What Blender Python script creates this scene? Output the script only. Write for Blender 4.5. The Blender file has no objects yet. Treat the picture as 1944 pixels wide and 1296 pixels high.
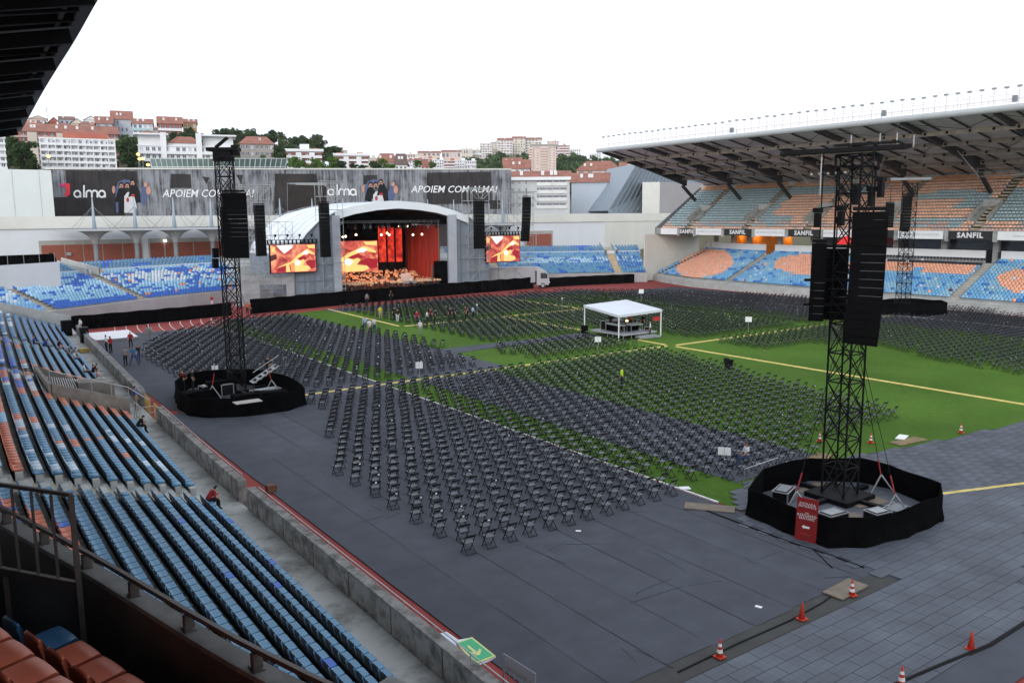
import bpy, bmesh, math, random
import numpy as np
from mathutils import Vector, Matrix
R = math.radians
rng = random.Random(7)
nrg = np.random.default_rng(11)
SC = bpy.context.scene
COL = SC.collection

# ------------------------------------------------------------------ camera
EYE = Vector((0, 0, 13.0)); FOC = 1569.0; PW, PH = 1944.0, 1296.0
YAW, PIT, ROL = R(35.3), R(8.58), R(-0.43)
_fw = Vector((math.sin(YAW)*math.cos(PIT), math.cos(YAW)*math.cos(PIT), -math.sin(PIT)))
_r0 = Vector((math.cos(YAW), -math.sin(YAW), 0)); _u0 = _r0.cross(_fw)
_r = math.cos(ROL)*_r0 + math.sin(ROL)*_u0; _u = -math.sin(ROL)*_r0 + math.cos(ROL)*_u0
cd = bpy.data.cameras.new('camera'); cam = bpy.data.objects.new('camera', cd); COL.objects.link(cam)
cd.sensor_fit = 'HORIZONTAL'; cd.sensor_width = 36.0; cd.lens = FOC/PW*36.0
cd.clip_start = 0.1; cd.clip_end = 6000
cam.matrix_world = Matrix(((_r.x, _u.x, -_fw.x, EYE.x), (_r.y, _u.y, -_fw.y, EYE.y), (_r.z, _u.z, -_fw.z, EYE.z), (0, 0, 0, 1)))
SC.camera = cam

# survey helpers: where a sight line meets a level, a plane across or along the pitch, or a range
def ray(px, py): return _fw + ((px-PW/2)/FOC)*_r + (-(py-PH/2)/FOC)*_u
def gp(px, py, z=0.0): d = ray(px, py); return EYE + d*((z-EYE.z)/d.z)
def ax(px, py, X): d = ray(px, py); return EYE + d*(X/d.x)
def ay(px, py, Y): d = ray(px, py); return EYE + d*(Y/d.y)
def ad(px, py, D): d = ray(px, py); return EYE + d*(D/math.hypot(d.x, d.y))

# ------------------------------------------------------------------ world, sun, exposure
W = bpy.data.worlds.new('World'); SC.world = W; W.use_nodes = True
nt = W.node_tree; nt.nodes.clear()
sky = nt.nodes.new('ShaderNodeTexSky'); sky.sky_type = 'NISHITA'; sky.sun_disc = False
SUN_EL, SUN_AZ = R(15), R(226)
sky.sun_elevation = SUN_EL; sky.sun_rotation = SUN_AZ; sky.air_density = 1.4; sky.dust_density = 4.0
hs = nt.nodes.new('ShaderNodeHueSaturation'); hs.inputs['Saturation'].default_value = 0.25
mx = nt.nodes.new('ShaderNodeMix'); mx.data_type = 'RGBA'; mx.inputs[0].default_value = 0.8
mx.inputs[7].default_value = (9.1, 9.8, 10.9, 1)
bg = nt.nodes.new('ShaderNodeBackground'); bg.inputs['Strength'].default_value = 0.15
wo = nt.nodes.new('ShaderNodeOutputWorld')
nt.links.new(sky.outputs[0], hs.inputs['Color']); nt.links.new(hs.outputs[0], mx.inputs[6])
nt.links.new(mx.outputs[2], bg.inputs['Color']); nt.links.new(bg.outputs[0], wo.inputs['Surface'])
sd = bpy.data.lights.new('sun', 'SUN'); sd.energy = 1.5; sd.angle = R(35); sd.color = (1, .95, .88)
so = bpy.data.objects.new('sun', sd); COL.objects.link(so)
so.rotation_euler = Vector((math.sin(SUN_AZ)*math.cos(SUN_EL), math.cos(SUN_AZ)*math.cos(SUN_EL), math.sin(SUN_EL))).to_track_quat('Z', 'Y').to_euler()
so.location = (-60, -60, 80)
SC.view_settings.view_transform = 'Standard'; SC.view_settings.look = 'None'
SC.view_settings.exposure = 0.0; SC.view_settings.gamma = 1.0; SC.view_settings.use_curve_mapping = False
try:
    SC.cycles.max_bounces = 6; SC.cycles.diffuse_bounces = 3; SC.cycles.glossy_bounces = 2; SC.cycles.transmission_bounces = 3
    SC.cycles.caustics_reflective = False; SC.cycles.caustics_refractive = False
except Exception: pass

# ------------------------------------------------------------------ materials
MATS = {}
def srgb(r, g, b):
    f = lambda c: (c/255/12.92) if c/255 <= .04045 else ((c/255+.055)/1.055)**2.4
    return (f(r), f(g), f(b))
def mat(name, col, rough=.7, var=.12, scale=3.0, bump=0.0, metal=0.0, emit=0.0, spec=.3, stretch=None, col2=None, thresh=None):
    if name in MATS: return MATS[name]
    m = bpy.data.materials.new(name); m.use_nodes = True; MATS[name] = m
    n = m.node_tree; b = n.nodes['Principled BSDF']
    b.inputs['Roughness'].default_value = rough; b.inputs['Metallic'].default_value = metal
    b.inputs['Specular IOR Level'].default_value = spec
    c = (*col, 1)
    b.inputs['Base Color'].default_value = c
    if emit:
        b.inputs['Emission Color'].default_value = c; b.inputs['Emission Strength'].default_value = emit
        b.inputs['Base Color'].default_value = (.02, .02, .02, 1)
        return m
    if var or bump:
        tc = n.nodes.new('ShaderNodeTexCoord'); mp = n.nodes.new('ShaderNodeMapping')
        if stretch: mp.inputs['Scale'].default_value = stretch
        ns = n.nodes.new('ShaderNodeTexNoise'); ns.inputs['Scale'].default_value = scale; ns.inputs['Detail'].default_value = 5
        ns.inputs['Roughness'].default_value = .65
        n.links.new(tc.outputs['Object'], mp.inputs['Vector']); n.links.new(mp.outputs[0], ns.inputs['Vector'])
        rp = n.nodes.new('ShaderNodeValToRGB')
        a, z = (thresh or (.3, .7))
        rp.color_ramp.elements[0].position = a; rp.color_ramp.elements[1].position = z
        lo = col2 or tuple(x*(1-var) for x in col)
        hi = col if col2 else tuple(min(1, x*(1+var)) for x in col)
        rp.color_ramp.elements[0].color = (*lo, 1); rp.color_ramp.elements[1].color = (*hi, 1)
        n.links.new(ns.outputs['Fac'], rp.inputs[0]); n.links.new(rp.outputs[0], b.inputs['Base Color'])
        if bump:
            bp = n.nodes.new('ShaderNodeBump'); bp.inputs['Strength'].default_value = bump; bp.inputs['Distance'].default_value = .02
            n.links.new(ns.outputs['Fac'], bp.inputs['Height']); n.links.new(bp.outputs[0], b.inputs['Normal'])
    return m
def vcmat(name, rough=.6, var=.15, scale=2.0, spec=.3, emit=0, big=0.0):
    """colour read from the face attribute 'col', broken up a little"""
    if name in MATS: return MATS[name]
    m = bpy.data.materials.new(name); m.use_nodes = True; MATS[name] = m
    n = m.node_tree; b = n.nodes['Principled BSDF']; b.inputs['Roughness'].default_value = rough
    b.inputs['Specular IOR Level'].default_value = spec
    at = n.nodes.new('ShaderNodeAttribute'); at.attribute_name = 'col'
    tc = n.nodes.new('ShaderNodeTexCoord'); ns = n.nodes.new('ShaderNodeTexNoise'); ns.inputs['Scale'].default_value = scale; ns.inputs['Detail'].default_value = 4
    n.links.new(tc.outputs['Object'], ns.inputs['Vector'])
    mr = n.nodes.new('ShaderNodeMapRange'); mr.inputs[1].default_value = .25; mr.inputs[2].default_value = .75
    mr.inputs[3].default_value = 1-var; mr.inputs[4].default_value = 1+var
    n.links.new(ns.outputs['Fac'], mr.inputs[0])
    vm = n.nodes.new('ShaderNodeVectorMath'); vm.operation = 'SCALE'
    n.links.new(at.outputs['Color'], vm.inputs[0]); n.links.new(mr.outputs[0], vm.inputs['Scale'])
    if big:      # broad scuffs and dusty patches
        ge = n.nodes.new('ShaderNodeNewGeometry'); n2 = n.nodes.new('ShaderNodeTexNoise'); n2.inputs['Scale'].default_value = .16; n2.inputs['Detail'].default_value = 7; n2.inputs['Roughness'].default_value = .7
        n.links.new(ge.outputs['Position'], n2.inputs['Vector']); r2 = n.nodes.new('ShaderNodeMapRange'); r2.inputs[1].default_value = .3; r2.inputs[2].default_value = .7; r2.inputs[3].default_value = 1-big; r2.inputs[4].default_value = 1+big
        n.links.new(n2.outputs['Fac'], r2.inputs[0]); mu = n.nodes.new('ShaderNodeMath'); mu.operation = 'MULTIPLY'; n.links.new(mr.outputs[0], mu.inputs[0]); n.links.new(r2.outputs[0], mu.inputs[1]); n.links.new(mu.outputs[0], vm.inputs['Scale'])
    n.links.new(vm.outputs[0], b.inputs['Base Color'])
    if emit:
        n.links.new(at.outputs['Color'], b.inputs['Emission Color']); b.inputs['Emission Strength'].default_value = emit
    return m

# ------------------------------------------------------------------ mesh helpers
def _wloc(o):
    v = Vector((0, 0, 0))
    while o is not None: v += o.location; o = o.parent
    return v
class MB:
    def __init__(s): s.v = []; s.f = []; s.m = []; s.c = []
    def add(s, vs, fs, mi=0, col=None):
        b = len(s.v); s.v.extend([tuple(p) for p in vs])
        for f in fs: s.f.append(tuple(b+i for i in f)); s.m.append(mi); s.c.append(col)
        return s
    def box(s, x0, x1, y0, y1, z0, z1, mi=0, col=None):
        return s.add([(x0,y0,z0),(x1,y0,z0),(x1,y1,z0),(x0,y1,z0),(x0,y0,z1),(x1,y0,z1),(x1,y1,z1),(x0,y1,z1)],
                     [(3,2,1,0),(4,5,6,7),(0,1,5,4),(1,2,6,5),(2,3,7,6),(3,0,4,7)], mi, col)
    def obox(s, c, size, rz=0, mi=0, col=None, rx=0):
        M = Matrix.Rotation(rz, 3, 'Z') @ Matrix.Rotation(rx, 3, 'X'); c = Vector(c); hx, hy, hz = [k/2 for k in size]
        P = [c + M @ Vector((x*hx, y*hy, z*hz)) for z in (-1, 1) for x, y in ((-1,-1),(1,-1),(1,1),(-1,1))]
        return s.add(P, [(3,2,1,0),(4,5,6,7),(0,1,5,4),(1,2,6,5),(2,3,7,6),(3,0,4,7)], mi, col)
    def bar(s, p, q, w, h=None, mi=0, col=None, up=(0,0,1)):
        h = h or w; p = Vector(p); q = Vector(q); d = (q-p).normalized(); u = Vector(up)
        if abs(d.dot(u)) > .98: u = Vector((1, 0, 0))
        x = d.cross(u).normalized()*(w/2); y = x.cross(d).normalized()*(h/2)
        P = [a + i*x + j*y for a in (p, q) for i, j in ((-1,-1),(1,-1),(1,1),(-1,1))]
        return s.add(P, [(3,2,1,0),(4,5,6,7),(0,1,5,4),(1,2,6,5),(2,3,7,6),(3,0,4,7)], mi, col)
    def tube(s, p, q, r, n=6, r2=None, mi=0, col=None, caps=True):
        p = Vector(p); q = Vector(q); d = (q-p).normalized(); u = Vector((0,0,1)) if abs(d.z) < .95 else Vector((1,0,0))
        x = d.cross(u).normalized(); y = x.cross(d); r2 = r if r2 is None else r2
        P = [a + rr*(math.cos(t)*x + math.sin(t)*y) for a, rr in ((p, r), (q, r2)) for t in [2*math.pi*k/n for k in range(n)]]
        F = [(k, (k+1)%n, n+(k+1)%n, n+k) for k in range(n)]
        if caps: F += [tuple(range(n-1,-1,-1)), tuple(range(n, 2*n))]
        return s.add(P, F, mi, col)
    def path(s, pts, r, n=5, mi=0, col=None):
        for a, b in zip(pts[:-1], pts[1:]): s.tube(a, b, r, n, mi=mi, col=col)
        return s
    def prism(s, poly, z0, z1, mi=0, col=None):
        n = len(poly); P = [(x,y,z0) for x,y in poly] + [(x,y,z1) for x,y in poly]
        return s.add(P, [tuple(range(n-1,-1,-1)), tuple(range(n,2*n))] + [(i,(i+1)%n,n+(i+1)%n,n+i) for i in range(n)], mi, col)
    def lathe(s, prof, n=12, c=(0,0,0), mi=0, col=None):
        k = len(prof); P = []
        for r, z in prof:
            for j in range(n): a = 2*math.pi*j/n; P.append((c[0]+r*math.cos(a), c[1]+r*math.sin(a), c[2]+z))
        F = [(i*n+j, i*n+(j+1)%n, (i+1)*n+(j+1)%n, (i+1)*n+j) for i in range(k-1) for j in range(n)]
        F += [tuple(range(n-1,-1,-1)), tuple(range((k-1)*n, k*n))]
        return s.add(P, F, mi, col)
    def quad(s, a, b, c, d, mi=0, col=None): return s.add([a,b,c,d], [(0,1,2,3)], mi, col)
    def sheet(s, poly, z, mi=0, col=None): return s.add([(x,y,z) for x,y in poly], [tuple(range(len(poly)))], mi, col)
    def mesh(s, name, mats, off=None, smooth=False):
        me = bpy.data.meshes.new(name); o = off or Vector((0,0,0))
        me.from_pydata([(a-o.x, b-o.y, c-o.z) for a,b,c in s.v], [], s.f)
        for m in (mats if isinstance(mats, (list, tuple)) else [mats]): me.materials.append(m)
        if any(s.m): me.polygons.foreach_set('material_index', s.m)
        if any(c is not None for c in s.c):
            at = me.attributes.new('col', 'FLOAT_COLOR', 'FACE')
            at.data.foreach_set('color', np.array([(*(c or (.5,.5,.5)), 1.0) for c in s.c], dtype=np.float32).ravel())
        if smooth: me.polygons.foreach_set('use_smooth', [True]*len(me.polygons))
        me.update(); return me
    def build(s, name, mats, parent=None, smooth=False, local=False, kind=None):
        off = None if (local or parent is None) else _wloc(parent)
        o = bpy.data.objects.new(name, s.mesh(name, mats, off, smooth)); COL.objects.link(o)
        if parent is not None: o.parent = parent
        if kind: o['kind'] = kind
        return o
def tag(o, label, cat, group=None):
    o['label'] = label; o['category'] = cat
    if group: o['group'] = group
    return o
def root(name, loc, label, cat, group=None, rz=0):
    e = bpy.data.objects.new(name, None); COL.objects.link(e); e.location = loc; e.rotation_euler = (0,0,rz); e.empty_display_size = .3
    return tag(e, label, cat, group)
def struct(o): o['kind'] = 'structure'; return o
def link_mesh(name, me, parent=None, loc=(0,0,0), rz=0, kind=None):
    o = bpy.data.objects.new(name, me); COL.objects.link(o); o.location = loc; o.rotation_euler = (0,0,rz)
    if parent is not None: o.parent = parent
    if kind: o['kind'] = kind
    return o
def copy_tree(o, parent=None):
    c = o.copy(); COL.objects.link(c); c.parent = parent
    for ch in o.children: copy_tree(ch, c)
    return c
def quadmesh(name, V, F, C, material, parent=None, kind='stuff', off=None):
    """one big mesh of quads from arrays"""
    me = bpy.data.meshes.new(name); V = np.asarray(V, np.float32); F = np.asarray(F, np.int32)
    if parent is not None: V = V - np.array(_wloc(parent), np.float32)
    me.vertices.add(len(V)); me.vertices.foreach_set('co', V.ravel())
    me.loops.add(F.size); me.loops.foreach_set('vertex_index', F.ravel())
    me.polygons.add(len(F)); me.polygons.foreach_set('loop_start', np.arange(0, F.size, 4, dtype=np.int32))
    if C is not None:
        at = me.attributes.new('col', 'FLOAT_COLOR', 'FACE'); C = np.asarray(C, np.float32)
        at.data.foreach_set('color', np.concatenate([C, np.ones((len(C),1), np.float32)], 1).ravel())
    me.materials.append(material); me.update(calc_edges=True); me.validate()
    o = bpy.data.objects.new(name, me); COL.objects.link(o)
    if parent is not None: o.parent = parent
    if kind: o['kind'] = kind
    return o
def scatter(base, placements, colors, tint=None):
    """base: MB of quads; placements (x,y,z,rz[,scale]); colors: one per placement, or None to keep the base's own"""
    BV = np.array(base.v); BF = np.array(base.f); n = len(placements); P = np.array(placements, float)
    sc = P[:,4] if P.shape[1] > 4 else np.ones(n)
    c, s = np.cos(P[:,3]), np.sin(P[:,3])
    x = (BV[None,:,0]*c[:,None] - BV[None,:,1]*s[:,None])*sc[:,None] + P[:,0:1]
    y = (BV[None,:,0]*s[:,None] + BV[None,:,1]*c[:,None])*sc[:,None] + P[:,1:2]
    z = BV[None,:,2]*sc[:,None] + P[:,2:3]
    V = np.stack([x,y,z], -1).reshape(-1,3)
    F = (BF[None] + (np.arange(n)*len(BV))[:,None,None]).reshape(-1,4)
    bc = np.array([b if b is not None else (-1,-1,-1) for b in base.c])
    Cc = np.repeat(bc[None], n, 0)
    if colors is not None:
        Cp = np.array(colors)[:,None,:]; Cc = np.where(Cc < 0, Cp, Cc)
    return V, F, Cc.reshape(-1,3)
def text_mesh(txt, size, shear=0.0, bold=0.0, extrude=.01, spacing=1.0):
    cu = bpy.data.curves.new('lettering', 'FONT'); cu.body = txt; cu.size = size; cu.shear = shear; cu.offset = bold; cu.extrude = extrude
    cu.align_x = 'CENTER'; cu.align_y = 'CENTER'; cu.space_character = spacing; cu.resolution_u = 2
    o = bpy.data.objects.new('lettering', cu); COL.objects.link(o)
    dg = bpy.context.evaluated_depsgraph_get(); me = bpy.data.meshes.new_from_object(o.evaluated_get(dg))
    bpy.data.objects.remove(o); bpy.data.curves.remove(cu); return me
def put_text(name, txt, size, origin, xdir, updir, material, parent, **k):
    me = text_mesh(txt, size, **k); me.materials.clear(); me.materials.append(material)
    X = Vector(xdir).normalized(); U = Vector(updir).normalized(); N = X.cross(U); o = Vector(origin)
    if parent is not None: o = o - _wloc(parent)
    me.transform(Matrix(((X.x,U.x,N.x,o.x),(X.y,U.y,N.y,o.y),(X.z,U.z,N.z,o.z),(0,0,0,1))))
    return link_mesh(name, me, parent)
def lerp(a, b, t): return a + (b-a)*t
def pw(xs, ys, x):
    return float(np.interp(x, xs, ys))
ORD = ['first','second','third','fourth','fifth','sixth','seventh','eighth','ninth','tenth','eleventh','twelfth','thirteenth','fourteenth','fifteenth','sixteenth','seventeenth','eighteenth','nineteenth','twentieth']
TENS = {20:'twenty',30:'thirty',40:'forty'}
def ordinal(n):
    if n <= 20: return ORD[n-1]
    if n == 30: return 'thirtieth'
    return TENS[n//10*10] + '-' + ORD[n%10-1]

# ------------------------------------------------------------------ palette
M_GRASS = mat('grass', (.055,.15,.014), .95, .35, .25, 0, col2=(.04,.105,.012))
M_TRACK = mat('track rubber', (.25,.042,.036), .9, .2, .6)
M_MAT = mat('grey carpet matting', (.06,.065,.08), .95, .12, .35, .1, stretch=(1,.25,1))
M_TILE = mat('grey plastic panel', (.125,.142,.175), .6, .18, 1.3)
M_CONC = mat('weathered concrete', (.40,.41,.40), .9, .35, .9, .2, col2=(.20,.20,.19), thresh=(.32,.55))
M_CONC2 = mat('pale concrete', (.42,.43,.42), .9, .2, .6)
M_CONCD = mat('dark concrete', (.10,.095,.092), .9, .25, .8)
M_WALLW = mat('white painted wall', (.62,.645,.68), .8, .06, .15, stretch=(1,1,.4))
M_CREAM = mat('cream render', (.60,.60,.56), .85, .1, .12)
M_WHITE = mat('white paint', (.78,.79,.8), .5, .03, 1)
M_BLACK = mat('black fabric', (.0035,.0035,.004), .95, .4, 2.5, .3, spec=.03)
M_BLKM = mat('black metal', (.007,.007,.008), .6, .2, 3, spec=.12)
M_STEEL = mat('galvanised steel', (.42,.43,.44), .45, .15, 3, metal=.6)
M_GREYM = mat('grey painted steel', (.20,.215,.235), .5, .12, 2)
M_YEL = mat('yellow cable ramp plastic', (.58,.46,.14), .6, .2, 1.5)
M_BRICK = mat('red brick', (.32,.085,.05), .9, .2, 6)
M_VC = vcmat('painted colours')
M_SEAT = vcmat('seat plastic', .42, .12, 4.0, .4)
M_CHAIR = vcmat('folding chair finish', .45, .1, 6.0, .25)
M_GLASS = mat('dark window glass', (.05,.06,.075), .12, .2, .4, spec=.6)
M_ORANGEW = mat('orange concourse wall', (.62,.22,.03), .8, .1, 1)
M_PLY = mat('plywood', (.19,.155,.12), .8, .2, 2.5)
M_RED = mat('red sign board', (.22,.012,.012), .6, .08, 2)
M_TILEROOF = mat('terracotta roof tiles', (.27,.12,.09), .9, .25, .5)
# ================================================================== GROUND
b = MB(); b.sheet([(-1500,-1500),(1500,-1500),(1500,1500),(-1500,1500)], -.12)
struct(b.build('ground', mat('bare ground', (.16,.15,.12), .95, .3, .02)))
b = MB(); b.sheet([(10.5,-30),(122,-30),(122,126),(104,137),(64,140),(40,137),(20,126),(10.5,112)], -.03)
track = struct(b.build('running_track', M_TRACK))
# white lane lines on the bend nearest the left stand
BC = Vector((65.2, 101.0)); lane = MB()
for k in range(0, 10):
    rr = 36.5 + 1.25*k
    pts = [(BC.x + rr*math.cos(a), BC.y + rr*math.sin(a)) for a in [math.pi - t*.02 for t in range(0, 38)]]
    pts = [(BC.x-rr, 96.0)] + pts
    for p, q in zip(pts[:-1], pts[1:]):
        d = Vector((q[0]-p[0], q[1]-p[1])).normalized(); nx, ny = -d.y*.035, d.x*.035
        lane.add([(p[0]-nx,p[1]-ny,-.022),(p[0]+nx,p[1]+ny,-.022),(q[0]+nx,q[1]+ny,-.022),(q[0]-nx,q[1]-ny,-.022)], [(0,1,2,3)])
for k in range(9):
    pass
lane.build('lane_line', M_WHITE, track)
# grass infield with its rounded far end
poly = [(28.7,-20),(101.7,-20),(101.7,101)] + [(65.2+36.5*math.cos(t), 101+12.5*math.sin(t)) for t in [k*math.pi/24 for k in range(25)]] + [(28.7,101)]
b = MB(); b.sheet(poly, -.012)
def grass_mat():
    m = bpy.data.materials.new('mown grass'); m.use_nodes = True; n = m.node_tree; p = n.nodes['Principled BSDF']
    p.inputs['Roughness'].default_value = .95; p.inputs['Specular IOR Level'].default_value = .1
    tc = n.nodes.new('ShaderNodeTexCoord')
    n1 = n.nodes.new('ShaderNodeTexNoise'); n1.inputs['Scale'].default_value = .09; n1.inputs['Detail'].default_value = 6
    mp = n.nodes.new('ShaderNodeMapping'); mp.inputs['Scale'].default_value = (3, .6, 1)
    n2 = n.nodes.new('ShaderNodeTexNoise'); n2.inputs['Scale'].default_value = 2.2; n2.inputs['Detail'].default_value = 8; n2.inputs['Roughness'].default_value = .8
    n.links.new(tc.outputs['Object'], n1.inputs['Vector']); n.links.new(tc.outputs['Object'], mp.inputs['Vector']); n.links.new(mp.outputs[0], n2.inputs['Vector'])
    r1 = n.nodes.new('ShaderNodeValToRGB'); r1.color_ramp.elements[0].position = .35; r1.color_ramp.elements[1].position = .65
    r1.color_ramp.elements[0].color = (.055,.118,.015,1); r1.color_ramp.elements[1].color = (.082,.165,.021,1)
    r2 = n.nodes.new('ShaderNodeMapRange'); r2.inputs[1].default_value = .3; r2.inputs[2].default_value = .7; r2.inputs[3].default_value = .6; r2.inputs[4].default_value = 1.25
    n.links.new(n1.outputs['Fac'], r1.inputs[0]); n.links.new(n2.outputs['Fac'], r2.inputs[0])
    vm = n.nodes.new('ShaderNodeVectorMath'); vm.operation = 'SCALE'
    n.links.new(r1.outputs[0], vm.inputs[0]); n.links.new(r2.outputs[0], vm.inputs['Scale']); n.links.new(vm.outputs[0], p.inputs['Base Color'])
    n3 = n.nodes.new('ShaderNodeTexNoise'); n3.inputs['Scale'].default_value = .35; n3.inputs['Detail'].default_value = 6; n.links.new(tc.outputs['Object'], n3.inputs['Vector'])
    r3 = n.nodes.new('ShaderNodeMapRange'); r3.inputs[1].default_value = .55; r3.inputs[2].default_value = .75; r3.inputs[4].default_value = .45; n.links.new(n3.outputs['Fac'], r3.inputs[0])
    mxg = n.nodes.new('ShaderNodeMix'); mxg.data_type = 'RGBA'; mxg.inputs[7].default_value = (.105,.125,.03,1); n.links.new(r3.outputs[0], mxg.inputs[0]); n.links.new(vm.outputs[0], mxg.inputs[6]); n.links.new(mxg.outputs[2], p.inputs['Base Color'])
    bp = n.nodes.new('ShaderNodeBump'); bp.inputs['Strength'].default_value = .5; bp.inputs['Distance'].default_value = .05
    n.links.new(n2.outputs['Fac'], bp.inputs['Height']); n.links.new(bp.outputs[0], p.inputs['Normal'])
    return m
M_TURF = grass_mat()
field = struct(b.build('grass_pitch', M_TURF))
# white kerbs where turf meets track: short lengths with open joints
def kerb(x, y0, y1, name):
    k = MB(); y = y0
    while y < y1:
        L = min(3.9, y1-y); k.box(x-.06, x+.06, y, y+L-.12, -.012, .05); y += 4.0
    return struct(k.build(name, mat('white kerb', (.62,.63,.64), .7, .25, 1.5)))
kerb(28.62, 24.2, 57.2, 'kerb'); kerb(28.62, 59.2, 100, 'kerb'); kerb(101.8, 30, 100, 'kerb')

# ---- grey carpet matting laid in long rolls
ZM = .004
def matting(name, x0, x1, y0, y1, w, seed, ragged=.5):
    r = random.Random(seed); p = struct(MB().sheet([(x0,y0),(x1,y0),(x1,y1),(x0,y1)], -.006).build(name, M_MAT))
    x = x0; k = 0
    while x < x1-.2:
        xe = min(x+w, x1); cols = [r.uniform(.93, 1.06) for _ in range(4)]
        ys = [y0 - r.uniform(0, ragged)] + sorted(r.uniform(y0+3, y1-3) for _ in range(2)) + [y1 + r.uniform(0, ragged)]
        for j, (ya, yb) in enumerate(zip(ys[:-1], ys[1:])):
            if yb-ya < 1: continue
            m = MB(); z = ZM + .0035*((k+j) % 3); c = cols[j % 4]; base = (.077*c, .083*c, .101*c)
            n = max(2, int((yb-ya)/2.2)); P = []; 
            for i in range(n+1):
                t = ya + (yb-ya)*i/n; wob = r.uniform(-.05,.05)
                P += [(x+wob*.4, t, z), ((x+xe)/2+wob, t, z + r.uniform(0,.012)), (xe+wob*.25-.025, t, z)]
            F = []
            for i in range(n): F += [(3*i,3*i+1,3*i+4,3*i+3), (3*i+1,3*i+2,3*i+5,3*i+4)]
            m.add(P, F, 0, base); m.build('mat_strip', M_CARPET, p)
        x = xe; k += 1
    return p
M_CARPET = vcmat('carpet roll', .93, .12, .9, .15, big=.13)
matting('carpet_matting', 12.62, 28.5, 15.85, 57.4, 2.0, 3, .12)
matting('carpet_matting', 12.9, 28.5, 59.0, 96.5, 2.0, 4)
matting('carpet_matting', 14.6, 28.5, 97.2, 102.5, 2.4, 5, .2)
matting('carpet_matting', 31.6, 38.8, 25.6, 57.4, 2.4, 6)
matting('carpet_matting', 31.6, 41.0, 59.0, 108, 2.4, 7)
matting('carpet_matting', 41.0, 60.0, 68.0, 70.6, 2.6, 8, .1)
matting('carpet_matting', 46, 96, 107.5, 112, 2.2, 9, .4)
matting('carpet_matting', 94.2, 112.4, 36, 106, 2.6, 10, 1)
matting('carpet_matting', 12.6, 60, 9.7, 10.9, 9.0, 12, .05)
b = MB(); b.sheet([(12.62,14.9),(27.4,14.9),(27.4,16.1),(12.62,15.9)], -.001); struct(b.build('edge_mat', mat('olive grey edge matting',(.062,.062,.060),.95,.15,1.2)))
b = MB()
for (a, c) in (((13.2,57.35),(31.7,57.35)),): b.box(a[0], c[0], 57.3, 59.1, -.02, .003)
struct(b.build('crossing_mat', M_MAT))
# wrinkles and tape marks on the carpet
wr = MB(); r = random.Random(21)
for k in range(26):
    x, y = r.uniform(13.5, 27), r.uniform(15.5, 40); a = r.choice([0.05, 1.4, 1.6, .3, 2.6]) + r.uniform(-.15,.15); L = r.uniform(.5, 2.6)
    p = Vector((x,y,.014)); 
    for s in range(4):
        q = p + Vector((math.cos(a)*L/4, math.sin(a)*L/4, 0)); wr.bar(p, q, .018, .012); p = q; a += r.uniform(-.12,.12)
o = wr.build('carpet_wrinkle', mat('wrinkled carpet', (.055,.06,.074), .95, .1, 3)); o['kind'] = 'stuff'; tag(o, 'dark wrinkles and folds in the grey carpet by the empty near corner', 'carpet')
sc_ = MB(); r = random.Random(5)
for (x, y) in ((1440,1152),(655,738),(1098,1008),(1870,1210)):
    p = gp(x, y); sc_ = MB(); sc_.obox((p.x,p.y,.02), (.22,.14,.02), r.uniform(0,3)); 
    tag(sc_.build('paper_scrap', M_WHITE), {1440:'white paper scrap on the bare carpet below the red sign',655:'white scrap beside the outermost chairs near the first speaker tower',1098:'tiny white scrap behind the nearest chair row',1870:'white scrap on the grey panel floor near the lone cone'}[x], 'litter')
# white tarpaulin by the far end of the wall
P = [gp(x,y) for x,y in ((160,633),(243,626),(262,639),(182,646))]
b = MB(); b.prism([(p.x,p.y) for p in P], .0, .03); tag(b.build('tarpaulin', mat('white tarpaulin', (.72,.7,.72), .6, .06, .8)), 'white tarpaulin lying on the red track by the black fence', 'tarpaulin')

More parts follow.
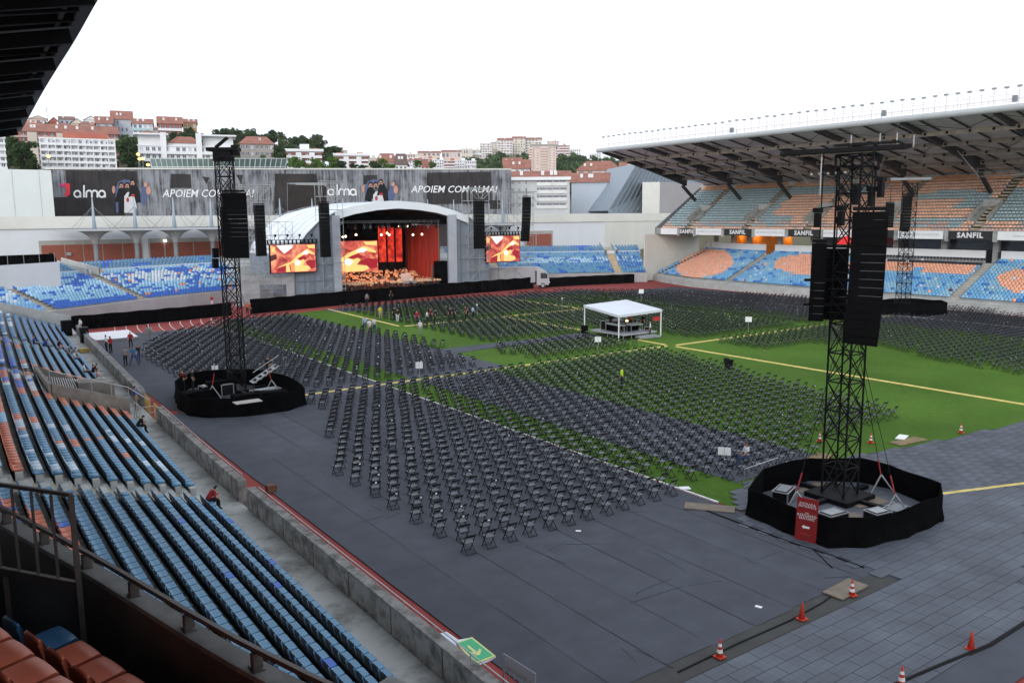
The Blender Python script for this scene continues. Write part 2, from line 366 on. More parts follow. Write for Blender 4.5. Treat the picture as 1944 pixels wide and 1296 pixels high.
# ---- grey plastic floor panels (right foreground)
PX, PY = 1.0, 0.5
def panel_ok(x, y):
    if y < 10.95 or y > 26.2: return False
    if x < 27.3: return y < 14.9
    if x < 29.0: return y < 22.6
    top = pw([29,31.5,33,36,38,40,43,47,52,56,70], [23.6,25.2,25.6,26.0,25.3,24.8,24.2,23.6,23.1,22.7,22.0], x)
    return y < top
pts = []
for i in range(0, 54):
    for j in range(0, 38):
        x = 12.6 + PX*(i + (.5 if j % 2 else 0)); y = 10.85 + PY*j
        if panel_ok(x+.5, y+.25) and x < 62: pts.append((x+PX/2, y+PY/2))
def panel_mat():
    m = bpy.data.materials.new('ribbed floor panel'); m.use_nodes = True; n = m.node_tree; p = n.nodes['Principled BSDF']
    p.inputs['Roughness'].default_value = .62; p.inputs['Specular IOR Level'].default_value = .3
    tc = n.nodes.new('ShaderNodeTexCoord'); bk = n.nodes.new('ShaderNodeTexBrick'); bk.offset = 0
    bk.inputs['Scale'].default_value = 1.0; bk.inputs['Mortar Size'].default_value = .011; bk.inputs['Brick Width'].default_value = .25; bk.inputs['Row Height'].default_value = .25
    bk.inputs['Color1'].default_value = (1.05,1.05,1.05,1); bk.inputs['Color2'].default_value = (.93,.93,.93,1); bk.inputs['Mortar'].default_value = (.74,.74,.76,1)
    mp = n.nodes.new('ShaderNodeMapping'); mp.inputs['Location'].default_value = (.5,.25,0)
    n.links.new(tc.outputs['Object'], mp.inputs['Vector']); n.links.new(mp.outputs[0], bk.inputs['Vector'])
    oi = n.nodes.new('ShaderNodeObjectInfo'); at = n.nodes.new('ShaderNodeAttribute'); at.attribute_name = 'col'
    ns = n.nodes.new('ShaderNodeTexNoise'); ns.inputs['Scale'].default_value = .5; ge = n.nodes.new('ShaderNodeNewGeometry'); n.links.new(ge.outputs['Position'], ns.inputs['Vector']); ns.inputs['Detail'].default_value = 5
    mr = n.nodes.new('ShaderNodeMapRange'); mr.inputs[1].default_value = .3; mr.inputs[2].default_value = .7; mr.inputs[3].default_value = .78; mr.inputs[4].default_value = 1.2
    n.links.new(ns.outputs['Fac'], mr.inputs[0])
    m2 = n.nodes.new('ShaderNodeMapRange'); m2.inputs[3].default_value = .92; m2.inputs[4].default_value = 1.08; n.links.new(oi.outputs['Random'], m2.inputs[0])
    mu = n.nodes.new('ShaderNodeMath'); mu.operation = 'MULTIPLY'; n.links.new(mr.outputs[0], mu.inputs[0]); n.links.new(m2.outputs[0], mu.inputs[1])
    v1 = n.nodes.new('ShaderNodeVectorMath'); v1.operation = 'MULTIPLY'; n.links.new(bk.outputs['Color'], v1.inputs[0]); n.links.new(at.outputs['Color'], v1.inputs[1])
    v2 = n.nodes.new('ShaderNodeVectorMath'); v2.operation = 'SCALE'; n.links.new(v1.outputs[0], v2.inputs[0]); n.links.new(mu.outputs[0], v2.inputs['Scale'])
    n.links.new(v2.outputs[0], p.inputs['Base Color']); return m
M_PANEL = panel_mat()
b = MB(); b.sheet([(12.6,10.8),(62,10.8),(62,22),(48,23.4),(36,25.6),(31,24.6),(29,23),(27.4,22.2),(27.4,14.8),(12,14.8)], -.004)
pfloor = struct(b.build('panel_floor', mat('under panels', (.045,.05,.062), .9, .1, 2)))
def panel_mb(col=None):
    q = MB(); e = .006; a, c = PX/2-.003, PY/2-.003
    q.add([(-a,-c,0),(a,-c,0),(a,c,0),(-a,c,0),(-a+e,-c+e,.035),(a-e,-c+e,.035),(a-e,c-e,.035),(-a+e,c-e,.035)], [(4,5,6,7),(0,1,5,4),(1,2,6,5),(2,3,7,6),(3,0,4,7)], 0, col)
    return q
def seen_px(p):
    v = Vector(p)-EYE; d = v.dot(_fw)
    if d <= .2: return None
    return (PW/2+FOC*v.dot(_r)/d, PH/2-FOC*v.dot(_u)/d, d)
vis = []; rest = []
for x, y in pts:
    s = seen_px((x,y,.03)); ok = s and -10 < s[0] < 1954 and s[1] < 1300
    (vis if ok else rest).append((s[2] if s else 99, x, y))
vis.sort(); BASEP = (.091,.101,.124)
pm = panel_mb(BASEP).mesh('floor_panel', M_PANEL)
for d, x, y in vis[:300]: link_mesh('floor_panel', pm, pfloor, (x, y, .0 + rng.uniform(0,.004)), rng.choice([0, math.pi]))
pl = [(x, y, rng.uniform(0,.004), rng.choice([0, math.pi])) for d, x, y in vis[300:]+rest]
V, F, C = scatter(panel_mb(), pl, [tuple(c*k_ for c in BASEP) if (k_ := rng.uniform(.92,1.08)) else BASEP for _ in pl])
quadmesh('floor_panel_mass', V, F, C, M_PANEL, pfloor)
# bare boards where the turf meets the panels
for (x0,x1,y0,y1,rz,lab) in ((37.6,39.4,25.2,26.1,.2,'brown board'),(44.2,46.6,24.2,25.0,-.1,'brown board')):
    b = MB(); b.obox(((x0+x1)/2,(y0+y1)/2,.03),(x1-x0,y1-y0,.04),rz)
    tag(b.build('ground_board', mat('muddy board',(.2,.15,.08),.9,.3,2)), 'brown muddy board at the turf edge '+('behind the near speaker tower' if x0<40 else 'beside the far red cone'), 'board')
for (px,py,L,w,rz,lab) in ((1347,965,2.2,.8,-.9,'pale wooden board at the near end of the white kerb'),(1605,1120,1.7,.75,.05,'pale wooden board under the traffic cone at the carpet edge'),(1300,928,.5,.35,-.5,'small cream plate on the white kerb end beside the grass'),(1712,831,1.1,.5,.3,'white flat panel lying at the turf edge behind the tower')):
    p = gp(px,py); b = MB(); b.obox((p.x,p.y,.05),(L,w,.05),rz); tag(b.build('loose_board', M_PLY if L<2.3 and L>1.5 else M_WHITE), lab, 'board')

# ---- yellow cable ramps
def ramp(a, c, lab, w=.26):
    m = MB(); a = Vector(a); c = Vector(c); d = (c-a); L = d.length; d.normalize(); n = Vector((-d.y, d.x)); k = int(L/.92)
    for i in range(k):
        s = a + d*(L*i/k+.015); e = a + d*(L*(i+1)/k-.015); j = rng.uniform(-.02,.02)
        P = []
        for q in (s, e):
            for o, z in ((-w/2-.07,.0),(-w/2+.04,.055),(w/2-.04,.055),(w/2+.07,.0)): P.append((q.x+n.x*(o+j), q.y+n.y*(o+j), z))
        m.add(P, [(0,1,5,4),(1,2,6,5),(2,3,7,6),(3,2,1,0),(4,5,6,7)], 0)
    return tag(m.build('cable_ramp', M_YEL), lab, 'cable ramp', 'yellow cable ramps crossing the pitch')
ramp((21.0,58.1),(60.2,58.1),'yellow cable ramp from the left speaker tower to the middle of the pitch')
ramp((61.3,57.9),(104,58.2),'yellow cable ramp from the middle of the pitch to the far tower')
ramp((60.7,57.2),(60.7,20.5),'yellow cable ramp running towards the near end across empty grass')
ramp((60.7,58.6),(60.9,62.8),'short yellow cable ramp between the mixing tent and the crossing')
ramp((61.2,71.7),(61.4,89),'yellow cable ramp behind the mixing tent towards the stage')
ramp((46.6,88.3),(75.5,89.2),'yellow cable ramp across the pitch behind the standing group')
ramp((46.2,88.8),(46.9,112),'yellow cable ramp leading to the left side of the stage')
ramp((75.5,89.4),(75.9,111),'yellow cable ramp leading to the right side of the stage')
p, q = gp(1787,938), gp(1990,912); ramp((p.x,p.y),(q.x,q.y),'yellow cable ramp over the grey panels beside the near fenced tower')

# ================================================================== FOLDING CHAIRS
def chair_parts():
    K = (.018,.018,.021); S = (.085,.092,.107); B = (.016,.016,.019)
    f = MB()
    for sx in (-.21, .21):
        f.bar((sx,-.24,.80),(sx,.20,.0),.028,.028,col=K); f.bar((sx*.93,.16,.45),(sx*.93,-.27,.0),.028,.028,col=K)
    f.bar((-.2,-.262,.03),(.2,-.262,.03),.022,.022,col=K); f.bar((-.21,.185,.05),(.21,.185,.05),.022,.022,col=K)
    s = MB(); s.box(-.195,.195,-.17,.21,.435,.462,0,S)
    k = MB(); P = []
    for j, (z, y) in enumerate(((.69,-.195),(.745,-.22),(.805,-.247))):
        for x in (-.215,-.12,.12,.215): P.append((x, y-(.03 if abs(x)<.2 else 0), z))
    P += [(x, y+.022, z) for x, y, z in P]
    F = [(4*j+i,4*j+i+1,4*j+i+5,4*j+i+4) for j in range(2) for i in range(3)]
    F += [tuple(12+q for q in reversed(f_)) for f_ in F]
    F += [(8+i,9+i,21+i,20+i) for i in range(3)] + [(0,4,16,12),(4,8,20,16),(3,15,19,7),(7,19,23,11)]
    k.add(P, F, 0, B)
    return f, s, k
fM, sM, kM = chair_parts()
allc = MB()
for m_ in (fM, sM, kM): allc.add(m_.v, m_.f, 0); 
allc.c = fM.c + sM.c + kM.c
spots = []
DX, DY, X0, Y0 = 1.025, 1.03, 16.34, 26.2
r = random.Random(9)
for j in range(-4, 90):
    y = Y0 + DY*j
    for i in range(-2, 96):
        x = X0 + DX*i + (.51 if j % 2 else 0)
        ok = False
        if x < 28.3 and y < 57:
            lim = 16.2 if y < 40 else pw([40,44,47,52,57],[16.9,18.2,19.2,21.0,21.4],y)
            ok = y > 25.9 and x >= lim and y < 56.8
        elif x < 28.3:
            lim = pw([59,66,67.5,83,90,97,104],[22.6,22.2,15.9,16.0,17.5,22.0,29],y)
            ok = 59.6 < y < 103 and x >= lim
        elif x < 39.2:
            ok = (25.6 + max(0,(31.5-x))*1.2 < y < 56.9 and y < 57) or (59.4 < y < 106)
            if x < 31.4 and y < 27: ok = False
        elif y < 57:
            ok = (27.4 < y < 56.8 and x < pw([27,57],[50.6,57.0],y)) or (x > pw([24,29.4,36,46,49,55.3,57],[71,71.5,72.5,76.5,73.5,68,66.5],y) and x < 111 and y > 24) or (x>66 and 50<y<57)
        elif y < 67.6: ok = y > 59.4 and ((44.5 < x < 58.5) or 66.5 < x < 110) and not (43<x<47 and r.random()<.3)
        elif y < 71: ok = (66.5 < x < 110)
        elif y < 87.6: ok = (39.2 <= x < 42-(y-71)*.05) or (47.4 < x < 60.6) or (62.2 < x < 110 - max(0,y-78)*.2)
        elif y < 90: ok = 77 < x < 106
        elif y < 111.5:
            ok = (48 < x < 74.5) or (77 < x < 104-max(0,y-96)*1.0)
        # keep clear of the tent, towers and walkways
        if 57.5 < x < 66.5 and 61 < y < 71.5: ok = False
        if 99.5 < x < 110 and 52 < y < 64: ok = False
        if 84.0 < x < 86.0 and y > 57: ok = False
        if ok and r.random() > .012: spots.append((x + r.uniform(-.05,.05), y + r.uniform(-.06,.06), 0 if x > 28.6 else .012, r.gauss(0,.085), i, j))
near = sorted(spots, key=lambda s: s[0]**2+s[1]**2)
NEAR = near[:300]; FAR = near[300:]
cf, cs, ck = [m_.mesh(n_, M_CHAIR) for m_, n_ in ((fM,'frame'),(sM,'seat'),(kM,'backrest'))]
rows = {}
for s in NEAR:
    blk = 'carpet' if s[0] < 28.5 else 'grass strip' if s[0] < 31.5 else 'second carpet' if s[0] < 39 else 'turf'
    rows.setdefault((blk, s[5]), []).append(s)
blkrows = {}
for (blk, j) in rows: blkrows.setdefault(blk, []).append(j)
proto = None
for (blk, j), L in rows.items():
    L.sort(); kth = sorted(blkrows[blk]).index(j)+1
    for i, s in enumerate(L):
        where = {'carpet':'of carpet block','grass strip':'of grass strip','second carpet':'of inner carpet','turf':'of turf block'}[blk]
        lab = f'black folding chair, {ordinal(i+1)} from left in {ordinal(kth)} row from near end {where}'
        e = root('folding_chair', (s[0], s[1], s[2]), lab, 'folding chair', 'black folding chairs set out in rows', s[3])
        link_mesh('frame', cf, e); link_mesh('seat', cs, e); link_mesh('backrest', ck, e)
V, F, C = scatter(allc, [(s[0],s[1],s[2],s[3]) for s in FAR], [(0,0,0)]*len(FAR))
o = quadmesh('folding_chair_mass', V, F, C, M_CHAIR); tag(o, 'rows upon rows of black folding chairs filling the pitch beyond the nearest ones', 'folding chairs')
# little white row cards on some seat backs
cd_ = MB(); 
for s in near[::1]:
    if r.random() < (.04 if s[1] < 60 else .10) or (s[0] < 18.2 and s[1] < 50 and r.random() < .5): cd_.obox((s[0]+r.uniform(-.1,.1), s[1]-.285, s[2]+.75), (.10,.012,.06), 0)
o = cd_.build('seat_card', M_WHITE); o['kind'] = 'stuff'; tag(o, 'small white cards stuck to the backs of some folding chairs', 'cards')
# ================================================================== STANDS
class Line:
    """a plan polyline with outward normals (to the left of travel or right), sampled by length"""
    def __init__(s, pts, side=1, step=1.0):
        P = [Vector(p) for p in pts]; D = [0]
        for a, c in zip(P[:-1], P[1:]): D.append(D[-1]+(c-a).length)
        s.L = D[-1]; n = max(2, int(s.L/step)); t = np.linspace(0, s.L, n+1)
        x = np.interp(t, D, [p.x for p in P]); y = np.interp(t, D, [p.y for p in P])
        k = 7; ker = np.ones(k)/k; xp = np.pad(x, k//2, mode='reflect', reflect_type='odd'); yp = np.pad(y, k//2, mode='reflect', reflect_type='odd')
        x = np.convolve(xp, ker, 'valid'); y = np.convolve(yp, ker, 'valid')
        dx = np.gradient(x); dy = np.gradient(y); l = np.hypot(dx, dy); nx, ny = -dy/l*side, dx/l*side
        s.t, s.x, s.y, s.nx, s.ny = t, x, y, nx, ny
    def at(s, t, d=0.0):
        x = np.interp(t, s.t, s.x); y = np.interp(t, s.t, s.y); nx = np.interp(t, s.t, s.nx); ny = np.interp(t, s.t, s.ny)
        return float(x+nx*d), float(y+ny*d)
    def normal(s, t):
        return float(np.interp(t, s.t, s.nx)), float(np.interp(t, s.t, s.ny))
    def strip(s, m, d0, z0, d1, z1, ta=None, tb=None, mi=0, col=None, step=1):
        ta = 0 if ta is None else ta; tb = s.L if tb is None else tb
        ts = [ta] + [t for t in s.t[::step] if ta+.2 < t < tb-.2] + [tb]
        P = []
        for t in ts: a = s.at(t, d0); c = s.at(t, d1); P += [(*a, z0), (*c, z1)]
        m.add(P, [(2*i,2*i+2,2*i+3,2*i+1) for i in range(len(ts)-1)], mi, col)
def terrace(line, d0, z0, dep, rise, n, ta=None, tb=None, mi=0, m=None):
    m = m or MB()
    for k in range(n):
        a = d0+dep*k; z = z0+rise*k
        line.strip(m, a, z-rise-.002, a, z, ta, tb, mi); line.strip(m, a, z, a+dep+.001, z, ta, tb, mi)
    return m
def wall_strip(m, line, d, w, z0, z1, ta, tb, mi=0):
    line.strip(m, d, z0, d, z1, ta, tb, mi); line.strip(m, d+w, z1, d+w, z0, ta, tb, mi); line.strip(m, d, z1, d+w, z1, ta, tb, mi)
    for t in (ta, tb):
        a = line.at(t, d); c = line.at(t, d+w); m.add([(*a,z0),(*c,z0),(*c,z1),(*a,z1)], [(0,1,2,3)], mi)
def seat_mb(w=.45, simple=True):
    m = MB(); h = w/2
    if simple:   # faces -y (towards the pitch), back at +y
        m.box(-h,h,-.16,.2,.36,.42); m.c[-2:] = [None,None]; m.add([(-h,.19,.38),(h,.19,.38),(h,.24,.72),(-h,.24,.72),(-h,.23,.38),(h,.23,.38),(h,.27,.72),(-h,.27,.72)], [(0,1,2,3),(7,6,5,4),(3,2,6,7),(0,3,7,4),(1,5,6,2)]); m.c[-4] = BACK_SHADE
    else:
        # front lip, dished pan, curved back, rolled top, rear face: width and edge roll vary along the profile
        prof = [(-.225,.345,.80),(-.235,.385,.86),(-.205,.418,.95),(-.10,.408,1.0),(.03,.396,1.0),(.13,.402,.97),(.185,.44,.93),(.215,.53,.97),(.238,.63,.98),(.252,.705,.88),(.268,.738,.72),(.285,.715,.80),(.272,.60,.95),(.245,.45,.92),(.19,.37,.9),(.02,.352,.95)]
        us = [-1,-.88,-.45,.45,.88,1]; k = len(prof); P = []
        for u in us:
            e_ = max(0,abs(u)-.5)/.5
            for j, (y, z, w_) in enumerate(prof): P.append((u*h*w_, y-(.02*e_*e_ if 6<=j<=10 else 0), z-(.016*e_*e_ if 1<=j<=5 else 0)+(.006*e_ if j in (3,4) else 0)-(.03*e_*e_ if j in (9,10,11) else 0)))
        n_ = len(us); F = [(i*k+j, (i+1)*k+j, (i+1)*k+(j+1)%k, i*k+(j+1)%k) for i in range(n_-1) for j in range(k)]
        m.add(P, F); m.add([P[j] for j in range(k)], [tuple(range(k))]); m.add([P[(n_-1)*k+j] for j in range(k)], [tuple(reversed(range(k)))])
    return m
BACK_SHADE = (.010,.013,.022)  # roof shade on the seat backs, painted into their rear faces
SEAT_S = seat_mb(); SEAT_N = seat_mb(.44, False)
BLUE = (.095,.25,.40); BLUE2 = (.03,.13,.52); LBLUE = (.26,.48,.66); OR = (.58,.17,.085); ORL = (.66,.25,.13); SW = (.55,.62,.68); TEAL = (.12,.22,.28); BLK = (.02,.022,.028)
def hsh(*a): return (math.sin(sum(v*w for v, w in zip(a, (12.9898, 78.233, 37.719))))*43758.5453) % 1.0
def vnoise(x, y):
    xi, yi = math.floor(x), math.floor(y); fx, fy = x-xi, y-yi; fx = fx*fx*(3-2*fx); fy = fy*fy*(3-2*fy)
    return lerp(lerp(hsh(xi,yi),hsh(xi+1,yi),fx), lerp(hsh(xi,yi+1),hsh(xi+1,yi+1),fx), fy)
def jit(c, v=.12):
    k = rng.uniform(1-v, 1+v); return tuple(min(1, q*k) for q in c)

# ---------------------------------------------------------------- the near stand (lower tier, left)
XW = ([-10,40,58,92,106,116],[10.7,10.72,11.2,12.7,13.45,14.0])
near_line = Line([(pw(*XW,y), y) for y in (2,20,40,50,58,70,80,92,106,110)], side=1)   # travel +Y; left of travel is -X
NS = root('grandstand', (8,50,0), 'lower tier of the near stand with rows of faded blue and orange seats', 'grandstand')
ND0, NZ0, NDEP, NRI, NN = 1.15, .42, .69, .265, 17
tY = lambda y: float(np.interp(y, near_line.y, near_line.t))
VA, VB = 57.6, 65.6           # the tunnel opening in the stand
m = MB(); near_line.strip(m, .0, .3, ND0, .3); 
terrace(near_line, ND0, NZ0, NDEP, NRI, 6, tY(2), tY(VA), m=m); terrace(near_line, ND0, NZ0, NDEP, NRI, 6, tY(VB), None, m=m)
terrace(near_line, ND0+NDEP*6, NZ0+NRI*6, NDEP, NRI, NN-6, m=m)
m.build('terrace', M_CONC, NS)
# aisle steps (half height) at the two aisles
m = MB()
for ya, sl in ((37.9,.33),(66.9,.2),(85.6,.2)):
    for k in range(NN):
        d = ND0+NDEP*k; 
        for h in (0, .5):
            x, y = near_line.at(tY(ya)-(d)*sl, d-.34+h*.69 if h else d-.34); 
            m.box(x-.17, x+.17, y-.62, y+.62, NZ0+NRI*k-NRI, NZ0+NRI*k-NRI*.5+ (0 if not h else -.001))
            break
m.build('aisle_step', M_CONC2, NS)
m = MB()
for ya, sl in ((37.9,.33),(66.9,.2),(85.6,.2)):
    for k in range(NN):
        d = ND0+NDEP*k; x, y = near_line.at(tY(ya)-d*sl, d+.04); m.box(x-.03,x+.03,y-.3,y+.3,NZ0+NRI*k+.003,NZ0+NRI*k+.006)
m.build('step_nosing', mat('worn yellow paint',(.42,.34,.18),.8,.3,4), NS)
# seats
near_seats = []
for k in range(NN):
    d = ND0+NDEP*k+.42; z = NZ0+NRI*k; t = tY(9); 
    while t < near_line.L-.6:
        x, y = near_line.at(t, d); nx, ny = near_line.normal(t); rz = math.atan2(ny, nx) - math.pi/2
        dd = d-.42+ND0; gap = False
        for ya, sl, hw in ((37.9,.33,1.15),(66.9,.2,.95),(85.6,.2,.9)):
            if abs(t-(tY(ya)-d*sl)) < hw: gap = True
        if k < 6 and VA-.6 < y < VB+.4: gap = True
        if not gap:
            c = jit(BLUE,.1)
            if y < 36.5:
                if k in (9,10,11,12) and 24.0 < y-(k-10)*1.0 < 30.6: c = jit(OR) if hsh(k,round(t*2)) > .2 or k > 9 else BLUE2
                if hsh(k,round(t*2)) < .02: c = BLUE2
            elif y < 57.6:
                if k < 9 and y > 54.3-(k%3)*.35+.2*k: c = jit(OR)
                if k >= 3 and 41.5 < y-(k*.2) < 47 and vnoise(y*.6+k*.8, k*.4) > .58: c = jit(OR)
                if k >= 1 and 40 < y+.35*k < 50 and vnoise(y*.9+3, k*.7) > .66: c = jit((.5,.6,.7))
                if k > 9: c = jit(OR) if vnoise(y*.3, k) > .4 else jit(LBLUE)
            elif y < 85:
                if VB < y < VB+2.6+.3*k and k < 9: c = jit(OR)
                if k >= 6 and y < 69: c = jit(SW) if vnoise(y,k) > .3 else jit(BLUE2)
                if k >= 7 and vnoise(y*.4,k*.5) > .62: c = jit(OR)
                if k >= 8 and vnoise(y*.5+9,k) > .6: c = jit(BLUE2)
            else:
                c = jit((.07,.19,.36)); 
                if k > 6 and vnoise(y*.6,k*.6) > .6: c = jit(SW)
            near_seats.append((x, y, z, rz, c))
        t += .5
def view_d(s):
    p = seen_px((s[0],s[1],s[2]+.4)); return p and (p[2] if (0 < p[0] < 1944 and 560 < p[1] < 1296) else None)
# seats hidden behind the balcony wall are not picked out
def behind_balcony(px, py): return py > pw([0,165,600,760],[985,1075,1320,1400],px)
ranked = []
for i, s in enumerate(near_seats):
    p = seen_px((s[0],s[1],s[2]+.45)); ok = p and 0 < p[0] < 1944 and p[1] < 1296 and not behind_balcony(p[0],p[1])
    ranked.append((p[2] if ok else 999, i))
ranked.sort(); chosen = set(i for d, i in ranked[:300])
smesh = {}
for i in chosen:
    s = near_seats[i]; key = tuple(round(q*14)/14 for q in s[4])
    if key not in smesh:
        q = seat_mb(.46, False); q.v = [(x_, y_*(.72 if y_ < 0 else 1), z_) for x_, y_, z_ in q.v]; q.c = [s[4] if not (f_ < 80 and f_ % 16 in (10,11,12,13,14)) else BACK_SHADE for f_ in range(len(q.f))]; smesh[key] = q.mesh('seat', M_SEAT, smooth=False)
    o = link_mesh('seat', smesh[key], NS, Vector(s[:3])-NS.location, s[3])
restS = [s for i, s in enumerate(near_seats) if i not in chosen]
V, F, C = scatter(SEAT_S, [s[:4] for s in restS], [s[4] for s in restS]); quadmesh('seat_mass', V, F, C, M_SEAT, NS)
# seat rail strip: the shade between rows is put into its dark colour
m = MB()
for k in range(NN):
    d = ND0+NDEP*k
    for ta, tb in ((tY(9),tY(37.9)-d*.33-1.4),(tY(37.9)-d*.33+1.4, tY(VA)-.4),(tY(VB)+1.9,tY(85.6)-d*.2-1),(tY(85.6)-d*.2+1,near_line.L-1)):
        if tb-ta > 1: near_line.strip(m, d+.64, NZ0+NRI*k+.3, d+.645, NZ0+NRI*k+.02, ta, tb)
m.build('seat_rail_shade', mat('seat rail shadow steel',(.03,.032,.036),.8,.1,2), NS)
m = MB()
for k in range(NN):
    d = ND0+NDEP*k
    for ta, tb in ((tY(9),tY(37.9)-(d+.42)*.33-1.0),(tY(37.9)-(d+.42)*.33+1.0, tY(VA)-.3),(tY(VB)+1.9,tY(85.6)-d*.2-.9),(tY(85.6)-d*.2+.9,near_line.L-1)):
        if tb-ta > 1: wall_strip(m, near_line, d+.30, .26, NZ0+NRI*k-.01, NZ0+NRI*k+.33, ta, tb)
m.build('row_plinth', M_CONC2, NS)
# end wall of the stand (pale, sloping up to the left) and the tunnel
m = MB(); a = near_line.at(near_line.L, 0); c = near_line.at(near_line.L, 13)
m.add([(a[0],a[1],0),(c[0],c[1]-.5,0),(c[0],c[1]-.5,5.6),(a[0],a[1],1.7),(a[0],a[1]+.25,0),(c[0],c[1]-.25,0),(c[0],c[1]-.25,5.6),(a[0],a[1]+.25,1.7)],[(0,1,2,3),(7,6,5,4),(3,2,6,7),(0,3,7,4)])
m.build('end_wall', M_CONC2, NS)
m = MB(); xw = near_line.at(tY(60))[0]
def slab(x0, x1, y0, y1, za, zb, z0=-.1):   # top slopes from za at x0 to zb at x1
    m.add([(x0,y0,z0),(x1,y0,z0),(x1,y1,z0),(x0,y1,z0),(x0,y0,za),(x1,y0,zb),(x1,y1,zb),(x0,y1,za)],[(3,2,1,0),(4,5,6,7),(0,1,5,4),(1,2,6,5),(2,3,7,6),(3,0,4,7)])
slab(xw-5.6, xw-1.2, VA-.15, VA+.1, 3.0, 1.45); slab(xw-3.3, xw-1.0, VB-1.9, VB-.1, 1.75, 1.55); slab(xw-5.6, xw-3.3, VB-.35, VB-.1, 3.0, 1.8)
slab(xw-5.75, xw-5.55, VA-.15, VB-.1, 3.0, 3.0)
m.build('tunnel_wall', mat('stained tunnel concrete',(.22,.2,.18),.9,.3,1.2,.2), NS)
m = MB()
for k in range(17):     # fan of pale curved rails inside the tunnel mouth
    x0 = xw-5.45+.14*k; yb = VB-.6
    pts_ = [(x0 + .0, yb, 2.3-.03*k), (x0+.03*(k-8)*.5, yb-1.2, 1.8-.03*k), (x0+.05*(k-8)*.5, yb-2.4, 1.0), (x0+.05*(k-8)*.6, yb-3.6, .1)]
    for p_, q_ in zip(pts_[:-1], pts_[1:]): m.bar(p_, q_, .055, .05)
m.build('tunnel_rail', mat('pale rail',(.5,.5,.5),.5,.05,2), NS)
m = MB(); m.box(xw-5.5, xw-3.3, VA+.12, VB-.4, -.08, -.02); m.build('tunnel_floor', M_CONCD, NS)
m = MB()
for (x0,y0,z0,x1,y1,z1) in ((xw-5.6,VA,3.8,xw-4.4,VA,3.35),(xw-4.4,VA,3.35,xw-1.2,VA,2.2),(xw-1.2,VA,2.2,xw-.1,VA-.5,1.3)):
    m.tube((x0,y0,z0),(x1,y1,z1),.03,6)
for x, z in ((xw-5.6,3.8),(xw-4.4,3.35),(xw-3.3,2.95),(xw-2.2,2.55),(xw-1.2,2.2)): m.tube((x,VA,z-.8),(x,VA,z),.025,5)
for y in (57.2,56.4,55.7,55.0): m.tube((xw-1.0,y,.3),(xw-1.0,y,1.3),.025,5)
for z in (.5,.9,1.3): m.tube((xw-1.0,57.2,z),(xw-1.0,55.0,z),.02,5); m.tube((xw-1.0,55.0,z),(xw-.1,55.0,z),.02,5)
m.build('handrail', M_STEEL, NS)

# ---------------------------------------------------------------- pitchside wall with its low rail
def side_wall(y0, y1, lab, zt=1.28):
    w = root('pitchside_wall', (*near_line.at(tY(y0)), 0), lab, 'wall'); m = MB(); wall_strip(m, near_line, -.32, .36, -.1, zt, tY(y0), tY(y1)); m.build('wall_body', M_WCAP, w)
    m = MB(); t = tY(y0)+.3; ps = []
    while t < tY(y1): ps.append((*near_line.at(t,-.24),zt)); t += 1.9
    for p in ps: m.tube(p, (p[0],p[1],p[2]+.2), .018, 5)
    for p, q in zip(ps[:-1], ps[1:]): m.tube((p[0],p[1],zt+.2),(q[0],q[1],zt+.2),.02,5)
    m.build('rail', M_STEEL, w)
    m = MB(); t = tY(y0)+1
    while t < tY(y1)-1:
        x, y = near_line.at(t, .05); m.box(x-.015,x+.015,y-.02,y+.02,.35,zt-.02); t += 3.1
    m.build('joint', M_CONCD, w)
    return w
M_WCAP = mat('stained grey wall', (.27,.265,.255), .9, .4, 1.6, .2, col2=(.10,.095,.09), thresh=(.36,.58))
side_wall(2, 35.4, 'long grey concrete wall between the near blue seats and the carpet')
side_wall(36.6, 54.6, 'stained concrete wall in front of the middle seat block, below the tower')
side_wall(59.8, 104, 'concrete wall along the track at the far seat blocks')
# yellow gates
for (ya, yb, lab) in ((54.7,56.2,'yellow steel gate panel at the wall end near the tunnel'),(57.6,59.5,'yellow tubular gate where a man in blue leans'),):
    g = root('wall_gate', (*near_line.at(tY(ya),-.15), 0), lab, 'gate'); m = MB(); a = near_line.at(tY(ya),-.15); c = near_line.at(tY(yb),-.15)
    for k in range(7): t = k/6; x, y = lerp(a[0],c[0],t), lerp(a[1],c[1],t); m.tube((x,y,.05),(x,y,1.25),.025,5)
    m.build('bar', mat('yellow steel paint',(.5,.34,.1),.5,.1,2), g)
    m = MB()
    for z in (.15,.7,1.25): m.tube((*a,z),(*c,z),.03,5)
    m.build('frame', MATS['yellow steel paint'], g)
# ---------------------------------------------------------------- balcony the camera stands on
BAL = [(-.1,13.6),(.49,11.69),(.74,10.82),(1.12,9.51),(1.39,8.45),(1.65,7.42),(1.9,6.45),(2.16,5.68),(2.7,4.2),(3.3,2.4),(3.9,.6),(4.4,-2),(4.9,-6),(5.1,-12),(5.1,-30)]  # the run behind the camera is unseen, added for the light-blocking rows
bal = Line(list(reversed(BAL)), side=1, step=.25)      # travel away from camera, left = towards the seats
UT = root('upper_tier', (0,6,8), 'dark front balcony of the upper tier with orange seats and handrail', 'grandstand')
ZR, ZC, ZF = 9.5, 9.34, 8.66
TB_ = bal.L
m = MB(); wall_strip(m, bal, -.06, .13, 7.4, ZC-.05, 0, TB_); m.build('parapet', mat('dark brown parapet',(.075,.064,.058),.9,.25,1.5), UT)
m = MB(); wall_strip(m, bal, -.10, .19, ZC-.05, ZC, 0, TB_); m.build('coping', mat('grey coping stone',(.20,.20,.195),.9,.35,2.5,.2,col2=(.11,.11,.105),thresh=(.3,.65)), UT)
tb = lambda y: float(np.interp(y, bal.y, bal.t))
m = MB(); ts = np.linspace(0, TB_, 50)
